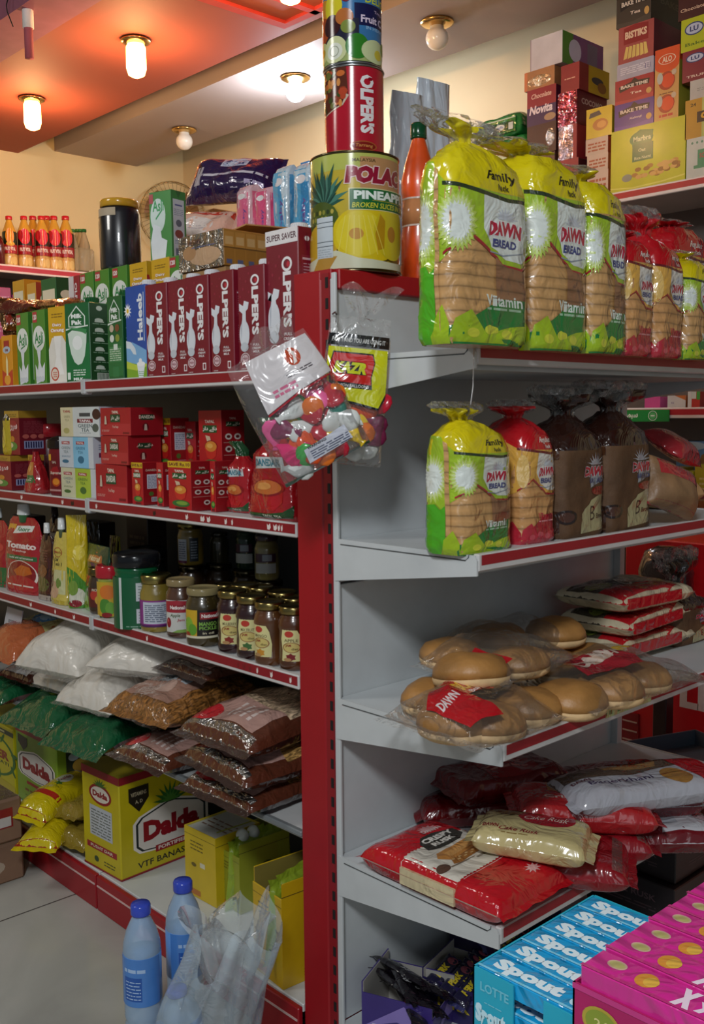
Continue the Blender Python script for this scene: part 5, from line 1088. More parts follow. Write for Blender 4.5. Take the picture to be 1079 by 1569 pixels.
F_.rect(.2, .33, .8, .63, '#bac0c6'); F_.lines(.24, .35, .76, .61, 9, '#59605c', .35, 7); F_.rect(.1, .19, .9, .25, '#9a1a24'); F_.text('PUSHT DAR', .5, .22, .03, '#e0d4bc', L=.6); F_.ell(.35, .1, .06, .03, '#2f4a22'); F_.lines(.55, .07, .85, .13, 2, '#55501c')
o = tag(g.build('ghee_box'), 'large yellow cardboard ghee box with the red Dalda crest and palm', 'box')
# orientation: local -y faces -x world; local +x side faces the camera
yc = P0.y+w/2*.98; o.location = (P0.x+d/2+.003, yc+.008, Z5); o.rotation_euler.z = RZL+R(3); o.scale.z = (ZZ(1193, P0.x, P0.y+.01)-Z5)/h
Pd = (LY(28, LX+.07, Z5), LY(90, LX+.07, Z5)); w = Pd[0]-Pd[1]; h = ZZ(1140, LX+.07, Pd[1])-Z5; d = .235
g, F_, R_, L_ = dalda_box(w, d, h, '#7fa02c', True)
dalda_logo(F_, .5, .52, .42, .62); F_.poly([(.06, .90), (.3, .88), (.3, .78), (.2, .70), (.06, .80)], '#1d201a'); F_.rect(.25, .27, .78, .31, '#9a1a24'); F_.lines(.2, .17, .8, .22, 1, '#7a4a2a', .6); F_.lines(.2, .06, .8, .14, 2, '#5f7a1f')
R_.rect(.12, .56, .9, .86, '#2b3328'); R_.ell(.3, .66, .10, .08, '#b58f3a'); R_.ell(.5, .74, .14, .08, '#5b4a30'); R_.ell(.22, .78, .07, .05, '#a9b4b8'); R_.rect(.12, .34, .9, .50, '#22432a'); R_.rect(.0, .52, 1, .535, '#b3b04a'); R_.rect(.0, .0, 1, .26, '#a5ac2a'); R_.rect(.1, .06, .3, .2, '#c9c9a0')
o = tag(g.build('oil_box'), 'green cardboard oil box with the red lettered Dalda crest, left of the yellow one', 'box'); o.location = (LX+.07+d/2, (Pd[0]+Pd[1])/2, Z5); o.rotation_euler.z = RZL
ys = (LY(-62, LX+.07, Z5), LY(24, LX+.07, Z5)); w = ys[0]-ys[1]; h = ZZ(1108, LX+.07, ys[1]+.1)-Z5; d = .24
g = G(); g.box(-w/2, w/2, -d/2, d/2, 0, h, '#c2b81c', .003); A = bface(g, 'F', w, d, h); A.rect(0, .88, 1, .95, '#2a3a2a'); A.lines(.1, .90, .9, .93, 1, '#c9c58a', .9); A.ring(.64, .5, .38, .33, .10, '#2f6a24', 30); A.text('SUPER', .66, .54, .14, '#8c3a20', L=.52, off=.05); A.text('BANASPATI', .66, .42, .05, '#37502a', L=.5, off=.02)
for i in range(8): a = i*math.pi/4+.3; A.ell(.64+.38*math.cos(a), .5+.33*math.sin(a), .05, .03, '#2f6a24', rot=i*45)
A.poly([(0, 0), (1, 0), (1, .12), (.6, .18), (0, .1)], '#b3a418'); T = bface(g, 'T', w, d, h); T.rect(.05, .05, .95, .95, '#cfc34a'); T.rect(.6, .2, .9, .8, '#b5a83a')
o = tag(g.build('ghee_box'), 'bright yellow box with green laurel ring and red SUP letters at left edge', 'box'); o.location = (LX+.07+d/2, (ys[0]+ys[1])/2, Z5); o.rotation_euler.z = RZL
# oil pouches lying before the green box
def oil_pouch(seed, band=True):
    g = G(); m = pillow(g, .24, .115, .075, '#d2bd12:film', seed=seed, amp=.004, p=2.4, q=.5, fin=.014, nu=40, nv=28, base=.42); A = Art(g, m, .24, .115, .01, .0006)
    if band: A.rect(.24, 0, .31, 1, '#b02a1c:film'); A.ell(.62, .55, .10, .2, '#dcd8cc:film'); A.text('Dalda', .62, .55, .12, '#8f1020:film', L=.15, rot=-20); A.star(.5, .5, .05, .14, 5, '#3b6a2c:film'); A.rect(.85, .05, .97, .95, '#b9bcc0:film')
    A.rect(0, 0, .04, 1, '#9a2a18:film'); return g.build('oil_pouch')
def clear_oil(seed):
    g = G(); pillow(g, .22, .12, .07, '#8f7a2c:film', seed=seed, amp=.006, p=2.4, q=.5, fin=.012, nu=36, nv=26, base=.42); return g.build('oil_pouch')
o = oil_pouch(21, False); P = atz(75, 1315, Z5); o.location = (1.16, 2.39, .09); o.rotation_euler = (0, 0, R(38)); tag(o, 'yellow oil pouch beneath, overhanging the red kick plate', 'pouch'); settle(o, .094)
o = oil_pouch(22); o.location = (1.20, 2.45, .16); o.rotation_euler = (R(6), R(-6), R(22)); tag(o, 'yellow oil pouch with a red band on top of the pouch heap', 'pouch'); settle(o, .150)
o = clear_oil(23); o.location = (1.245, 2.31, .2); o.rotation_euler = (0, 0, R(15)); tag(o, 'clear amber oil pouch lower, touching the yellow Dalda box', 'pouch'); settle(o, .094)
o = clear_oil(24); o.location = (1.262, 2.335, .2); o.rotation_euler = (R(-8), 0, R(5)); tag(o, 'clear amber oil pouch upper, lying on another clear one', 'pouch'); settle(o, .150)
# open topped boxes of oil pouches beside the post
def open_box(w, d, h, c, inner, art, name='pouch_box', cut=0):
    t = bpy.data.objects.new(name, None); COL.objects.link(t); g = G(); k = .003
    g.box(-w/2, w/2, -d/2, -d/2+k, 0, h-cut, c, .001); g.box(-w/2, w/2, d/2-k, d/2, 0, h, c, .001); g.box(-w/2, -w/2+k, -d/2+k, d/2-k, 0, h, c, .001); g.box(w/2-k, w/2, -d/2+k, d/2-k, 0, h, c, .001); g.box(-w/2+k, w/2-k, -d/2+k, d/2-k, 0, k, inner, 0)
    g.box(-w/2+k, w/2-k, -d/2+k, -d/2+k+.001, k, h-cut-.001, inner); g.box(-w/2+k, -w/2+k+.001, -d/2+k, d/2-k, k, h-.001, inner); g.box(w/2-k-.001, w/2-k, -d/2+k, d/2-k, k, h-.001, inner); g.box(-w/2+k, w/2-k, d/2-k-.001, d/2-k, k, h-.001, inner)
    art(bface(g, 'F', w, d, h-cut), bface(g, 'R', w, d, h)); g.build('box_body', t); return t
def yart(c):
    def f(A, B):
        A.lines(.2, .70, .6, .86, 3, '#6a5a18', .35, 3); A.rect(.5, .48, .66, .55, '#d9d4b8'); A.ell(.3, .48, .08, .03, '#6a5a18'); A.rect(.1, .04, .5, .12, '#b8702a'); A.rect(0, .9, 1, .905, '#3a3420')
        B.rect(0, 0, 1, 1, c); B.rect(.35, .2, .75, .9, '#9a9a2a'); B.ell(.55, .60, .12, .05, '#3b4a1c'); B.rect(0, .87, 1, .877, '#3a3420'); B.lines(.3, .06, .8, .14, 3, '#6a5a18', .35, 6)
    return f
YB_ = [(284, 331, 1262, 1.245, .13, '#d0b31c', '#b9a94a', 'yellow pouch box with a white lid, leftmost of three'), (331, 371, 1276, 1.27, .14, '#9aa02c', '#8a8a3a', 'olive green open pouch box in the middle of three'), (389, 441, 1330, 1.155, .17, '#d2ac14', '#8a7a3a', 'tall yellow open pouch box right beside the red post')]
def small_oil(seed, c='#8fa62c:film'):
    g = G(); pillow(g, .15, .09, .035, c, seed=seed, amp=.006, fin=.012, nu=26, nv=20); return g.build('oil_pouch')
sp_ = small_oil(30); sp_['label'] = 'x'; first = True
for i, (pl, pr, yt, X, d, c, inn, lab) in enumerate(YB_):
    y0, y1 = lspan(pl, pr, X, Z5); w = y0-y1; h = ZZ(yt, X, y0)-Z5
    t = open_box(w*.96, d, h, c, inn, yart(c), cut=.0 if i == 0 else .03); tag(t, lab, 'box'); t.location = (X+d/2, (y0+y1)/2, Z5); t.rotation_euler.z = RZL+R((2, -2, -5)[i])
    if i == 0:
        g = G(); g.box(-w*.47, w*.47, -d/2+.004, d/2-.004, h-.008, h-.004, '#b9b9b4:card'); A = Art(g, lambda a, b, e: (-w*.47+a, -d/2+.004+b, h-.004+e), w*.94, d-.008); A.lines(.1, .3, .9, .7, 3, '#7a5a4a', .3, 3); g.build('lid_flap', t)
    else:
        for k in range(4 if i == 1 else 3):
            s = sp_ if first else dup(sp_); first = False
            s.location = (X+.03+k*.032, (y0+y1)/2+.004*(-1)**k, Z5+h-.105+ (.028 if k % 2 else .012)); s.rotation_euler = (R(80), R(90+6*(-1)**k), RZL+R(84)); s.scale = (1, min(1, w/.105), 1)
            tag(s, ('green topped oil pouch standing in the %s' % ('olive open box, %s', 'tall yellow box by the post, %s')[i-1]) % ('front', 'second', 'third', 'rearmost')[k], 'pouch', 'oil pouches standing in the open boxes')
    if i == 1:
        for k in range(2):
            g = G(); g.lathe([(.012, 0), (.014, .003), (.013, .018), (.005, .02)], '#cfd6d2:gloss', 18); s = g.build('screw_cap', t, (w*.1, -d/2+.04+.03*k, h-.005)); s.rotation_euler = (R(35), R(20), 0)
# crate at the left edge on the floor
def crate(z, h, lab, art):
    w = .36; d = .26
    g = G(); g.box(-w/2, w/2, -d/2, d/2, 0, h, '#8a6a54:carton', .006); g2 = bface(g, 'R', w, d, h); art(g2)
    g3 = bface(g, 'T', w, d, h); g3.rect(.02, .02, .98, .98, '#9c9088:wrap'); o = g.build('cardboard_box'); tag(o, lab, 'box'); o.location = (1.088-d/2, 2.435+w/2, z); o.rotation_euler.z = RZL+R(0); return o
crate(0, .105, 'brown shrink wrapped carton on the floor at the left edge, lower', lambda A: A.ell(.5, .45, .3, .25, '#b5a28f'))
crate(.107, .115, 'brown shrink wrapped carton with red label on top at the left edge', lambda A: (A.rect(.70, .35, .9, .8, '#8c1622'), A.rect(.72, .38, .88, .6, '#c9c4c4'), A.lines(.2, .3, .6, .7, 3, '#7a5a44')))
# water bottles on the floor in a thin bag
def water_bottle():
    t = bpy.data.objects.new('water_bottle', None); COL.objects.link(t)
    g = G(); r = .0335; pr = [(.028, 0), (r, .008), (r, .03)]
    for i in range(5): z = .035+i*.022; pr += [(r*.95, z), (r*.95, z+.004), (r, z+.010), (r, z+.016)]
    pr += [(r*1.0, .155), (r*1.0, .255), (r*.97, .268), (r*.8, .290), (r*.5, .312), (.0135, .318), (.0135, .322)]
    g.lathe(pr, '#b4d2f0:bottle', 36); g.build('bottle_body', t)
    g = G(); g.lathe([(r+.0006, 0), (r+.0006, .088)], '#5f93d6:gloss', 36); A = cylface(g, r+.0010, 0, .088, 215); A.rect(.15, .0, .95, 1, '#4f86cf:gloss'); A.rect(.3, .12, .62, .62, '#2a5cae:gloss'); A.lines(.33, .16, .6, .58, 6, '#a9c6ea:gloss', .3, 3); A.lines(.3, .72, .7, .84, 1, '#a9c6ea:gloss', .6); g.build('label_sleeve', t, (0, 0, .162))
    g = G(); g.lathe([(.0175, 0), (.0178, .002), (.0178, .016), (.016, .0195), (.004, .020)], '#3a4fc0:gloss', 26); g.build('screw_cap', t, (0, 0, .319))
    return t
wb = water_bottle(); wb.location = (.885, 1.509, 0); tag(wb, 'water bottle with a blue cap standing left of the crumpled plastic bag', 'bottle')
o = dup(wb, loc=(.975, 1.51, .012), label='water bottle inside the clear plastic bag, blue cap just visible'); o.rotation_euler.z = R(40)
o = dup(wb, loc=(.93, 1.415, .0), label='water bottle low in the clear plastic bag, wholly veiled'); o.rotation_euler = (R(-6), R(6), R(90)); o.scale = (1, 1, .60)
g = G()
def cb(a, b):
    t = a*2*math.pi; z = .005+.285*b; k = (1-.25*b); fold = 1+.10*math.sin(7*t+4*b)*b+.05*math.sin(13*t-3*b)+.10*nz(math.cos(t)*2, math.sin(t)*2, z*9)
    x = .105*k*fold*math.cos(t)+.05*b*b; y = .075*k*fold*math.sin(t)-.06*b; zz = z+.035*math.sin(3*t+1)*b*b+.02*math.sin(5*t)*b
    return (x, y, zz)
g.grid(cb, 90, 40, '#cfe2ee:haze')
def cf(a, b): t = a*2*math.pi; r = .03+.05*b; return (.055+r*math.cos(t)*(1+.25*math.sin(5*t+2)), -.03+r*.8*math.sin(t)*(1+.2*math.sin(6*t)), .20+.10*b+.025*math.sin(4*t+b*5))
g.grid(cf, 60, 14, '#dfeaf0:haze')
o = tag(g.build('plastic_bag'), 'crumpled clear plastic bag around the water bottles on the floor', 'bag'); o.location = (.945, 1.43, 0); o.scale = (1.0, 1.1, 1.02)
def rope(a, b): pass
# =================================================================== bread on the end shelving
def bread_bag(w, d, h, kind, hb, seed, tuft=(0.0, 0, 1.0), lean=0):
    """a standing loaf in a printed bag: w x d footprint, hb = height where the loaf ends, h = tip of the gathered top"""
    PAL = {'green': dict(base='#c79a63:slices', top='#d6c514:film', panel='#9fc02a:film', panel2='#dfe6df:film', line='#2c3a22:film', foot='#1f7a35:film', foot2='#9fbd1f:film', side='#4fae1c:film', word='Family'),
           'red': dict(base='#c8945c:slices', top='#b8141f:film', panel='#d8a54a:film', panel2='#d9d5cc:film', line='#6a1018:film', foot='#a5182a:film', foot2='#b82a3a:film', side='#c98a3a:film', word='Regular'),
           'brown': dict(base='#5f4229:bread', top='#2a140e:film', panel=None, panel2=None, line='#2a140e:film', foot='#2a140e:film', foot2='#3a1d12:film', side='#4a2c1a:film', word='')}[kind]
    zt = hb; neck = zt+(h-zt)*.30
    t = bpy.data.objects.new('bread_loaf', None); COL.objects.link(t)
    g = G()
    tx, ty, ts = tuft
    rings = [(0, w/2*.93, d/2*.93, 5, 0, 0, 0, 0), (hb*.03, w/2, d/2, 5, 0, 0, .0, 0), (hb*.30, w/2*1.0, d/2, 4.5, 0, 0, .004, 9), (hb*.80, w/2*1.0, d/2*1.0, 4.2, 0, 0, .004, 9), (hb*.92, w/2*.93, d/2*.95, 3.2, tx*.15, 0, .012, 9),
             (hb*1.0, w/2*.66, d/2*.72, 2.5, tx*.4, ty*.3, .04, 11), (neck, w*.13, d*.14, 2, tx*.9, ty, .12, 9)]
    def spec(s, z): return PAL['top'] if z > hb*.80 else PAL['base']
    S, per = loft(g, rings, spec, 76, .0035, seed)
    fw = w*1.0
    A = Art(g, lambda a, b, e: S(a-w/2, b, e), w, hb, .010, .0007)          # front
    B = Art(g, lambda a, b, e: S(-w/2-d+a, b, e), d, hb, .010, .0007)       # left side (towards the post)
    if kind != 'brown':
        # green/white printed band with a pointed lower edge
        A.poly([(-.04, .80), (-.04, .46), (.10, .50), (.24, .56), (.42, .50), (.62, .43), (.86, .42), (1.0, .45), (1.04, .48), (1.04, .80), (.6, .795), (.3, .80)], PAL['panel'])
        A.poly([(.34, .78), (.98, .76), (1.02, .50), (.86, .445), (.66, .455), (.46, .51), (.34, .60)], PAL['panel2'])
        A.poly([(-.04, .80), (.3, .775), (.7, .755), (1.04, .775), (1.04, .79), (.7, .775), (.3, .795), (-.04, .82)], PAL['line'])
        A.poly([(.24, .56), (.42, .50), (.62, .43), (.86, .42), (1.04, .47), (1.04, .455), (.86, .405), (.62, .415), (.40, .488), (.22, .545), (-.04, .45), (-.04, .465)], '#a01c2c:film')
        A.star(.66, .66, .17, .07, 9, '#c6ccd4:film', .55, True)
        A.text('DAWN', .64, .605, .075, '#b5123c:film', L=.46, off=.055, out='#efe9ec:film', slant=.15, arc=.12); A.text('BREAD', .64, .535, .042, '#35407f:film', L=.32, off=.04, slant=.1)
        A.poly([(.42, .485), (.62, .47), (.9, .50), (.9, .505), (.62, .477), (.42, .492)], '#8d99a8:film')
        A.text(PAL['word'], .60, .875, .060, '#171a12:film' if kind == 'green' else '#e8dfd6:film', L=.46, off=.02, slant=.3, rot=0); A.text('Pack', .62, .825, .03, '#171a12:film' if kind == 'green' else '#e8dfd6:film', L=.16, off=.02, slant=.2)
        if kind == 'green' and hb > .15: A.poly([(.52, .10), (.50, .46), (.64, .42), (.88, .405), (1.04, .45), (1.04, .10)], '#93684a:slices')
        # foot
        A.poly([(-.04, .0), (-.04, .08), (.2, .13), (.42, .20), (.62, .245), (1.04, .25), (1.04, .0)], PAL['foot']); A.poly([(.0, .01), (.06, .13), (.22, .18), (.40, .06), (.7, .10), (1.0, .12), (1.03, .01)], PAL['foot2'])
        A.text('Vitamin', .62, .235, .060, '#dfe9df:film' if kind == 'green' else '#b5203a:film', L=.48, off=.02); A.lines(.40, .185, .86, .20, 1, '#9fc4a4:film' if kind == 'green' else '#d98a92:film', .8)
        for i in range(3): A.ell(.25+.2*i, .06+.02*(i % 2), .07, .025, '#c9cf3a:film' if kind == 'green' else '#c9485a:film')
        # left side
        B.poly([(-.02, .95), (-.02, .38), (.5, .40), (.62, .36), (1.02, .46), (1.02, .80), (.6, .93)], PAL['panel']); [(B.star(.42, .60, .40*k, .20*k, 26, c_, .80), A.star(.08, .62, .19*k, .16*k, 26, c_, .80)) for k, c_ in ((1, '#b9cf5a:film'), (.84, '#cddb93:film'), (.66, PAL['panel2']))] if kind == 'green' else [A.ell(.05, .62, .10, .14, '#ddb76a:film')]
        B.poly([(.70, .90), (.82, .88), (.84, .5), (.86, .0), (.76, .0), (.74, .5)], PAL['base'])
        B.poly([(-.02, .38), (.5, .40), (.62, .36), (.74, .39), (.74, .0), (-.02, .0)], PAL['side'] if kind == 'green' else PAL['foot']); B.poly([(.62, .0), (1.02, .0), (1.02, .10), (.9, .20), (.7, .12)], PAL['foot2'])
    else:
        A.star(.70, .66, .24, .12, 8, '#a9a9b0:film', .4, True); A.poly([(.58, .45), (.95, .52), (.98, .60), (.60, .58)], '#8f949c:film')
        A.text('DAWN', .70, .60, .09, '#b51236:film', L=.54, off=.06, out='#c9c2c6:film', slant=.1); A.text('BREAD', .72, .515, .045, '#343f6e:film', L=.34, off=.04)
        A.poly([(.36, .04), (1.0, .07), (1.02, .38), (.90, .40), (.60, .34), (.36, .22)], '#a29a72:film'); A.ell(.80, .42, .2, .04, '#8c2018:film'); A.text('B', .62, .22, .13, '#22160f:film', off=.0, slant=.3); A.text('Brown', .82, .19, .045, '#3a2c1c:film', L=.24, slant=.2)
        A.ell(.10, .20, .16, .065, '#23100b:film'); A.ell(.10, .20, .11, .045, '#4a2a1c:film')
        B.poly([(0, .3), (1, .25), (1, 0), (0, 0)], '#3a2218:film'); B.poly([(0, .8), (1, .8), (1, .72), (0, .70)], '#4a2c1a:film')
    g.build('bag_body', t)
    q = G(); gh = h-neck
    r2 = [(neck-.004, w*.13, d*.14, 2, tx*.9, ty, .12, 9), (neck+gh*.10, w*.14, d*.15, 2, tx, ty, .16, 9), (neck+gh*.5, w*.33*ts, d*.30, 2, tx*1.2, ty, .22, 8), (h-.006, w*.36*ts, d*.26, 2, tx*1.6, ty, .28, 9), (h, w*.30*ts, d*.10, 2, tx*1.8, ty, .30, 9)]
    hh = G()
    zs0 = r2[0][0]
    def spec2(s, z): return PAL['top'] if (nz(s*30, z*40, seed) > -.12 and z < neck+gh*.75) else '#d9dcd8:wrap'
    rr = [(r[0]-zs0,)+r[1:] for r in r2]
    loft(hh, rr, (lambda s, z: PAL['top'] if (nz(s*30, z*40, seed) > -.12 and z < gh*.75) else '#d9dcd8:wrap'), 54, .006, seed+3, cap=False)
    hh.build('gathered_top', t, (0, 0, zs0))
    return t
def rplace(t, pl, pr, z, yf, dep, label, rz=0, group=None):
    x0, x1 = RX(pl, yf, z+.1), RX(pr, yf, z+.1); t.location = ((x0+x1)/2, yf+dep/2, z); t.rotation_euler = (0, 0, R(rz)); tag(t, label, 'bread', group); return t
RZ1, RZ2, RZ3, RZ4 = [z-.004 for z, _ in RS]
def bread_at(pl, pr, ytop, ybody, z, yf, dep, kind, label, seed, rz=0, tuft=(0, 0, 1)):
    x0, x1 = RX(pl, yf, z+.1), RX(pr, yf, z+.1); xm = (x0+x1)/2; h = ZZ(ytop, xm, yf+dep/2)-z; hb = ZZ(ybody, xm, yf+dep*.3)-z
    t = bread_bag(x1-x0, dep, h, kind, hb, seed, tuft); t.location = (xm, yf+dep/2, z); t.rotation_euler = (0, 0, R(rz)); return tag(t, label, 'bread')
bread_at(694, 816, 186, 238, RZ1, .905, .075, 'green', 'largest yellow and green family loaf nearest the post on the upper shelf', 1, 0, (-.02, 0, 1.2))
bread_at(822, 908, 226, 250, RZ1, .925, .12, 'green', 'second yellow and green family loaf, leaning on the largest one', 2, -2, (-.035, 0, 1.3))
bread_at(908, 968, 262, 288, RZ1, .92, .14, 'green', 'third and smallest family loaf, next to the small red loaves', 3, 2, (-.02, 0, .9))
bread_at(962, 1008, 352, 372, RZ1, .925, .12, 'red', 'small red topped loaf next to the third family loaf', 4)
bread_at(1008, 1055, 322, 378, RZ1, .925, .12, 'red', 'small red topped loaf with a tall clear twisted tip', 5, 2, (-.02, 0, .9))
bread_at(1058, 1100, 385, 402, RZ1, .925, .12, 'green', 'small yellow topped loaf cut by the right picture edge, upper shelf', 6)
bread_at(1030, 1090, 338, 352, RZ1, 1.07, .11, 'red', 'pale red topped loaf in the rear row at the right edge', 16)
bread_at(706, 792, 615, 655, RZ2, .975, .085, 'green', 'small yellow and green loaf leftmost on the second bread shelf', 7, 3, (-.022, 0, 1.0))
bread_at(803, 857, 612, 652, RZ2, .985, .115, 'red', 'red topped loaf between the green and the brown loaves', 8, 0, (-.005, 0, 1.2))
bread_at(866, 934, 590, 655, RZ2, .975, .12, 'brown', 'brown bread in a dark bag with beige label, left one', 9, 0, (.01, 0, 1.7))
bread_at(938, 1004, 582, 650, RZ2, .97, .12, 'brown', 'brown bread in a dark bag with beige label, right one', 10, 0, (.01, 0, 1.7))
# wedge of bread, red packet and dark bag at the right of that shelf
g = G(); m = pillow(g, .15, .10, .06, '#94714f:crust', seed=31, amp=.004, fin=0); A = Art(g, m, .15, .10, .01, .0006); A.rect(.1, .6, .9, 1, '#b5353a:film'); A.rect(0, 0, 1, .08, '#a01c2c:film')
o = tag(g.build('bun_packet'), 'clear wedge shaped packet of tan bread right of the brown loaves', 'bread'); o.location = (RX(1016, .99, 1.05), 1.0, RZ2+.05); o.rotation_euler = (R(75), R(18), R(-5)); settle(o, RZ2)
g = G(); m = pillow(g, .15, .11, .05, '#b8323a:film', seed=32, amp=.005, fin=.01)
o = tag(g.build('bun_packet'), 'red and clear packet standing behind the right brown loaf', 'bread'); X = RX(1022, 1.14, 1.1); o.location = (X, 1.14, RZ2+.13); o.rotation_euler = (R(32), R(10), R(12)); settle(o, RZ2+.085)
g = G(); m = pillow(g, .15, .12, .085, '#c49a6a:bread', seed=33, amp=.004, fin=0); o = tag(g.build('bun_packet'), 'tan bread packet hidden beneath the red and clear packet', 'bread'); o.location = (X+.01, 1.15, RZ2); settle(o, RZ2)

# =================================================================== bun packets on the third shelf
def bun(r, h, col='#a87840:crust', seed=0):
    g = G(); prof = [(r*.80, 0), (r*.96, h*.12), (r, h*.32)]; g.lathe([(r*.4, 0)]+prof, '#d9b583:bread', 30)
    g.lathe([(r, h*.32), (r*.97, h*.55), (r*.82, h*.8), (r*.55, h*.95), (r*.2, h)], col, 30)
    o = g.build('bun')
    for v in o.data.vertices:
        x, y, z = v.co; k = 1+.05*nz(x*20+seed, y*20, z*10); v.co = (x*k, y*k, z*(1+.10*nz(x*25, y*25, seed)))
    return o
def bag_over(L, W_, T, seed, deco, label, loc, rot, group=None):
    """clear film bag laid over buns"""
    g = G(); m = pillow(g, L, W_, T, '#e6dccf:clear', p=2.6, q=.5, amp=.008, seed=seed, fin=.02, nu=46, nv=34, base=.35, spec_fin='#e6e2da:wrap')
    if deco: deco(Art(g, m, L, W_, .009, .0008))
    o = g.build('clear_bun_bag'); tag(o, label, 'bag', group); o.location = loc; o.rotation_euler = rot; return o
def dawn_red(A):
    A.poly([(.04, .18), (.34, .10), (.36, .62), (.22, .72), (.05, .6)], '#b8141f:film'); A.text('DAWN', .18, .5, .10, '#e8dada:film', L=.2, off=.04, slant=.2); A.poly([(.30, .45), (.62, .40), (.66, .66), (.34, .74)], '#a8151f:film'); A.text('BUNS', .48, .56, .14, '#d9a82c:film', L=.26, off=.05); A.text('Burger', .5, .45, .07, '#e8dada:film', L=.2)
def dawn_mid(A):
    A.poly([(.16, .30), (.62, .22), (.70, .62), (.24, .74)], '#a82430:film'); A.star(.42, .42, .14, .2, 9, '#d8b9a2:film', .5, True); A.text('DAWN', .44, .50, .17, '#e3cdbd:film', L=.38, off=.05); A.text('BUNS', .74, .6, .12, '#c9a02c:film', L=.2, off=.05)
zb = RZ3
b0 = bun(.058, .048); b0['label'] = ''; tag(b0, 'big flat bun at the front left inside the clear bag with red print', 'bun', None)
def put_bun(first, x, y, z, r, label, seed=0, tilt=0):
    o = b0 if first else dup(b0); o.location = (x, y, z); s = r/.058; o.scale = (s, s, s*1.05); o.rotation_euler = (R(tilt), 0, R(seed*50)); tag(o, label, 'bun'); return o
BL = [(700, .99, 0, .062, 'big flat bun at the front left inside the bag printed with red', 0), (752, .955, 0, .056, 'bun resting on the shelf right of the front left one', 0), (668, 1.10, 0, .060, 'shadowed bun at the back left of the heap', 0), (738, 1.085, 0, .058, 'bun at the back of the heap behind the red print', 0),
      (808, .965, 0, .058, 'round bun in the gap between the two printed bags', 0), (873, .935, 0, .062, 'bun at the left inside the long pointed bag', 0), (935, .925, 0, .060, 'bun in the middle of the long pointed bag', 0), (985, .93, 0, .052, 'last bun towards the pointed tip of the bag', 0), (905, 1.06, 0, .06, 'bun behind the long pointed bag', 0), (845, 1.09, 0, .06, 'bun deep on the shelf behind the round one', 0)]
for i, (px, y, dz, r, lab, tl) in enumerate(BL):
    x = RX(px, y, zb+.02); put_bun(i == 0, x, y, zb+.002, r, lab, i)
UP = [(722, 1.03, .056, .064, 'large bun lying on top of the front left bag', 8), (795, 1.03, .052, .055, 'upper bun right beside the large top one', 4), (690, 1.15, .054, .055, 'upper bun in the shade at the back left', 0), (765, 1.15, .056, .058, 'upper dark bun behind the large top one', 0), (852, 1.11, .056, .058, 'bun behind, leaning toward the flatbread stack', 0)]
for i, (px, y, dz, r, lab, tl) in enumerate(UP):
    x = RX(px, y, zb+.07); put_bun(False, x, y, zb+dz, r, lab, i+3, tl)
def bbag(px, y, z, L, W_, T, seed, deco, label, rz, rx=0, ry=0):
    bag_over(L, W_, T, seed, deco, label, (RX(px, y, z+.03), y, z), (R(rx), R(ry), R(rz)))
bbag(727, .985, zb, .195, .21, .072, 41, dawn_red, 'clear bag with red burger bun print at the front left of the shelf', 0)
bbag(762, 1.06, zb+.052, .20, .19, .066, 42, lambda A: A.poly([(.0, .15), (.17, .12), (.16, .5), (.02, .5)], '#b0141f:film'), 'clear bag on top of the heap with a small red mark', 6)
bbag(925, .965, zb, .30, .22, .07, 43, dawn_mid, 'long clear bag with pointed end over the shelf rail', -4)
bbag(770, 1.14, zb+.05, .22, .14, .07, 44, None, 'dim clear bag at the back of the bun heap', 0)
g = G(); m = pillow(g, .10, .10, .012, '#ddd6ca:wrap', seed=45, amp=.004, fin=.02); o = tag(g.build('bag_tail'), 'pointed crumpled tail of clear film sticking out to the right', 'bag'); o.location = (RX(1035, .90, zb+.03), .90, zb+.016); o.rotation_euler = (0, R(8), R(-40)); o.scale = (1.0, .7, 1)
# stack of three flatbread packets
def flatbread(w, d, h, seed):
    t = bpy.data.objects.new('flatbread_packet', None); COL.objects.link(t)
    g = G(); m = pillow(g, w, d, h, '#d3c5a6:film', p=5, q=.4, amp=.004, seed=seed, fin=.0, nu=44, nv=30, base=.5, spec_side='#cdbb96:film')
    A = Art(g, m, w, d, .01, .0006); A.rect(.0, .0, .62, .40, '#b81a24:film'); A.poly([(.0, .4), (.62, .4), (.72, .85), (0, .85)], '#4a4438:film'); A.ell(.18, .55, .13, .14, '#7e8a3f:film'); A.ell(.40, .55, .10, .13, '#20281d:film'); A.ell(.52, .6, .08, .1, '#b9b5ac:film'); A.poly([(.62, 0), (.82, .1), (.62, .4)], '#c42028:film'); A.ring(.46, .5, .06, .12, .3, '#e3e0d6:film')
    g.box(-w*.44, w*.28, -d/2-.0012, -d/2+.004, h*.30, h*.74, '#b81a24:film')
    g.build('packet_body', t)
    q = G(); q.grid(lambda a, b: (w/2*.93+.05*b, (a-.5)*d*(.85-.25*b), h*.45+.012*math.sin(a*9+seed)*b+.004*math.sin(a*37)*b-.02*b*b+h*.3*(1-b)*math.cos((a-.5)*3)), 30, 10, '#dcd6cc:wrap')
    q.grid(lambda a, b: (w/2*.93+.05*b, (a-.5)*d*(.85-.25*b), h*.40+.010*math.sin(a*9+seed)*b-.02*b*b-h*.25*(1-b)*math.cos((a-.5)*3)), 30, 10, '#dcd6cc:wrap'); q.build('loose_film_end', t); return t
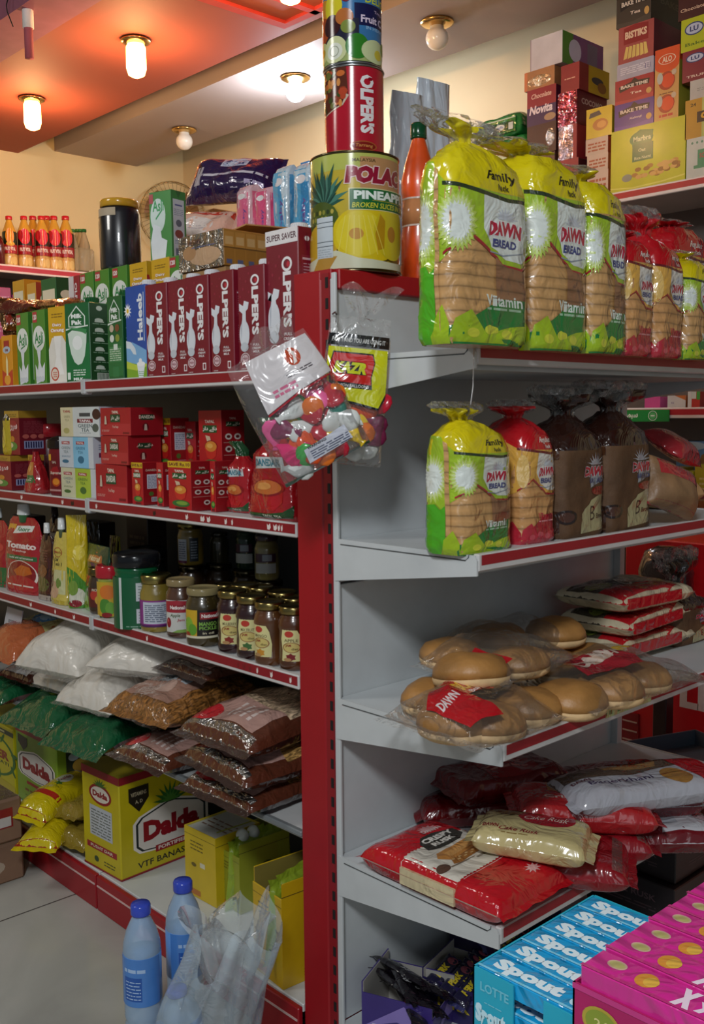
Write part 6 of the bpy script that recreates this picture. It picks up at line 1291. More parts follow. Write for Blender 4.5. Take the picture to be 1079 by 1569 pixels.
for i, (yt, lab) in enumerate((('', 'lowest of three flatbread packets stacked at the right of the bun shelf'), ('', 'middle flatbread packet of the stack of three'), ('', 'top flatbread packet of the stack of three, tilted film end'))):
    t = flatbread(.27, .17, .047, 50+i); y = 1.125-.004*i; x = RX(960+(0, 2, -2)[i], y, zb+.1); t.location = (x, y, zb+.002+i*.0475); t.rotation_euler = (0, R((0, -1, 1)[i]), R((-2, 2, -1)[i])); tag(t, lab, 'flatbread')
# dark topped bread bag at the right end
bread_at(1042, 1098, 838, 915, RZ3, 1.04, .10, 'brown', 'bread bag with a dark netted top at the right edge of the bun shelf', 60, 0, (-.01, 0, 1.2))

# =================================================================== rusk packets on the fourth shelf
def rusk(L, W_, T, base, art, seed, name='rusk_packet', side=None, fin=.014, amp=.003, p=7):
    g = G(); m = pillow(g, L, W_, T, base, p=p, q=.42, amp=amp, seed=seed, fin=fin, nu=56, nv=34, base=.5, spec_side=side, pin=.03)
    A = Art(g, m, L, W_, .01, .0006); art(A, g); return g.build(name)
def crispy(A, g):
    A.rect(.0, .0, .30, 1, '#c31322:film'); A.rect(.68, 0, 1, 1, '#c31322:film'); A.rect(.30, 0, .68, 1, '#dcd6c9:film')
    for i in range(16): A.ell(.30, .03+i*.0625, .008, .03, '#c31322:film', 8); A.ell(.68, .03+i*.0625, .008, .03, '#c31322:film', 8)
def crispy_art(L, W_, T):
    g = G(); m = pillow(g, L, W_, T, '#c31322:film', p=7, q=.42, amp=.002, seed=70, fin=.010, nu=60, nv=34, base=.5, pin=.03)
    A = Art(g, m, L, W_, .01, .0005); A.rect(.30, .02, .69, .98, '#dcd6c9:film')
    A.put([[(L*(.30+s*.012), W_*(.03+.94*k/24)), (L*(.30+s*.012), W_*(.03+.94*(k+1)/24)), (L*(.292), W_*(.03+.94*(k+.5)/24))] for k in range(24) for s in (0,)], '#dcd6c9:film')
    A.poly([(.34, .74), (.37, .60), (.40, .40), (.46, .34), (.50, .42), (.49, .64), (.45, .80), (.39, .84)], '#37352f:film'); A.text('CRISPY', .395, .60, .065, '#e3dfd6:film', L=.40, rot=-90+180, off=.05) if False else None
    return g, A, m
L_, W2_, T_ = .297, .180, .056
g = G(); m = pillow(g, L_, W2_, T_, '#c31322:film', p=8, q=.42, amp=.002, seed=70, fin=.010, nu=64, nv=36, base=.5, pin=.02)
# artwork frame turned so that x runs along the post-side edge towards the aisle of view
A = Art(g, m, L_, W2_, .01, .0005)
A.rect(.31, .0, .70, 1.0, '#dcd6c9:film')
A.put([[(L_*.312, W2_*(k/22)), (L_*.312, W2_*((k+1)/22)), (L_*.302, W2_*((k+.5)/22))] for k in range(22)]+[[(L_*.698, W2_*(k/22)), (L_*.708, W2_*((k+.5)/22)), (L_*.698, W2_*((k+1)/22))] for k in range(22)], '#dcd6c9:film', False)
A.poly([(.22, .60), (.23, .42), (.28, .33), (.36, .30), (.385, .42), (.38, .72), (.34, .84), (.26, .84)], '#35342f:film')
A.text('CRISPY', .275, .585, .046, '#e6e2da:film', L=.42, rot=90, off=.05); A.text('RUSK', .33, .57, .040, '#e6e2da:film', L=.30, rot=90, off=.05)
A.star(.16, .66, .05, .15, 11, '#dfa0a2:film', .55); A.text('DAWN', .185, .66, .036, '#e9cfcd:film', L=.26, rot=90, off=.04)
A.poly([(.40, .80), (.42, .30), (.47, .22), (.53, .30), (.53, .66), (.47, .88)], '#c98a46:film'); A.poly([(.43, .74), (.45, .34), (.50, .36), (.49, .68)], '#dca25c:film')
A.poly([(.50, .86), (.53, .30), (.57, .26), (.585, .34), (.56, .84)], '#a06a34:film'); [A.ell(.535+.018*(i % 2), .32+.045*i, .007, .02, '#d9b47c:film', 8) for i in range(11)]
A.poly([(.60, .90), (.605, .50), (.62, .50), (.625, .9)], '#9a9184:film'); A.ell(.56, .13, .035, .08, '#5a4034:film'); A.poly([(.575, .2), (.585, .2), (.60, .5), (.595, .5)], '#7a6a5a:film')
A.rect(.715, .1, .72, .7, '#e3bdb8:film'); A.star(.90, .70, .04, .10, 9, '#e3b0b0:film', .5) 
# seam and printed far end
for sgn in (1,):
    g.grid(lambda a, b: (-L_/2+.004+a*(L_-.008), -W2_/2*(1+.004)+.0-.0015*b, T_*.5+.003*(b-.5)), 40, 1, '#e0b9a8:film')
    g.box(-L_*.19, L_*.20, -W2_/2-.0010, -W2_/2+.004, T_*.22, T_*.72, '#d5c59c:film')
B = Art(g, lambda a, b, e: (L_/2-.004+.0012+e, -W2_/2+a, b), W2_, T_, None)
o = g.build('rusk_packet'); tag(o, 'large red and white crispy rusk packet lying at the front of the shelf', 'rusk')
# long side along world y: end (+x local) toward the camera
Pa, Pb = atz(560, 1345, RZ4), atz(742, 1427, RZ4)
o.rotation_euler = (0, 0, R(-90)+R(1)); o.location = (1.229, 1.055, RZ4); settle(o, RZ4)
def frontlab(o): pass
def cake(A, g):
    A.rect(.0, 0, 1, 1, '#cdbd86:film'); A.ell(.60, .72, .26, .26, '#a01626:film', 28); A.text('Cake Rusk', .60, .70, .13, '#e6d3c8:film', L=.40, off=.0, slant=.3, rot=0); A.poly([(.12, .95), (.36, .95), (.34, .72), (.2, .66), (.1, .8)], '#8a6a34:film'); A.text('Cake Rusk', .40, .22, .11, '#8c1626:film', L=.36, off=.02, slant=.3); A.text('DAWN', .14, .26, .09, '#8c1626:film', L=.14, off=.04); A.ell(.45, .97, .2, .08, '#b58844:film'); A.lines(.25, .1, .5, .14, 1, '#8a6a34:film')
def lieR(o, px, py, z, rz, label, cat='rusk', rx=0, ry=0):
    P = atz(px, py, z); o.location = (P.x, P.y, z); o.rotation_euler = (R(rx), R(ry), R(rz)); tag(o, label, cat); settle(o, z); return o
o = rusk(.185, .125, .046, '#cdbd86:film', cake, 71); lieR(o, 815, 1306, RZ4+.052, -62, 'cream cake rusk packet with a red oval resting on red ones', ry=3, rx=-2)
def redr(A, g): A.poly([(.3, .1), (.75, .1), (.8, .9), (.35, .9)], '#8f1a20:film'); A.lines(.35, .3, .7, .6, 3, '#c98a80:film', .4, 3); A.rect(.9, 0, 1, 1, '#c9b9b0:wrap')
def redo(A, g): A.rect(0, 0, 1, 1, '#b02226:film'); A.poly([(.25, .9), (.6, .95), (.85, .6), (.5, .4), (.25, .55)], '#c9884a:film'); A.rect(.5, .2, .8, .5, '#c9c2b5:film'); A.rect(0, 0, .9, .16, '#8f131c:film'); A.text('Crispy', .35, .3, .12, '#e0cfc4:film', L=.3)
lieR(rusk(.27, .15, .05, '#8f1520:film', redr, 72), 838, 1335, RZ4, -58, 'dark red rusk packet under the cream cake rusk', ry=0)
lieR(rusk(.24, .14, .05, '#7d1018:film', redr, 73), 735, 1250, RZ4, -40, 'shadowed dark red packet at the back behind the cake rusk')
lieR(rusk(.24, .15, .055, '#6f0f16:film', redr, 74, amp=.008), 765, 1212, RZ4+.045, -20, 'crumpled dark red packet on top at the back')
lieR(rusk(.25, .14, .05, '#8f1520:film', redr, 75), 880, 1300, RZ4, -48, 'dark red packet beneath the orange rusk packet')
lieR(rusk(.24, .13, .055, '#b02226:film', redo, 76), 890, 1262, RZ4+.048, -46, 'red and orange rusk packet right of the cake rusk', ry=2)
def whiter(A, g): A.rect(0, 0, 1, 1, '#7d1620:film'); A.poly([(.55, 0), (1, 0), (1, 1), (.72, 1)], '#c3c3c8:film'); A.poly([(.2, .5), (.5, .55), (.6, .95), (.2, .9)], '#c08244:film'); A.rect(.5, .25, .7, .55, '#a9adb4:film'); A.text('e', .85, .5, .12, '#2c2a30:film')
lieR(rusk(.26, .14, .05, '#6d131c:film', whiter, 77), 985, 1290, RZ4, -42, 'dark red packet with a white end hanging near the rail, lower right')
lieR(rusk(.26, .13, .05, '#6d131c:film', whiter, 78), 955, 1240, RZ4+.045, -38, 'maroon and white packet right of the orange one')
def baqer(A, g):
    A.rect(0, 0, 1, 1, '#b5b5bd:film'); A.poly([(.0, 1), (.0, .62), (.4, .5), (.75, .62), (.75, 1)], '#5b4a3c:film'); A.poly([(.25, .95), (.3, .7), (.62, .66), (.68, .92)], '#9a7446:film'); A.text('Baqerkhani', .32, .34, .16, '#3a2a52:film', L=.40, off=.01); A.ell(.66, .30, .09, .24, '#a8793a:film'); A.poly([(.8, 0), (1, 0), (1, 1), (.7, 1)], '#a81a26:film'); A.text('DAWN', .10, .5, .09, '#5a1a2a:film', L=.12, off=.04); A.ell(.5, .96, .3, .06, '#3a2c24:film')
lieR(rusk(.32, .13, .05, '#b5b5bd:film', baqer, 79), 985, 1225, RZ4+.082, -26, 'white baqerkhani packet with red end lying uppermost at the right', ry=0)
lieR(rusk(.30, .13, .05, '#5c1018:film', redr, 80), 1030, 1262, RZ4+.0, -30, 'maroon packet under the white baqerkhani packet')
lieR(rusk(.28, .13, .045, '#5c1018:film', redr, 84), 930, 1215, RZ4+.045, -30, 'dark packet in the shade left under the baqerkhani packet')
# =================================================================== chocolate boxes on the lowest end shelf
ZB5 = .1005
def choc_box(w, d, h, c, art, flap=True):
    t = bpy.data.objects.new('display_box', None); COL.objects.link(t); g = G(); k = .002; hf = h*.6
    g.box(-w/2, w/2, -d/2, -d/2+k, 0, hf, c); g.box(-w/2, w/2, d/2-k, d/2, 0, h, c); g.box(w/2-k, w/2, -d/2+k, d/2-k, 0, h*.8, c); g.box(-w/2, -w/2+k, -d/2+k, d/2-k, 0, h*.8, c); g.box(-w/2+k, w/2-k, -d/2+k, d/2-k, 0, k, '#8f8a86')
    g.box(-w/2+k, w/2-k, -d/2+k, -d/2+k+.001, k, hf-.001, '#b0aca6'); g.box(-w/2+k, -w/2+k+.001, -d/2+k, d/2-k, k, h*.8-.001, '#b0aca6'); g.box(w/2-k-.001, w/2-k, -d/2+k, d/2-k, k, h*.8-.001, '#b0aca6'); g.box(-w/2+k, w/2-k, d/2-k-.001, d/2-k, k, h-.001, '#b0aca6')
    art(bface(g, 'F', w, d, hf), bface(g, 'L', w, d, h*.8)); g.build('box_body', t)
    return t
def dairy(A, B):
    for q in (A, B): q.poly([(0, .2), (.6, .9), (1, .3), (.5, .5)], '#8a78c0'); q.text('Dairy', .35, .25, .18, '#cfc6dc', L=.4)
t = choc_box(.12, .135, .10, '#3a2a78', dairy); tag(t, 'purple open chocolate display box touching the grey upright', 'box'); P = atz(560, 1530, ZB5+.08); t.location = (1.238, 1.185, ZB5); t.rotation_euler.z = R(22)
g = G(); m = pillow(g, .13, .038, .012, '#17121a:film', seed=90, amp=.001, fin=.008, nu=26, nv=14, p=5); A = Art(g, m, .13, .038, .02, .0006); A.text('85', .45, .5, .5, '#c9c9cc:film', L=.16); A.text('g', .62, .4, .3, '#8a8a92:film'); A.rect(.0, .1, .12, .9, '#3a2430:film')
cb_ = tag(g.build('chocolate_bar'), 'black wrapped chocolate bar at the left in the purple display box', 'chocolate', 'black chocolate bars in the purple box')
first = True
for i in range(7):
    o = cb_ if first else dup(cb_); first = False; o.location = (1.215+.013*(i % 4), 1.165+.014*(i//2), ZB5+.056+.005*i); o.rotation_euler = (R(28), R(0), R(70+9*((i*3) % 5)-10)); tag(o, '%s black chocolate bar from the bottom in the purple display box' % ('lowest', 'second', 'third', 'fourth', 'fifth', 'sixth', 'topmost')[i], 'chocolate', 'black chocolate bars in the purple box')
def perk_art(A, B):
    A.text('PERK', .6, .5, .3, '#d9c02a', L=.5, off=.04); B.text('PERK', .5, .5, .3, '#d9c02a', L=.5, off=.04)
t = choc_box(.125, .13, .085, '#2a2058', perk_art); tag(t, 'open dark blue wafer display box beside the purple one', 'box'); t.location = (1.362, 1.150, ZB5); t.rotation_euler.z = R(14)
def perk_bar(c='#1c1838:film', tcol='#d9c22a:film'):
    g = G(); m = pillow(g, .12, .045, .016, c, seed=91, amp=.001, fin=.01, nu=26, nv=14, p=5, spec_fin='#3a3a6a:film'); A = Art(g, m, .12, .045, .02, .0006); A.text('PERK', .45, .5, .42, tcol, L=.42, off=.06, slant=.2); A.ell(.82, .4, .12, .3, '#9a4a5a:film'); return g.build('wafer_bar')
pb = perk_bar(); spots = []
for i in range(9): spots.append((1.325+.024*(i % 4), 1.118+.032*(i//4), ZB5+.055+.004*(i//4), 20+11*((i*5) % 4)-10))
for i, (x, y, z, a) in enumerate(spots):
    o = pb if i == 0 else dup(pb); o.location = (x, y, z); o.rotation_euler = (R(12), R(-8), R(a)); o.scale = (.72, .72, .8); tag(o, 'small PERK wafer bar in the low open box, %s row, %s from the left' % (('front', 'middle', 'rear')[i//4], ('first', 'second', 'third', 'fourth')[i % 4]), 'chocolate', 'wafer bars in the low display box')
# tall perk box with raised white flap
t = bpy.data.objects.new('display_box', None); COL.objects.link(t); g = G(); w, d, h = .20, .12, .13; k = .002
g.box(-w/2, w/2, d/2-k, d/2, 0, h+.05, '#2c2250'); g.box(-w/2, -w/2+k, -d/2+k, d/2-k, 0, h, '#2a2048'); g.box(w/2-k, w/2, -d/2+k, d/2-k, 0, h, '#2a2048'); g.box(-w/2+k, w/2-k, -d/2+k, d/2-k, 0, k, '#2a2048'); g.box(-w/2, w/2, -d/2, -d/2+k, 0, h*.34, '#2a2048')
A = Art(g, lambda a, b, e: (-w/2+a, d/2-k-e, b), w, h+.05); A.ell(.35, .45, .15, .12, '#6a2a6a'); A.lines(.3, .72, .8, .8, 2, '#8a7a9a', .4); A.ell(.7, .6, .1, .1, '#4a3a7a'); g.build('box_body', t)
g = G(); g.box(-w/2, w/2, -.001, .001, 0, .045, '#aeb4c8:card'); g.build('lid_flap', t, (0, -d/2, h*.34)).rotation_euler = (R(20), 0, 0)
tag(t, 'tall dark violet display box with a pale folded flap at the back', 'box'); t.location = (1.53, 1.195, ZB5); t.rotation_euler.z = R(-4)
for i in range(4):
    o = dup(pb); o.location = (1.50+.018*i, 1.175+.02*(i % 2), ZB5+.075+.03*(i//1)*.5); o.rotation_euler = (R(55), 0, R(8)); tag(o, ('lowest', 'second', 'third', 'highest')[i]+' wafer bar standing in the tall violet display box', 'chocolate')
    o.scale = (1.2, 1.2, 1)
# dark rusk cartons under the rusk shelf at the right
def darkc(i, x, y, z, w, d, h, lab):
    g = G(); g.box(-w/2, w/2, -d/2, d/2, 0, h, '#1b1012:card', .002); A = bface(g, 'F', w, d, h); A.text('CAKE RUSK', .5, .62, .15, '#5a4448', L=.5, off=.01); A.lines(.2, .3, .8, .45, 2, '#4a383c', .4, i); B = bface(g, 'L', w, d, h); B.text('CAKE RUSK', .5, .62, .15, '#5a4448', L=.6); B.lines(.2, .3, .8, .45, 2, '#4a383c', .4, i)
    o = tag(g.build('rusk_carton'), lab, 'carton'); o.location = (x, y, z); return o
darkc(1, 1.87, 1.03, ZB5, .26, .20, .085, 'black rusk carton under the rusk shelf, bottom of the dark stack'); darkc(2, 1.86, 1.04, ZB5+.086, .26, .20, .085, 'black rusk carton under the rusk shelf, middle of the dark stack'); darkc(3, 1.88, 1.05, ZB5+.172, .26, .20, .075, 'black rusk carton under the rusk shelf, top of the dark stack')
# =================================================================== stacked cans on the corner
def can(name, label, r, h, base, art, loc, ang=232, rim='#b9bcbe:metal', ribs=0, rimr=.0018):
    t = empty(name, loc, label, 'can'); g = G(); pr = [(r*.97, .001), (r, .004)]; zz = .006
    n = 26
    for i in range(n+1):
        z = .006+(h-.012)*i/n; pr.append((r-(.0006 if ribs and .2 < i/n < .85 and i % 2 else 0), z))
    pr += [(r, h-.004), (r*.97, h-.001)]
    g.lathe(pr, base, 56); A = cylface(g, r+.0002, .005, h-.010, ang, cut=.006); art(A); g.build('can_body', t)
    for z0 in (0, h-.005):
        g = G(); g.lathe([(r*.96, z0), (r+rimr, z0+.0008), (r+rimr+.0006, z0+.0025), (r+rimr, z0+.0042), (r*.965, z0+.005), (r*.95, z0+.003)], rim, 56); g.build('metal_rim', t)
    return t
CXp, CYp, ZT = 1.262, 1.335, 1.4472
rb_ = .078; hb_ = ZZ(247, CXp, CYp)-ZT
def pine(A):
    A.rect(-.5, 0, 1.5, 1, '#c0aa3a:gloss'); A.rect(-.5, .86, 1.5, 1, '#b3b95a:gloss'); A.rect(.52, .70, 1.5, .97, '#b98a5c:gloss')
    # pineapple fruit and its crown at the left
    for i in range(19):
        a = R(8+i*9.2); l = .19+.05*math.sin(i*2.3); x0, y0 = .235, .56; x1, y1 = x0+l*math.cos(a)*.95, y0+l*1.75*math.sin(a)*.98; nx, ny = -math.sin(a)*.016, math.cos(a)*.016
        A.poly([(x0-nx, y0-ny), ((x0+x1)/2-nx*1.5, (y0+y1)/2-ny*1.5), (x1, y1), ((x0+x1)/2+nx*1.5, (y0+y1)/2+ny*1.5), (x0+nx, y0+ny)], ('#2a5548:gloss', '#4a7d6c:gloss', '#1d3f35:gloss')[i % 3])
    A.ell(.22, .44, .15, .16, '#4a5a24:gloss')
    for i in range(6):
        for j in range(4): A.ell(.13+.035*i+.017*(j % 2), .34+.055*j, .013, .022, ('#8a8a34:gloss', '#2c3a20:gloss', '#b0a24a:gloss')[(i+j) % 3], 8)
    A.ell(.20, .20, .16, .20, '#c9a02a:gloss')
    # slices
    A.ell(.58, .30, .26, .25, '#d6bd1c:gloss', 30); A.ell(.52, .30, .17, .20, '#dcc82c:gloss', 28); A.ell(.49, .30, .05, .05, '#c08a24:gloss'); A.ell(.77, .32, .16, .24, '#cdbb24:gloss', 26); A.ell(.76, .31, .04, .07, '#b0781c:gloss'); A.poly([(.66, .48), (.70, .42), (.69, .18), (.64, .16), (.62, .3)], '#b58a1a:gloss')
    for i in range(7): A.poly([(.36+.055*i, .12), (.365+.055*i, .12), (.42+.03*i, .46), (.415+.03*i, .46)], '#e6d75a:gloss')
    A.poly([(-.1, .06), (.15, .10), (.35, .16), (.5, .09), (.75, .06), (1.2, .075), (1.2, -.0), (-.1, .0)], '#cfd0b4:gloss'); A.poly([(.14, .0), (.30, .0), (.36, .11), (.2, .10)], '#b58a3a:gloss')
    # lettering
    A.text('MALAYSIA', .55, .94, .030, '#4a3a1c:gloss', L=.17, off=.02)
    A.text('POLAC', .655, .815, .150, '#8f1230:gloss', L=.47, off=.07, out='#e3c9c4:gloss', slant=.15)
    A.rect(.44, .505, 1.02, .695, '#d9d29a:gloss'); A.rect(.447, .512, 1.02, .688, '#14602f:gloss')
    A.text('PINEAPPLE', .72, .635, .075, '#dfe9e2:gloss', L=.49, off=.05); A.text('BROKEN SLICES IN SYRUP', .73, .548, .045, '#d9d23a:gloss', L=.53, off=.01, slant=.15); A.poly([(.6, .588), (1.0, .584), (1.0, .590), (.6, .592)], '#b9a83a:gloss')
    A.rect(.19, .10, .33, .46, '#c3ccd2:gloss')
    for v in (.37, .41, .24, .20): A.rect(.19, v, .33, v+.006, '#4a555c:gloss')
    A.lines(.2, .11, .32, .19, 4, '#a3adb4:gloss', .4, 3)
can('fruit_can', 'huge pineapple can at the bottom of the corner stack', rb_, hb_, '#c0aa3a:gloss', pine, (CXp, CYp, ZT), ang=230, rim='#6a6248:metal')
z2 = ZT+hb_; h2 = ZZ(107, CXp, CYp-.03)-z2; r2_ = .0515
def olp(A):
    A.rect(-.5, 0, 1.5, 1, '#b01c2e:gloss'); A.poly([(-.1, 1), (.47, 1), (.49, .68), (.42, .55), (.25, .48), (.0, .42), (-.1, .42)], '#5a2c20:gloss'); A.poly([(.47, .68), (.42, .56), (.25, .495), (.0, .435), (.0, .425), (.25, .48), (.43, .545), (.5, .66)], '#c9b5a0:gloss')
    r = random.Random(3)
    for i in range(46):
        u, v = r.uniform(.0, .44), r.uniform(.50, .98)
        if v > .5+.2*(u-.1): A.ell(u, v, r.uniform(.02, .055), r.uniform(.02, .05), r.choice(['#c46a34:gloss', '#b0442a:gloss', '#6a6a30:gloss', '#8a3a24:gloss', '#d08a4a:gloss', '#3f4a24:gloss']), 9)
    A.text("OLPER'S", .70, .555, .165, '#e6e0e0:gloss', L=.70, rot=-90, off=.05); A.ell(.735, .86, .03, .022, '#8c1022:gloss')
    A.poly([(-.2, .12), (.12, .03), (.5, .0), (-.2, .0)], '#c9a86a:gloss'); A.poly([(.9, .0), (1.3, .2), (1.3, 0)], '#c9a86a:gloss'); A.ell(.66, .055, .16, .06, '#a8582a:gloss'); A.ell(.66, .055, .14, .048, '#7d1a14:gloss'); A.text('Tarrang', .66, .055, .05, '#c9884a:gloss', L=.2, slant=.2)
can('food_can', "red can with white OLPER'S letters in the middle of the corner stack", r2_, h2, '#b01c2e:gloss', olp, (CXp-.003, CYp-.004, z2), ang=217, rim='#aeb2b6:metal')
z3 = z2+h2; h3 = .150
def meer(A):
    A.rect(-.5, 0, 1.5, 1, '#3a74a8:gloss'); A.rect(.55, .42, 1.5, .68, '#1b1f4a:gloss'); A.rect(-.3, .18, .6, .5, '#26283c:gloss'); A.rect(-.5, 0, 1.5, .2, '#9fae6a:gloss')
    r = random.Random(8)
    for (u, v, ru, rv, c) in ((.14, .62, .13, .17, '#c98a2c'), (.30, .66, .12, .16, '#cfc02a'), (.12, .42, .14, .16, '#a8481c'), (.28, .44, .12, .13, '#3a1c20'), (.44, .52, .10, .1, '#b56a34'), (.48, .4, .08, .08, '#7d8a3c'), (.46, .78, .06, .09, '#7a1a2a'), (.10, .16, .13, .13, '#d0d28a'), (.12, .16, .05, .05, '#c9a01c'), (.32, .15, .15, .16, '#cfd4a0'), (.32, .13, .10, .10, '#dfe2d2'), (.58, .17, .13, .15, '#2f7a24'), (.80, .13, .18, .14, '#c3cc9a'), (.84, .10, .06, .06, '#c9b83a'), (.95, .2, .06, .08, '#7f9a4a')): A.ell(u, v, ru, rv, c+':gloss', 22)
    A.ring(.32, .13, .06, .065, .15, '#9aa08c:gloss'); A.poly([(.2, .8), (.26, 1.0), (.3, .82), (.36, .96), (.34, .76)], '#2c6a3a:gloss')
    A.poly([(.52, .98), (.70, .97), (1.2, 1.0), (1.2, .80), (.72, .80), (.66, .74), (.60, .80), (.56, .78), (.60, .86)], '#1d2a2a:gloss'); A.poly([(.55, .97), (.72, .955), (1.2, .98), (1.2, .82), (.73, .82), (.66, .76), (.61, .82), (.62, .87)], '#c9d03a:gloss')
    A.text('MEER', .87, .885, .13, '#1c2430:gloss', L=.40, off=.05); A.text('DELIGHT', .90, .735, .085, '#c9d03a:gloss', L=.46, off=.02); A.text('Fruit Cocktail', .92, .50, .09, '#dccbe0:gloss', L=.60, off=.03); A.text('Tropical', .9, .60, .045, '#c9b4d4:gloss', L=.22, off=.01); A.text('IN HEAVY SYRUP', .93, .40, .04, '#8fb4d8:gloss', L=.5)
can('fruit_can', 'blue fruit cocktail can at the top of the corner stack', r2_*.985, h3, '#3a74a8:gloss', meer, (CXp-.004, CYp-.002, z3), ang=222, rim='#aeb2b6:metal')

# =================================================================== things behind the cans on the red top
t = empty('juice_bottle', (1.50, 1.36, ZT), 'orange soft drink bottle with dark green cap beside the pineapple can', 'bottle')
xb = RX(642, 1.345, 1.55); t.location = (xb, 1.345, ZT); hbt = ZZ(180, xb, 1.345)-ZT; s_ = hbt
g = G(); r = .034
g.lathe([(.026, 0), (r, .008), (r, s_*.30), (r*.94, s_*.34), (r*.94, s_*.52), (r, s_*.56), (r*.99, s_*.62), (r*.8, s_*.72), (r*.5, s_*.82), (.0125, s_*.87), (.0125, s_*.89)], '#e0521c:glass', 36); g.build('bottle_body', t)
g = G(); g.lathe([(r*.95, 0), (r*.95, s_*.17)], '#c98a5a:gloss', 32); A = cylface(g, r*.955, 0, s_*.17, 235); A.rect(0, 0, 1, .06, '#d9c9bc:gloss'); A.rect(0, .94, 1, 1, '#d9c9bc:gloss'); g.build('label_sleeve', t, (0, 0, s_*.345))
g = G(); g.lathe([(.0150, 0), (.0155, .002), (.0155, .022), (.013, .025), (.004, .0255)], '#12482a:gloss', 24); g.build('screw_cap', t, (0, 0, s_*.885)); g = G(); g.lathe([(.013, 0), (.0155, .001), (.0155, .006), (.013, .007)], '#12482a:gloss', 24); g.build('cap_ring', t, (0, 0, s_*.87))
t2 = dup(t); t2.location = (RX(688, 1.42, 1.6), 1.42, ZT-.010); t2['label'] = 'second orange drink bottle mostly hidden behind the yellow bread tip'; t2.scale = (.9, .9, .93)
def silver(w, h, seed, lab, px, y, yt, rz=0):
    g = G(); S, per = loft(g, [(0, w/2, .02, 3, 0, 0, 0, 0), (.01, w/2, .028, 3, 0, 0, 0, 0), (h*.4, w/2, .026, 2.6, 0, 0, .01, 5), (h*.9, w/2*.97, .008, 2.4, 0, 0, .0, 0), (h, w/2*.96, .0025, 2.4, 0, 0, 0, 0)], '#cdd6de:film', 48, .012, seed)
    A = Art(g, lambda a, b, e: S(a-w/2, b, e), w, h, .012, .0008); A.rect(.1, .15, .9, .45, '#a3b4c6:film'); A.text('F', .7, .55, .12, '#20262c:gloss', off=.04); A.ell(.6, .12, .2, .1, '#b59a3a:gloss')
    o = tag(g.build('milk_powder_pouch'), lab, 'pouch'); x = RX(px, y, 1.6); o.location = (x, y, ZT); o.rotation_euler.z = R(rz); o.scale.z = (ZZ(yt, x, y)-ZT)/h; return o
silver(.085, .2, 1, 'silver foil pouch left, right behind the orange bottle', 625, 1.50, 142, -12); silver(.09, .2, 2, 'taller silver foil pouch with a black letter, right of the bottle cap', 665, 1.52, 124, -6)
# green packets on the wall shelf
zw = zs1
def wx(pl, pr, yb, yt, X=XS+.02):
    y0, y1 = LY(pl, X, (zw+.1)), LY(pr, X, (zw+.1)); ym = (y0+y1)/2
    return y0, y1, ZZ(yb, X, ym), ZZ(yt, X, ym)
def wall_box(pl, pr, yb, yt, name, label, base, fn, d=.2, X=XS+.03, rz=0, cat='box', zb=None, side=None, kind='card'):
    """box on the right wall shelf: pl..pr picture columns of its aisle face; yb, yt = bottom and top rows at its middle"""
    z = zw if zb is None else zb
    for _ in range(3):
        y0, y1 = LY(pl, X, z+.05), LY(pr, X, z+.05); ym = (y0+y1)/2
        if zb is None and yb: z = ZZ(yb, X, ym)
    h = ZZ(yt, X, ym)-z; w = y0-y1
    g = G(); g.box(-w/2, w/2, -d/2, d/2, 0, h-.001, base+':'+kind, .0015); fn(bface(g, 'F', w, d, h)); B = bface(g, 'R', w, d, h)
    if side: side(B)
    o = tag(g.build(name), label, cat); o.location = (X+d/2, ym, z+.0005); o.rotation_euler.z = RZL+R(rz); o['top'] = z+h; return o
def seal(A, n=5, c='#e9e4dc:wrap'): pass
def tops(o): v = o['top']; del o['top']; return v
def noop(A): pass
# bottom row first
T = {}
def WB(key, under, pl, pr, yb, yt, *a, **k):
    if under: k['zb'] = T[under]
    elif under is None: k['zb'] = zw
    o = wall_box(pl, pr, yb, yt, *a, **k); T[key] = tops(o); return o
def mar(A):
    A.rect(0, 0, 1, 1, '#c4c522'); A.ell(.42, .80, .16, .12, '#2a7a48'); A.poly([(.28, .86), (.40, .94), (.58, .90), (.56, .72), (.30, .68)], '#2a7a48'); A.rect(.30, .45, .58, .72, '#1f6a40'); A.text('Marbra', .43, .80, .08, '#d7dfb0', L=.24, off=.04); A.text('Oat', .43, .62, .05, '#d7dfb0', L=.1); A.text('Rice Nuttti', .44, .50, .045, '#d7dfb0', L=.22)
    r = random.Random(2)
    for i in range(26): A.ell(.28+r.random()*.62, .17+r.random()*.20, .045, .035, r.choice(['#c9963e', '#b07f30', '#d9ad5c', '#9a6a28']), 9)
    A.ell(.23, .22, .07, .06, '#8a8f80'); A.poly([(.0, .10), (.3, .06), (.7, .08), (1, .12), (1, .10), (.7, .055), (.3, .04), (0, .08)], '#e0dd6a')
WB('mar', None, 936, 1050, 0, 190, 'biscuit_box', 'large yellow film wrapped biscuit box with green emblem on the wall shelf', '#c4c522', mar, d=.24, kind='gloss')
def whiteg(A): A.rect(0, 0, 1, 1, '#c3cbc4'); A.rect(.3, .3, .8, .7, '#3f8f68'); A.rect(.2, .25, .9, .33, '#3f8f68'); [A.ell(.15+.13*i, .88, .03, .03, '#5c8f78') for i in range(6)]; A.text('SOHAN', .55, .55, .12, '#b8404a', L=.4)
WB('wg', None, 1052, 1110, 0, 208, 'biscuit_box', 'white and green patterned box at the right edge on the wall shelf', '#c3cbc4', whiteg, d=.22)
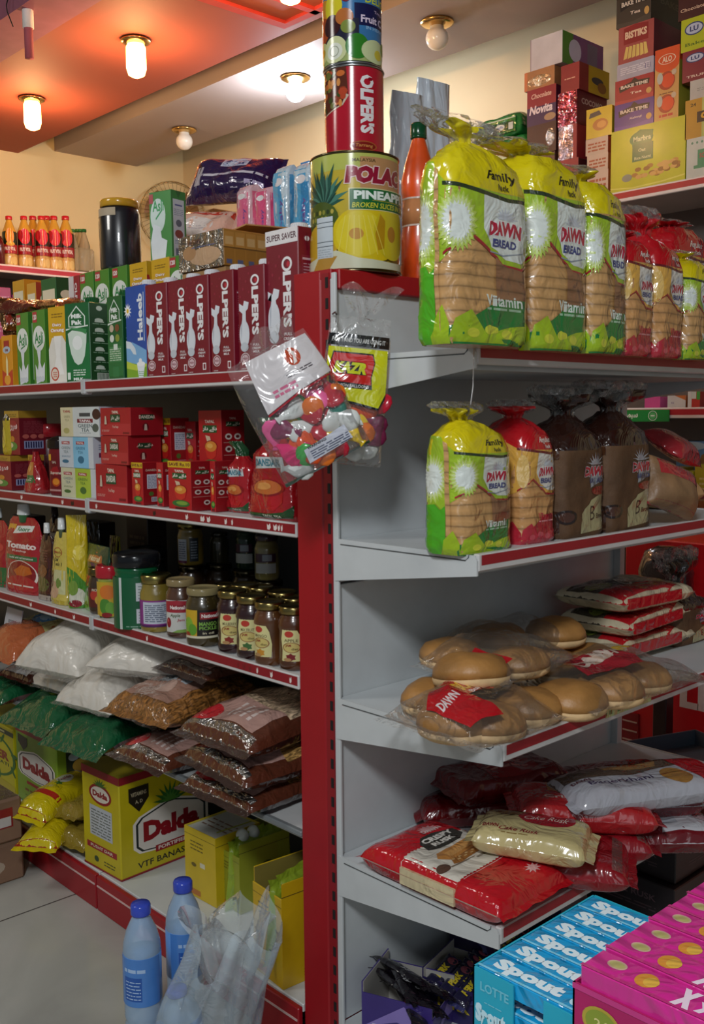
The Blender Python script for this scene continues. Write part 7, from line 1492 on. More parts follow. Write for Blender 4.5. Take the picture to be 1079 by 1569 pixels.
def gold(A): A.rect(0, 0, .42, 1, '#bd8f22'); A.rect(.42, 0, 1, 1, '#b6be6a'); A.text('24', .2, .86, .09, '#4a3a10', L=.14, off=.03); A.rect(.30, .38, 1, .66, '#2c2118'); A.text('Gala', .62, .54, .17, '#d6a52a', L=.46, off=.06); A.text('EGG', .66, .43, .06, '#c9c4a0', L=.2)
WB('go', 'wg', 1050, 1112, 0, 148, 'biscuit_box', 'gold biscuit box numbered 24 above the white and green box', '#bd8f22', gold, d=.2)
def whb(A): A.rect(0, 0, 1, 1, '#bcbcb6'); A.lines(.2, .4, .8, .6, 2, '#9a9a94')
WB('wh', 'go', 1058, 1112, 0, 118, 'biscuit_box', 'plain whitish box between the gold and the maroon box', '#bcbcb6', whb, d=.2)
def maroon(A): A.rect(0, 0, 1, 1, '#7d1430'); A.ell(.3, .74, .22, .15, '#2b3f7a'); A.ell(.3, .74, .19, .12, '#b9c4dc'); A.text('LU', .3, .74, .12, '#2b3f7a', L=.2, off=.04); A.ell(.75, .55, .2, .2, '#c9924a'); A.ell(.8, .5, .12, .12, '#e0b06a'); A.text('TRUFFLE', .45, .15, .08, '#d9c4b8', L=.7, off=.02)
WB('ma', 'wh', 1046, 1112, 0, 72, 'biscuit_box', 'maroon biscuit box with blue oval beneath the lime one', '#7d1430', maroon, d=.2)
def lime(A): A.rect(0, 0, 1, 1, '#b5c21c'); A.ell(.3, .66, .22, .2, '#2b3f7a'); A.ell(.3, .66, .19, .16, '#b9c4dc'); A.text('LU', .3, .66, .16, '#2b3f7a', L=.2, off=.04); A.ell(.8, .5, .2, .2, '#c9a04a'); A.text('Bakeri', .4, .2, .1, '#5a7a14', L=.6, off=.02)
WB('li', 'ma', 1044, 1112, 0, 22, 'biscuit_box', 'lime green biscuit box with blue oval at the right edge', '#b5c21c', lime, d=.2)
def chocb(A): A.rect(0, 0, 1, 1, '#3f1418'); A.ell(.75, .7, .25, .25, '#c9883a'); A.ell(.78, .68, .13, .13, '#5a2a14'); A.text('Chocolate Chip', .45, .25, .12, '#d4b8a0', L=.8, off=.02)
WB('ch', 'li', 1040, 1112, 0, -34, 'biscuit_box', 'dark chocolate biscuit box at the top right corner', '#3f1418', chocb, d=.2)
# BAKE TIME column on the big yellow box
def bt(c, sub, c2):
    def f(A):
        A.rect(0, 0, 1, 1, c); A.poly([(.12, .48), (.5, .62), (.88, .58), (.9, .80), (.5, .86), (.10, .72)], '#19161a'); A.poly([(.42, .84), (.5, .98), (.6, .85)], '#19161a'); A.text('BAKE TIME', .5, .68, .14, '#d9d0c4', L=.70, off=.04, slant=.0); A.text(sub, .55, .36, .10, '#e0cfc0', L=.3, slant=.2); A.ell(.88, .3, .07, .12, '#c9a05a'); A.poly([(0, 0), (1, 0), (1, .2), (.5, .1), (0, .15)], c2)
    return f
WB('b1', 'mar', 942, 1002, 0, 155, 'biscuit_box', 'purple BAKE TIME biscuit box under the red one', '#4a2f8c', bt('#4a2f8c', 'Kalonji', '#5f3fa0'), d=.18)
WB('b2', 'b1', 943, 1002, 0, 118, 'biscuit_box', 'red BAKE TIME biscuit box on the purple one', '#9c1a2c', bt('#9c1a2c', 'Tea', '#b0303a'), d=.18)
def silv(A): A.rect(0, 0, 1, 1, '#a8a8bc'); A.lines(.1, .3, .9, .8, 4, '#d0d0dc', .5); A.text('111', .85, .5, .3, '#6a6a94', L=.14)
WB('b3', 'b2', 946, 1002, 0, 93, 'biscuit_box', 'pale silver lilac box between the red and the bistiks box', '#a8a8bc', silv, d=.18)
def bist(A): A.rect(0, 0, 1, 1, '#a04848'); A.poly([(.15, .5), (.85, .5), (.85, .95), (.5, 1), (.15, .95)], '#8a1a22'); A.text('BISTIKS', .5, .74, .2, '#e3c4a8', L=.62, off=.05); [A.poly([(.15+.12*i, .1), (.25+.12*i, .12), (.30+.1*i, .42), (.22+.1*i, .44)], '#d9c06a') for i in range(6)]
WB('b4', 'b3', 948, 1002, 0, 36, 'biscuit_box', 'reddish BISTIKS biscuit box with yellow sticks', '#8a2a34', bist, d=.20, side=lambda B: B.rect(0, 0, 1, 1, '#6f2a3a'))
WB('b5', 'b4', 945, 998, 0, -14, 'biscuit_box', 'dark grey brown BAKE TIME box on top of its column', '#3d3630', bt('#3d3630', 'Tea', '#4a443c'), d=.24, side=lambda B: (B.rect(0, 0, 1, 1, '#38342e'), B.text('BAKE', .5, .7, .2, '#5a5448', L=.5)))
def alo(A):
    A.rect(0, 0, 1, 1, '#cfa05a'); A.rect(0, .76, 1, 1, '#d8501c'); A.ell(.5, .76, .5, .1, '#d8501c'); A.text('ALO', .5, .84, .08, '#ecd9c4', L=.4, off=.03); A.ring(.5, .84, .36, .07, .1, '#ecd9c4')
    for v in (.54, .22): A.ell(.5, v, .34, .13, '#a83a20'); A.ell(.55, v, .26, .10, '#dd4a22'); A.ell(.22, v+.05, .12, .08, '#b9bcb4'); A.ell(.8, v+.1, .1, .04, '#c9b8a0')
    A.lines(.2, .36, .8, .40, 1, '#7a4a2a'); A.lines(.2, .04, .8, .08, 1, '#c0392a', .9)
WB('al', 'mar', 1003, 1040, 0, 73, 'candy_box', 'upright orange and cream box with two round windows', '#cfa05a', alo, d=.12, cat='box', side=lambda B: (B.rect(0, 0, 1, 1, '#a8a83a'), B.rect(0, .8, 1, 1, '#d8501c')))
# left columns
def ptl(A): A.rect(0, 0, 1, 1, '#c9b4a4'); A.lines(.1, .2, .9, .8, 3, '#a8583a', .5)
wl = [('k1', None, 900, 932, 0, 262, 'snack_carton', 'small orange and white snack carton lowest beside the big yellow box', '#c06a3a'), ('k2', 'k1', 900, 932, 0, 236, 'snack_carton', 'small orange and white snack carton second from the bottom', '#c06a3a'), ('k3', 'k2', 898, 932, 0, 211, 'snack_carton', 'small orange snack carton under the little tilted yellow box', '#b8502c')]
for k, u, pl, pr, yb, yt, nm, lab, c in wl: WB(k, u, pl, pr, yb, yt, nm, lab, c, ptl, d=.18)
def ylw(A): A.rect(0, 0, 1, 1, '#cdb41c'); A.ell(.55, .42, .3, .2, '#b5722c'); A.ell(.6, .42, .18, .12, '#d49a4a'); A.poly([(.1, .68), (.6, .75), (.5, .9), (.15, .85)], '#2a3140')
WB('k4', 'k3', 898, 936, 0, 165, 'biscuit_box', 'little bright yellow biscuit box tilted on the orange cartons', '#cdb41c', ylw, d=.14, rz=3)
def foilb(A): A.rect(0, 0, 1, 1, '#a8525e:foil'); r = random.Random(5); [A.ell(r.random(), r.random(), .04, .03, r.choice(['#d9c4cc:foil', '#8a2c3a:foil', '#e6dde0:foil']), 7) for i in range(60)]
def dkr(A): A.rect(0, 0, 1, 1, '#8f2430'); A.lines(.3, .5, .7, .7, 1, '#d6c0b0')
WB('c1', None, 856, 886, 0, 244, 'biscuit_box', 'dark box hidden low behind the bread tops', '#4a2024', dkr, d=.2)
WB('c2', 'c1', 856, 884, 0, 192, 'biscuit_box', 'red glossy box below the glittering foil box', '#8f2430', lambda A: (A.rect(0, 0, 1, 1, '#b5a4ac:foil'), A.rect(.8, 0, 1, 1, '#8f2430')), d=.18)
WB('c3', 'c2', 855, 884, 0, 141, 'biscuit_box', 'glittering pink foil box with a maroon COCOMO side', '#7a1c2a', foilb, d=.19, side=lambda B: (B.rect(0, 0, 1, 1, '#6a1c28'), B.text('COCOMO', .5, .72, .18, '#c9b0a4', L=.7, off=.03)))
def redy(A): A.rect(0, 0, 1, 1, '#8c2a2c'); A.lines(.2, .45, .8, .55, 1, '#d9a890')
WB('c4', 'c3', 860, 888, 0, 98, 'biscuit_box', 'maroon box with a yellow side panel under the top white box', '#8c2a2c', redy, d=.19, side=lambda B: (B.rect(0, 0, .3, 1, '#8c2a2c'), B.rect(.3, 0, 1, 1, '#bfa01e'), B.ell(.6, .5, .2, .14, '#2a3140'), B.ell(.75, .3, .15, .2, '#8a5a24')))
WB('e1', None, 805, 850, 0, 236, 'biscuit_box', 'plain brown carton low on the shelf behind the bread tops', '#5a3a2a', noop, d=.2)
def nov(A): A.rect(0, 0, 1, 1, '#8c1f2a'); A.rect(0, 0, 1, .5, '#3a2250'); A.text('Chocolate', .5, .80, .14, '#dcb8a8', L=.7, slant=.2); A.text('Novita', .5, .42, .24, '#e0d4dc', L=.8, off=.04, slant=.2); A.ell(.8, .15, .2, .1, '#a88a6a')
WB('e2', 'e1', 808, 852, 0, 190, 'biscuit_packet', 'dark brown packet with a shiny silver end beside the green packs', '#4a2c24', lambda A: (A.rect(0, 0, 1, 1, '#3f241c'), A.ell(.8, .5, .15, .3, '#a8a4a0:foil')), d=.16, cat='packet')
WB('e3', 'e2', 808, 852, 0, 134, 'biscuit_packet', 'red and violet wafer pack lettered Novita', '#5a1a34', nov, d=.17, cat='packet')
def tan(A): A.rect(0, 0, 1, 1, '#a8764a'); A.ell(.5, .4, .4, .3, '#cfb08a:foil'); A.rect(0, 0, .1, 1, '#c9784a')
WB('e4', 'e3', 804, 850, 0, 106, 'biscuit_packet', 'tan and gold biscuit pack above the red Novita pack', '#a8764a', tan, d=.16, cat='packet')
def whp(A): A.rect(0, 0, 1, 1, '#c9c6cc'); A.rect(.0, 0, .03, 1, '#9a8a9a')
WB('top', 'e4', 813, 862, 0, 54, 'biscuit_box', 'white topped box with green and purple side lying highest at the left', '#c9c6cc', whp, d=.26, side=lambda B: (B.rect(0, 0, 1, 1, '#7a3a7a'), B.rect(0, 0, .25, 1, '#4f8f2a'), B.ell(.3, .5, .15, .35, '#d9cfe0'), B.rect(.6, .1, .85, .9, '#6a5a7a')))
# green cake packs
for i, (pl, pr, yb, yt, lab) in enumerate([(760, 803, 0, 205, 'green wrapped cake pack with white oval, front lower one'), (738, 790, 0, 176, 'green wrapped pack lying on the other, further left')]):
    X = XS+.03+.02*i; y0, y1 = LY(pl, X, zw+.1), LY(pr, X, zw+.1); w = y0-y1; ym = (y0+y1)/2
    zb = zw if i == 0 else ztop; h = ZZ(yt, X, ym)-zb; 
    if i == 0: ztop = zb+h
    g = G(); m = pillow(g, w*1.3, .16, h, '#1f7a35:film', seed=95+i, amp=.004, fin=.01, p=6, q=.35); g.box(-w*.5, w*.5, -.082, -.076, h*.15, h*.8, '#1f7a35:film'); A = Art(g, lambda a, b, e: (-w*.5+a, -.0822-e, h*.15+b), w, h*.65); A.rect(.3, .1, .95, .7, '#15502c:film'); A.ell(.55, .4, .14, .2, '#c9d4cc'); A.text('muf!n', .55, .4, .2, '#2a5aa0', L=.2); A.rect(.8, .15, .93, .6, '#b9c4bc'); A.rect(.0, .85, 1, .93, '#a9c4a8')
    o = tag(g.build('cake_pack'), lab, 'packet'); o.location = (X+.08, ym, zb+.001); o.rotation_euler.z = RZL
# =================================================================== wall shelf goods seen past the end shelving
XW2 = XS
def wgood(pl, pr, yb, yt, z, name, label, base, fn, d=.08, X=None, cat='box', side=None, rz=0):
    X = XS+.02 if X is None else X; y0, y1 = LY(pl, X, z+.04), LY(pr, X, z+.04); h = ZZ(yt, X, (y0+y1)/2)-z; w = y0-y1
    g = G(); g.box(-w/2, w/2, -d/2, d/2, 0, h, base, .001); fn(bface(g, 'F', w, d, h))
    if side: side(bface(g, 'R', w, d, h))
    o = tag(g.build(name), label, cat); o.location = (X+d/2, (y0+y1)/2, z); o.rotation_euler.z = RZL+R(rz); return o
zt5 = 1.214
g = G(); y0, y1 = LY(950, XS-.004, 1.2), LY(1026, XS-.004, 1.2); z0_, z1_ = ZZ(646, XS, (y0+y1)/2), ZZ(628, XS, (y0+y1)/2)
g.box(XS-.006, XS-.001, y1, y0, z0_, z1_, '#1f8a3a:gloss', .0005); A = Art(g, lambda a, b, e: (XS-.006-e, y0-a, z0_+b), y0-y1, z1_-z0_); A.text('\uFEAF\uFEE3\uFE92\uFEB3', .25, .5, .6, '#e2efe2', L=.26, off=.03); A.ring(.68, .5, .09, .42, .12, '#e2efe2'); A.ell(.68, .5, .065, .3, '#4fae62'); A.rect(.64, .45, .72, .55, '#e2efe2')
tag(g.build('shelf_talker'), 'bright green shelf strip with white script on the wall shelving', 'sign')
wgood(988, 1012, 0, 608, zt5, 'small_carton', 'small pink carton on the wall shelf behind the green strip', '#c94a8c', noop, d=.05)
wgood(1023, 1051, 0, 606, zt5, 'small_carton', 'white carton with orange corner on the wall shelf', '#c9c9c6', lambda A: (A.poly([(.4, 1), (1, 1), (1, .6)], '#c06a2a'), A.text('K2', .3, .4, .15, '#7a6a9a')), d=.06, side=lambda B: B.rect(0, 0, 1, 1, '#b0602a'))
wgood(1054, 1060, 0, 600, zt5, 'small_carton', 'thin white carton edge right of the white and orange one', '#d0cfcb', noop, d=.05)
wgood(1060, 1073, 0, 600, zt5, 'small_carton', 'small red carton with green and white top at the right edge', '#b52a20', lambda A: (A.rect(0, .55, .55, 1, '#c9d0c6'), A.rect(.6, .5, 1, 1, '#3f9a3a')), d=.05)
# pictures / posters and boxes lower
zt6 = .859
def gold2(A): A.rect(0, 0, 1, 1, '#a9a81c'); A.ell(.3, .2, .2, .1, '#7a4a1c'); A.lines(.2, .5, .6, .8, 3, '#c9c98a')
wgood(1003, 1040, 0, 716, zt6+.001, 'snack_box', 'dark yellow box on the wall shelf right of the wedge bread', '#9a9a1c', gold2, d=.10)
wgood(1042, 1062, 0, 722, zt6+.001, 'snack_box', 'lime box with small round print on the wall shelf', '#a8b82c', gold2, d=.08, X=XS+.01)
wgood(1064, 1100, 0, 712, zt6+.001, 'snack_box', 'lime and brown box at the right edge of the wall shelf', '#a8b82c', lambda A: (gold2(A), A.ell(.3, .4, .28, .12, '#8a7a5a'), A.ell(.3, .4, .2, .08, '#6a2a3a')), d=.08, X=XS)
wgood(1035, 1100, 0, 676, zt6+.002, 'snack_box', 'blue and tan printed box behind the lime boxes', '#6f9ac9', lambda A: (A.poly([(.2, .0), (1, .0), (1, .95), (.6, .8)], '#a8763a'), A.ell(.4, .93, .3, .06, '#c9dcec')), d=.08, X=XS+.14)
# red display cabinet with the white letters
X9 = 2.75
ya, yb9 = LY(958, X9, .7), .2
zt9, zb9 = ZZ(822, X9, ya), ZZ(1135, X9, ya)
t = empty('red_display_cabinet', (X9, (ya+yb9)/2, 0), 'plain dark red display cabinet with big white letters, right background', 'cabinet')
g = G(); g.box(0, .24, yb9-(ya+yb9)/2, ya-(ya+yb9)/2, 0, zt9, '#cf1524:paint', .004)
yq0, yq1 = LY(1044, X9, .6), LY(1130, X9, .6); zq0, zq1 = ZZ(1083, X9, yq0), ZZ(1040, X9, yq0)
A = Art(g, lambda a, b, e: (-e, yq0-(ya+yb9)/2-a, zq0+b), yq0-yq1, zq1-zq0); A.text('LLS', .5, .5, 1.0, '#e9dfdf', L=.98, off=.05)
g.build('cabinet_body', t)
g = G(); g.box(-.006, .0, ya-(ya+yb9)/2-.06, ya-(ya+yb9)/2, zb9-.02, zb9+.10, '#8a1420:paint'); 
for i in range(3): g.box(-.008, -.006, ya-(ya+yb9)/2-.055, ya-(ya+yb9)/2-.005, zb9+.01+.03*i, zb9+.014+.03*i, '#d0c4c0:paint')
g.build('slotted_trim', t)
# dark round thing and blue-grey tray in front of the cabinet
g = G(); g.lathe([(.0, 0), (.045, .002), (.062, .03), (.064, .09), (.05, .14), (.02, .155)], '#1a1216:film', 30); o = tag(g.build('black_bag'), 'dark rounded black bag before the red cabinet, right background', 'bag'); P = (X9-.10, LY(1022, X9-.1, .85)); o.location = (P[0], P[1], ZZ(925, P[0], P[1])); o.scale = (1, 1.3, 1.1)
zb_ = o.location.z
g = G(); g.box(-.022, .022, -.022, .022, 0, zb_-.001, '#2a1a1c:paint', .003); o = tag(g.build('dark_stand'), 'dark stand under the black bag, hidden behind the bun packets', 'stand'); o.location = (P[0], P[1], 0)
g = G(); w, d, h = .36, .24, .045; 
for bx in ((-w/2, w/2, -d/2, -d/2+.004, 0, h), (-w/2, w/2, d/2-.004, d/2, 0, h), (-w/2, -w/2+.004, -d/2, d/2, 0, h), (w/2-.004, w/2, -d/2, d/2, 0, h), (-w/2, w/2, -d/2, d/2, 0, .004)): g.box(*bx, '#4a5866:paint')
o = tag(g.build('plastic_tray'), 'blue grey open tray behind the white baqerkhani packet', 'tray'); X = 2.30; y = LY(1035, X, .6); o.location = (X, y, ZZ(1178, X, y)); o.rotation_euler.z = R(-20); zt_r = o.location.z
g = G(); g.box(-.16, .16, -.10, .10, 0, zt_r-.001, '#2a1a1c:paint', .003); o = tag(g.build('low_stand'), 'low dark stand under the blue grey tray', 'stand'); o.location = (X, y, 0)
# =================================================================== far wall shelf
YQ = YS+.05
def far_at(px, py): x = RX(px, YQ, zs2+.1); return x
def nectar(flav):
    t = bpy.data.objects.new('juice_bottle', None); COL.objects.link(t); g = G(); r = .036
    c = '#1c2414' if flav == 'm' else '#7a2a18'
    g.lathe([(.03, 0), (r, .01), (r, .05), (r*.90, .065), (r, .08), (r, .155), (r*.95, .17), (r*.6, .205), (.014, .225), (.014, .232)], [('#d9a24a:gloss')]*4+[c+':gloss']*2+['#c99a3a:gloss']*3, 28)
    A = cylface(g, r+.0006, .0, .17, 248, cut=.012); A.rect(-.3, .36, 1.3, .62, '#9c1420:gloss' if flav != 'm' else '#a81a24:gloss'); A.text('FRUIT VITAL', .5, .50, .10, '#ecdcd4', L=.48, off=.05); A.rect(-.3, .62, 1.3, .98, ('#2a1810' if flav != 'm' else '#16281a')+':gloss')
    A.rect(-.3, .0, 1.3, .34, '#d0a058:gloss'); [A.ell(.3+.2*i, .16, .14, .12, '#e2c07a:gloss') for i in range(3)]
    if flav == 'm': A.ell(.5, .86, .2, .22, '#dd8a14:gloss'); A.ell(.52, .64, .2, .06, '#d9a01c:gloss')
    else: A.ell(.5, .86, .24, .22, '#d8202c:gloss'); A.ell(.3, .9, .14, .14, '#b01824:gloss')
    g.build('bottle_body', t); g = G(); g.lathe([(.017, 0), (.0175, .002), (.0175, .016), (.015, .018)], '#c0202c:gloss', 22); g.build('screw_cap', t, (0, 0, .230)); return t
nm, na = nectar('m'), nectar('a')
row = [(15, 0, nm, 'dark mango nectar bottle leftmost of the juice row'), (38, 0, na, 'red fruit nectar bottle right beside the mango one'), (52, .075, na, 'red fruit nectar bottle in the rear row, mostly hidden'), (65, 0, na, 'tallest looking red nectar bottle in the middle of the row'), (84, 0, na, 'red nectar bottle second from the right'), (102, 0, na, 'red nectar bottle at the right end next to the clear bottles'), (73, .08, na, 'red nectar bottle behind the middle pair')]
used = set()
for px, dy, src, lab in row:
    o = src if src.name not in used else dup(src); used.add(src.name); y = YS+.06+dy; x = RX(px, y, zs2+.1); o.location = (x, y, zs2-.001); s = (ZZ(331, x, y)-zs2)/.248; o.scale = (s*.96, s*.96, s); tag(o, lab, 'bottle', 'fruit nectar bottles on the far shelf')
def pet():
    t = bpy.data.objects.new('drink_bottle', None); COL.objects.link(t); g = G(); r = .033; g.lathe([(.03, 0), (r, .01), (r*.95, .06), (r, .1), (r, .15), (r*.6, .19), (.012, .215), (.012, .225)], '#cdbb96:bottle', 24); g.build('bottle_body', t); g = G(); g.lathe([(.015, 0), (.0155, .014), (.012, .016)], '#2f7a3a:gloss', 20); g.build('screw_cap', t, (0, 0, .222)); return t
pb_ = pet()
for i, (px, dy, lab) in enumerate([(112, .05, 'clear bottle with green cap beside the last red nectar bottle'), (135, .03, 'clear green capped bottle in the film pack, left'), (149, .03, 'clear green capped bottle in the film pack, middle'), (160, .07, 'clear green capped bottle right, touching the black jar in the photo'), (141, .1, 'clear green capped bottle in the rear of the film pack')]):
    o = pb_ if i == 0 else dup(pb_); y = YS+.04+dy; x = min(RX(px, y, zs2+.1), XR2-.035); o.location = (x, y, zs2-.001); s = (ZZ(351, x, y)-zs2)/.238; o.scale = (s*.9, s*.9, s); tag(o, lab, 'bottle', 'clear bottles on the far shelf')
g = G(); xa, xc = RX(114, YS+.03, zs2+.1), XR2-.004; g.box(xa, xc, YS+.015, YS+.20, zs2+.0, zs2+.125, '#d8c8a0:haze', .01); tag(g.build('shrink_film'), 'shrink film around the green capped clear bottles', 'film')
g = G(); g.lathe([(.03, 0), (.033, .01), (.033, .1), (.02, .14)], '#5a1418:gloss', 20); o = tag(g.build('juice_bottle'), 'dark red bottle cut by the left picture edge on the far shelf', 'bottle'); o.location = (RX(-3, YS+.05, zs2+.05), YS+.05, zs2-.001)
# goods on the lower far shelf
for i, (pl, pr, yt, c, lab) in enumerate([(-10, 18, 440, '#a8507c', 'pink packet low on the far shelf at the left edge'), (20, 36, 452, '#8a3a7a', 'violet packet low on the far shelf')]):
    z = zs2-.42; y = YS+.05; x0, x1 = RX(pl, y, z+.2), RX(pr, y, z+.2); h = ZZ(yt, (x0+x1)/2, y)-z; g = G(); g.box(-(x1-x0)/2, (x1-x0)/2, -.04, .04, 0, h, c, .003); A = bface(g, 'F', x1-x0, .08, h); A.lines(.1, .3, .9, .9, 9, '#c99ac0', .4, i); o = tag(g.build('soap_packet'), lab, 'packet'); o.location = ((x0+x1)/2, y+.04, z)
# wall fan
xf, yf_ = 3.20, 5.02
xf = RX(266, yf_, 2.0); zf = ZZ(330, xf, yf_); 
t = empty('wall_fan', (xf, yf_, zf), 'beige wall fan with wire guard behind the green carton', 'fan')
rf = 46*4.0/F*1.37; rf = .185
dirc = Vector((-xf, -yf_, HC-zf)).normalized(); rotf = dirc.to_track_quat('Z', 'Y').to_euler()
g = G()
for i in range(44):
    a = 2*math.pi*i/44; g.tube([(math.cos(a)*.03, math.sin(a)*.03, .062), (math.cos(a)*.10, math.sin(a)*.10, .058), (math.cos(a+.1)*rf*.95, math.sin(a+.1)*rf*.95, .035), (math.cos(a+.12)*rf, math.sin(a+.12)*rf, .0)], .0011, '#8c7448:metal', 4)
for rr, zz_, th in ((.03, .062, .004), (.10, .058, .0014), (rf*.95, .035, .0014), (rf, 0, .004)):
    g.tube([(math.cos(2*math.pi*i/40)*rr, math.sin(2*math.pi*i/40)*rr, zz_) for i in range(41)], th, '#9a8358:metal', 6)
g.build('wire_guard', t).rotation_euler = rotf
g = G()
for k in range(3):
    def bl(a, b, k=k): r = .025+(rf*.85-.025)*b; t_ = 2*math.pi*k/3+(a-.5)*(1.5-.5*b)+.5*b; return (r*math.cos(t_), r*math.sin(t_), .02+.025*(a-.5))
    g.grid(bl, 10, 8, '#7d5a34:gloss')
g.lathe([(.03, .0), (.032, .02), (.02, .05), (.005, .055)], '#b59a6a:gloss', 24); g.build('fan_blades', t).rotation_euler = rotf
g = G(); g.lathe([(.045, -.10), (.06, -.06), (.055, -.01)], '#b59a6a:gloss', 24); mo = g.build('motor_housing', t); mo.rotation_euler = rotf
g = G(); g.tube([(0, .05, -.02), (0, .10, -.12), (0, YF-yf_-.005, -.16)], .014, '#a88c5c:gloss', 8); g.box(-.04, .04, YF-yf_-.012, YF-yf_-.001, -.24, -.08, '#a88c5c:gloss', .003); g.build('wall_bracket', t)
# =================================================================== gum boxes on the counter in front
t = empty('counter_table', (.72, .28, 0), 'small dark counter table in front, below the picture edge', 'table')
g = G(); g.box(-.215, .12, -.16, .175, .715, .739, '#4a4642:paint', .003); g.build('table_top', t)
for sx in (-.20, .10):
    for sy in (-.14, .16): g = G(); g.tube([(sx, sy, 0), (sx, sy, .716)], .012, '#3a3836:paint', 10); g.build('leg', t)
def gum_pack(L, W_, H, base, art):
    g = G(); g.box(-L/2, L/2, -W_/2, W_/2, 0, H, base, .0012); A = Art(g, lambda a, b, e: (-L/2+a, -W_/2+b, H+e), L, W_, None, .0002); art(A); return g
def spout(A): A.rect(0, 0, 1, .10, '#7fd0ee:film'); A.text('Spout', .42, .48, .78, '#dff0f6:gloss', L=.66, off=.065); A.ell(.88, .42, .05, .2, '#bfe4f2:gloss')
ztp = .800; xq, yq = .536, .449
t = empty('gum_display_box', (xq, yq, .740), 'turquoise display box of Spout gum packs in the foreground', 'box')
g = G(); bw, bl_, bh = .156, .092, .0595
g.box(0, .0015, -bl_, -bl_*.68, 0, bh, '#1fa8c4:card'); g.box(0, .0015, -bl_*.40, 0, 0, bh, '#1fa8c4:card'); g.box(0, .0015, -bl_*.68, -bl_*.40, 0, bh*.5, '#0e5a80:card')
g.box(0, bw, -.0015, 0, 0, bh, '#1fa8c4:card'); g.box(0, bw, -bl_, -bl_+.0015, 0, bh, '#1fa8c4:card'); g.box(bw-.0015, bw, -bl_, 0, 0, bh, '#1fa8c4:card'); g.box(0, bw, -bl_, 0, 0, .0015, '#1fa8c4:card')
A = Art(g, lambda a, b, e: (-e, -a, b), bl_, bh); A.text('LOTTE', .22, .80, .12, '#6fc4d8', L=.28, off=.03); A.text('Spout', .18, .42, .3, '#c3e6f0', L=.3, off=.08); A.lines(.12, .6, .3, .64, 1, '#6fc4d8')
g.build('box_body', t)
gp = gum_pack(.088, .0225, .014, '#1a9ad0:film', spout).build('gum_pack')
names = ('first', 'second', 'third', 'fourth', 'fifth', 'sixth', 'seventh', 'eighth')
k = 0
for lay in range(3):
    for i in range(6):
        o = gp if k == 0 else dup(gp); k += 1
        o.location = (xq+.015+.0252*i, yq-.046, .7425+.0197*lay if lay < 2 else .7875); o.rotation_euler = (0, 0, R(-90)+R((1, -1, .5, 0, -1, 1)[i]))
        if lay == 2: o.location.z = .7862
        tag(o, ('%s blue gum pack from the left, top layer of the turquoise box' % names[i]) if lay == 2 else ('%s blue gum pack from the left in the %s layer of the turquoise box' % (names[i], ('bottom', 'middle')[lay])), 'gum', 'blue gum packs in the turquoise box')
zx = .852; xq, yq = .517, .350
t = empty('gum_display_box', (xq, yq, .740), 'magenta display box of xylitol gum nearest the camera', 'box')
g = G(); bw, bl_, bh = .235, .165, .0975
def pside(): pass
g.box(0, .0015, -bl_, 0, 0, bh, '#b01a60:card'); g.box(0, bw, -.0015, 0, 0, bh, '#b01a60:card'); g.box(0, bw, -bl_, -bl_+.0015, 0, bh, '#b01a60:card'); g.box(bw-.0015, bw, -bl_, 0, 0, bh, '#b01a60:card'); g.box(0, bw, -bl_, 0, 0, .0015, '#b01a60:card')
A = Art(g, lambda a, b, e: (-e, -a, b), bl_, bh); A.rect(.28, .52, .62, .88, '#7d1040'); A.rect(.56, .50, .64, .86, '#c3b4bc'); A.ell(.13, .80, .085, .11, '#b5a23a'); A.ell(.13, .80, .07, .09, '#8a9a34'); A.text('24', .13, .80, .06, '#d9cf8a', L=.06)
A.text('X', .28, .30, .44, '#c9bcd8', L=.2, off=.12, out='#4a3a8a'); A.text('Xylitol', .66, .22, .24, '#c9bcd8', L=.5, off=.08, out='#4a3a8a'); A.rect(0, .96, 1, 1, '#c93a84')
g.build('box_body', t)
def xyl(A):
    A.rect(0, 0, 1, .12, '#c0307c:film'); A.ell(.11, .60, .042, .2, '#d9b4a0:film'); A.ell(.11, .60, .034, .14, '#c9c07a:film'); A.ell(.25, .5, .045, .32, '#d8903a:film'); A.ell(.27, .5, .03, .22, '#e0b04a:film'); A.text('X', .42, .48, .8, '#ecd6e6:gloss', L=.075, off=.10); A.text('ylitol', .58, .46, .6, '#ecd6e6:gloss', L=.22, off=.06)
xp = gum_pack(.158, .0262, .018, '#d02c8e:film', xyl).build('gum_pack')
k = 0
for lay in range(2):
    for i in range(8):
        o = xp if k == 0 else dup(xp); k += 1; o.location = (xq+.0155+.0268*i, yq-.083, (.80, .832+.0+.0012*(i % 2))[lay]); o.rotation_euler = (0, 0, R(-90)+R((.5, -.5, .6, 0, -.6, 0, .5, 0)[i]))
        tag(o, '%s pink xylitol gum pack from the left, %s layer of the magenta box' % (names[i], ('lower', 'top')[lay]), 'gum', 'pink gum packs in the magenta box')
g = G(); g.box(xq+.004, xq+.231, yq-.161, yq-.004, .742, .7995, '#8a1048:card'); tag(g.build('inner_tray'), 'dark pink inner tray inside the magenta gum box', 'tray')
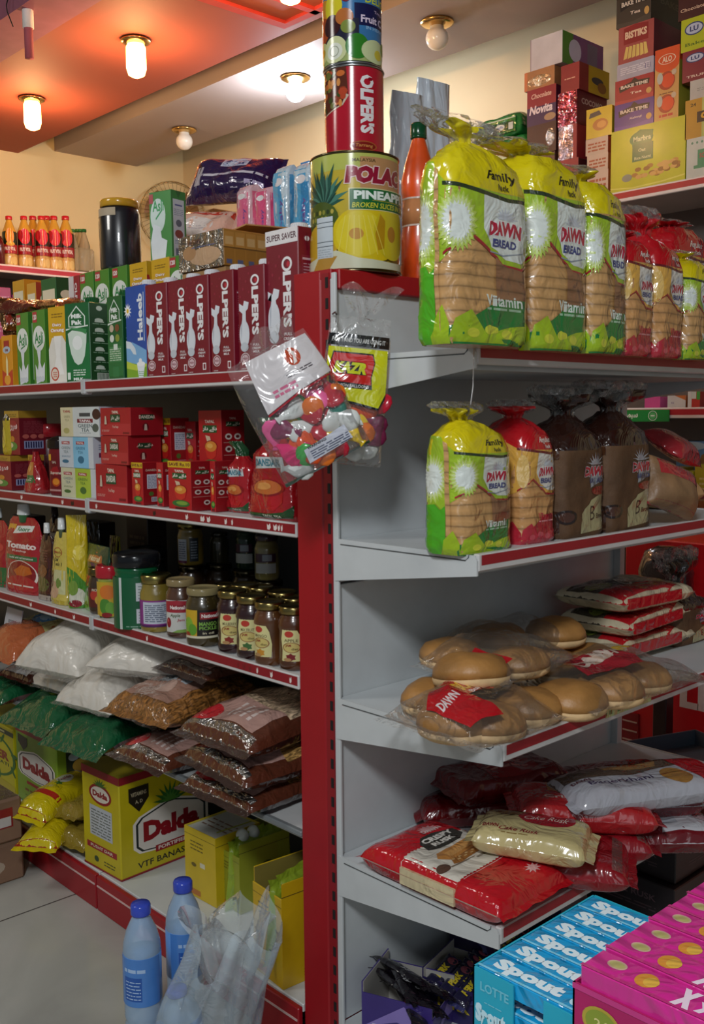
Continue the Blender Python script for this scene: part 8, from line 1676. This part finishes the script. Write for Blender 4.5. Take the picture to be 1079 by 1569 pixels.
# =================================================================== hanging balloon bags
HK = (1.142, 1.262)
g = G(); g.tube([(1.147, 1.270, 1.37), (1.140, 1.255, 1.372), (1.126, 1.238, 1.366), (1.120, 1.232, 1.352), (1.124, 1.236, 1.345)], .0016, '#8a8d8f:metal', 6); g.tube([(1.120, 1.232, 1.35), (1.118, 1.23, 1.32), (1.121, 1.232, 1.30)], .0008, '#e0e0e0:film', 5)
tag(g.build('wire_hook'), 'thin wire hook on the post holding the two balloon bags', 'hook')
BALC = ['#d81f6a', '#e8c21c', '#1f7a6a', '#e0501c', '#d9dcd8', '#b81830', '#f05a9c', '#3fae4a', '#e8731c', '#7a1f4a']
CN = ['magenta', 'yellow', 'teal', 'orange', 'white', 'crimson', 'pink', 'green', 'tangerine', 'wine red']
def balloon(c, seed):
    g = G(); L = .052; g.lathe([(.0004, 0), (.010, .002), (.0165, .010), (.0175, .018), (.013, .030), (.006, .040), (.0035, .046), (.0050, .0485), (.0062, .050), (.0062, .052), (.0036, .0525)], c+':gloss', 20)
    for i, (x, y, z) in enumerate(g.v): g.v[i] = (x*(1+.12*nz(z*60, seed)), y*.34+.002*math.sin(z*120+seed), z)
    return g.build('balloon')
bals = [balloon(c, i) for i, c in enumerate(BALC)]; bused = set()
def card_pt(px, py, d): v = CM @ Vector(((px-CX)/F, (CY-py)/F, -1)); return Vector((0, 0, HC))+v*d
# frames of the two bags: plane facing the camera, a little in front of the post and shelf bracket
def frame(px, py, d, roll, yaw=0):
    o = card_pt(px, py, d); n = (Vector((0, 0, HC))-o); n.z = 0; n.normalize(); n = Matrix.Rotation(R(yaw), 3, 'Z') @ n; rgt = Vector((0, 0, 1)).cross(n).normalized(); M = Matrix((rgt, Vector((0, 0, 1)), n)).transposed(); M = M @ Matrix.Rotation(R(roll), 3, 'Z'); return Matrix.Translation(o) @ M.to_4x4()
def bag_hang(w, h, t_, M, seed, label, art, name='balloon_bag'):
    """clear pouch in the frame M: x to the right, y up, z to the viewer; origin at the middle"""
    g = G()
    def S(x, y, side, e=0):
        u, v = 2*x/w, 2*y/h; b = max(0, (1-abs(u)**3))*max(0, 1-abs(v)**4); low = .35+.65*max(0, min(1, (.75-v)/1.1)); z = side*(t_/2*b**.5*low+.004*nz(x*30, y*30, seed)*b**.5)+side*e+.008*nz(x*9, y*9, seed)
        kx = 1-.10*max(0, v)**2; return (x*kx, y, z)
    g.grid(lambda a, b: S((a-.5)*w, (b-.5)*h, 1), 34, 40, '#e9e6e4:clear'); g.grid(lambda a, b: S((.5-a)*w, (b-.5)*h, -1), 34, 40, '#e9e6e4:clear')
    if art: art(Art(g, lambda a, b, e: S(a-w/2, b-h/2, 1, e), w, h, .012, .0007))
    o = g.build(name); o.matrix_world = M; tag(o, label, 'bag'); return o, S
M1 = frame(455, 624, 1.56, 28)
def a1(A):
    A.poly([(.22, .98), (.98, .96), (1.0, .62), (.60, .60), (.2, .55)], '#cfc9ca:film'); A.ell(.72, .85, .085, .07, '#b8492c:film'); A.poly([(.70, .92), (.76, .88), (.74, .80), (.69, .79), (.73, .85)], '#e6dcd6:film'); A.lines(.56, .72, .86, .755, 2, '#4a4248:film', .5, 3); A.lines(.35, .63, .62, .70, 2, '#c96a8a:film', .6, 4); A.poly([(.2, .545), (.6, .595), (1.0, .61), (1.0, .60), (.6, .58), (.2, .53)], '#a81a2a:film')
    A.poly([(.34, .08), (.86, .10), (.84, .22), (.35, .19)], '#c9ccd8:film'); A.lines(.40, .10, .84, .17, 4, '#4a4f6a:film', .4, 5); A.text('WARNING!', .50, .19, .022, '#1f1f26:film', L=.22, off=.03)
    A.poly([(.0, .0), (1, .0), (1, .02), (.5, .015), (0, .03)], '#3a5a48:film')
o1, S1 = bag_hang(.150, .205, .055, M1, 3, 'clear balloon bag with a white header card, hanging tilted to the left', a1)
M2 = frame(543, 600, 1.60, -6)
def a2(A):
    A.rect(.0, .89, 1, 1, '#cfd0ce:wrap'); A.rect(.02, .80, .98, .88, '#17181a:film'); A.text('PARTY AND YOU ARE USING IT', .5, .84, .03, '#cfd0cc:film', L=.84, off=.02)
    A.poly([(.04, .79), (.96, .79), (.97, .50), (.88, .40), (.5, .43), (.06, .45)], '#c9cc1c:film'); A.poly([(.12, .76), (.74, .76), (.78, .70), (.74, .60), (.76, .52), (.12, .52), (.08, .64)], '#17181a:film'); A.poly([(.135, .75), (.73, .75), (.765, .70), (.725, .60), (.74, .55), (.135, .56), (.095, .65)], '#c4201c:film')
    A.text('KAZR', .42, .655, .085, '#17181a:film', L=.52, off=.16, slant=.2); A.text('KAZR', .42, .655, .078, '#c9cf2a:film', L=.50, off=.06, slant=.2); A.text('FASHION BALLOONS', .44, .536, .02, '#d9d9d4:film', L=.54, off=.02); A.poly([(.06, .45), (.5, .43), (.88, .40), (.97, .5), (.97, .47), (.88, .385), (.5, .415), (.06, .435)], '#17181a:film')
o2, S2 = bag_hang(.106, .235, .045, M2, 7, 'clear balloon bag with a yellow and red printed panel, hanging at the right', a2)
r = random.Random(4)
seen = set()
def fill(M, spots, which, zed, grp):
    for i, (x, y, ci, rot) in enumerate(spots):
        b = bals[ci]; o = b if b.name not in bused else dup(b); bused.add(b.name)
        o.matrix_world = M @ Matrix.Translation((x, y, zed+r.uniform(-.006, .008))) @ Matrix.Rotation(R(rot), 4, 'Z') @ Matrix.Rotation(R(-90+r.uniform(-30, 25)), 4, 'X') @ Matrix.Translation((0, 0, -.026)) @ Matrix.Scale(1.02, 4)
        lb = '%s deflated balloon in the %s, %s' % (CN[ci], which, where(x, y, i)); lb = lb if lb not in seen else lb+', %s' % ('flipped' if (lb+', flipped') not in seen else 'smaller'); seen.add(lb); tag(o, lb, 'balloon', grp)
def where(x, y, i): return ('near its %s %s' % ('top' if y > .0 else 'bottom' if y < -.06 else 'middle', 'left' if x < -.03 else 'right' if x > .03 else 'centre'))+('', ', behind others', ', overlapping a neighbour')[i % 3]
sp1 = [(-.052, -.02, 6, 160), (-.045, -.055, 0, 30), (-.02, -.035, 1, 200), (-.012, .0, 4, 100), (.01, -.015, 5, 60), (.032, .002, 6, 10), (.045, -.03, 2, 80), (.02, -.05, 2, 240), (-.03, -.075, 0, 320), (.0, -.078, 8, 20), (.04, -.062, 1, 130), (.055, -.075, 1, 200), (.02, -.085, 5, 90), (-.045, -.085, 4, 60), (.058, -.005, 5, 0), (-.005, -.055, 3, 280), (-.02, .02, 9, 20), (.03, .03, 5, 80), (.056, -.05, 4, 45)]
sp1 += [(x*.8+.008, y*.85-.004, (c+3) % 10, q+70) for x, y, c, q in sp1[:15]]
fill(M1, sp1, 'tilted bag', -.002, 'balloons in the tilted bag')
sp2 = [(-.03, -.035, 6, 20), (-.012, -.05, 3, 100), (.02, -.03, 9, 200), (.034, -.045, 9, 60), (.01, -.068, 7, 30), (-.025, -.075, 4, 140), (.026, -.082, 4, 20), (.0, -.092, 4, 80), (-.034, -.055, 7, 250), (.034, -.07, 9, 110), (.038, -.01, 5, 60)]
sp2 += [(x*.75-.004, y*.9+.004, (c+4) % 10, q+110) for x, y, c, q in sp2[:9]]
fill(M2, sp2, 'yellow panelled bag', -.002, 'balloons in the yellow panelled bag')
# crumpled tops of the two bags where they hang on the hook
g = G()
def crest(a, b): x = (a-.5)*.10*(.4+.6*b); return (x+.014*b, .118+.045*b+.008*math.sin(a*9), .008*math.sin(a*14+b*5)*(1-.3*b)+.004)
g.grid(crest, 30, 10, '#d9d9d8:wrap'); o = g.build('folded_top', o2)
g = G(); g.grid(lambda a, b: ((a-.5)*.10*(1-.35*b)+.03*b, .10+.03*b+.004*math.sin(a*9), .006*math.sin(a*15+b*4)), 26, 8, '#d9d9d8:wrap'); g.build('folded_top', o1)
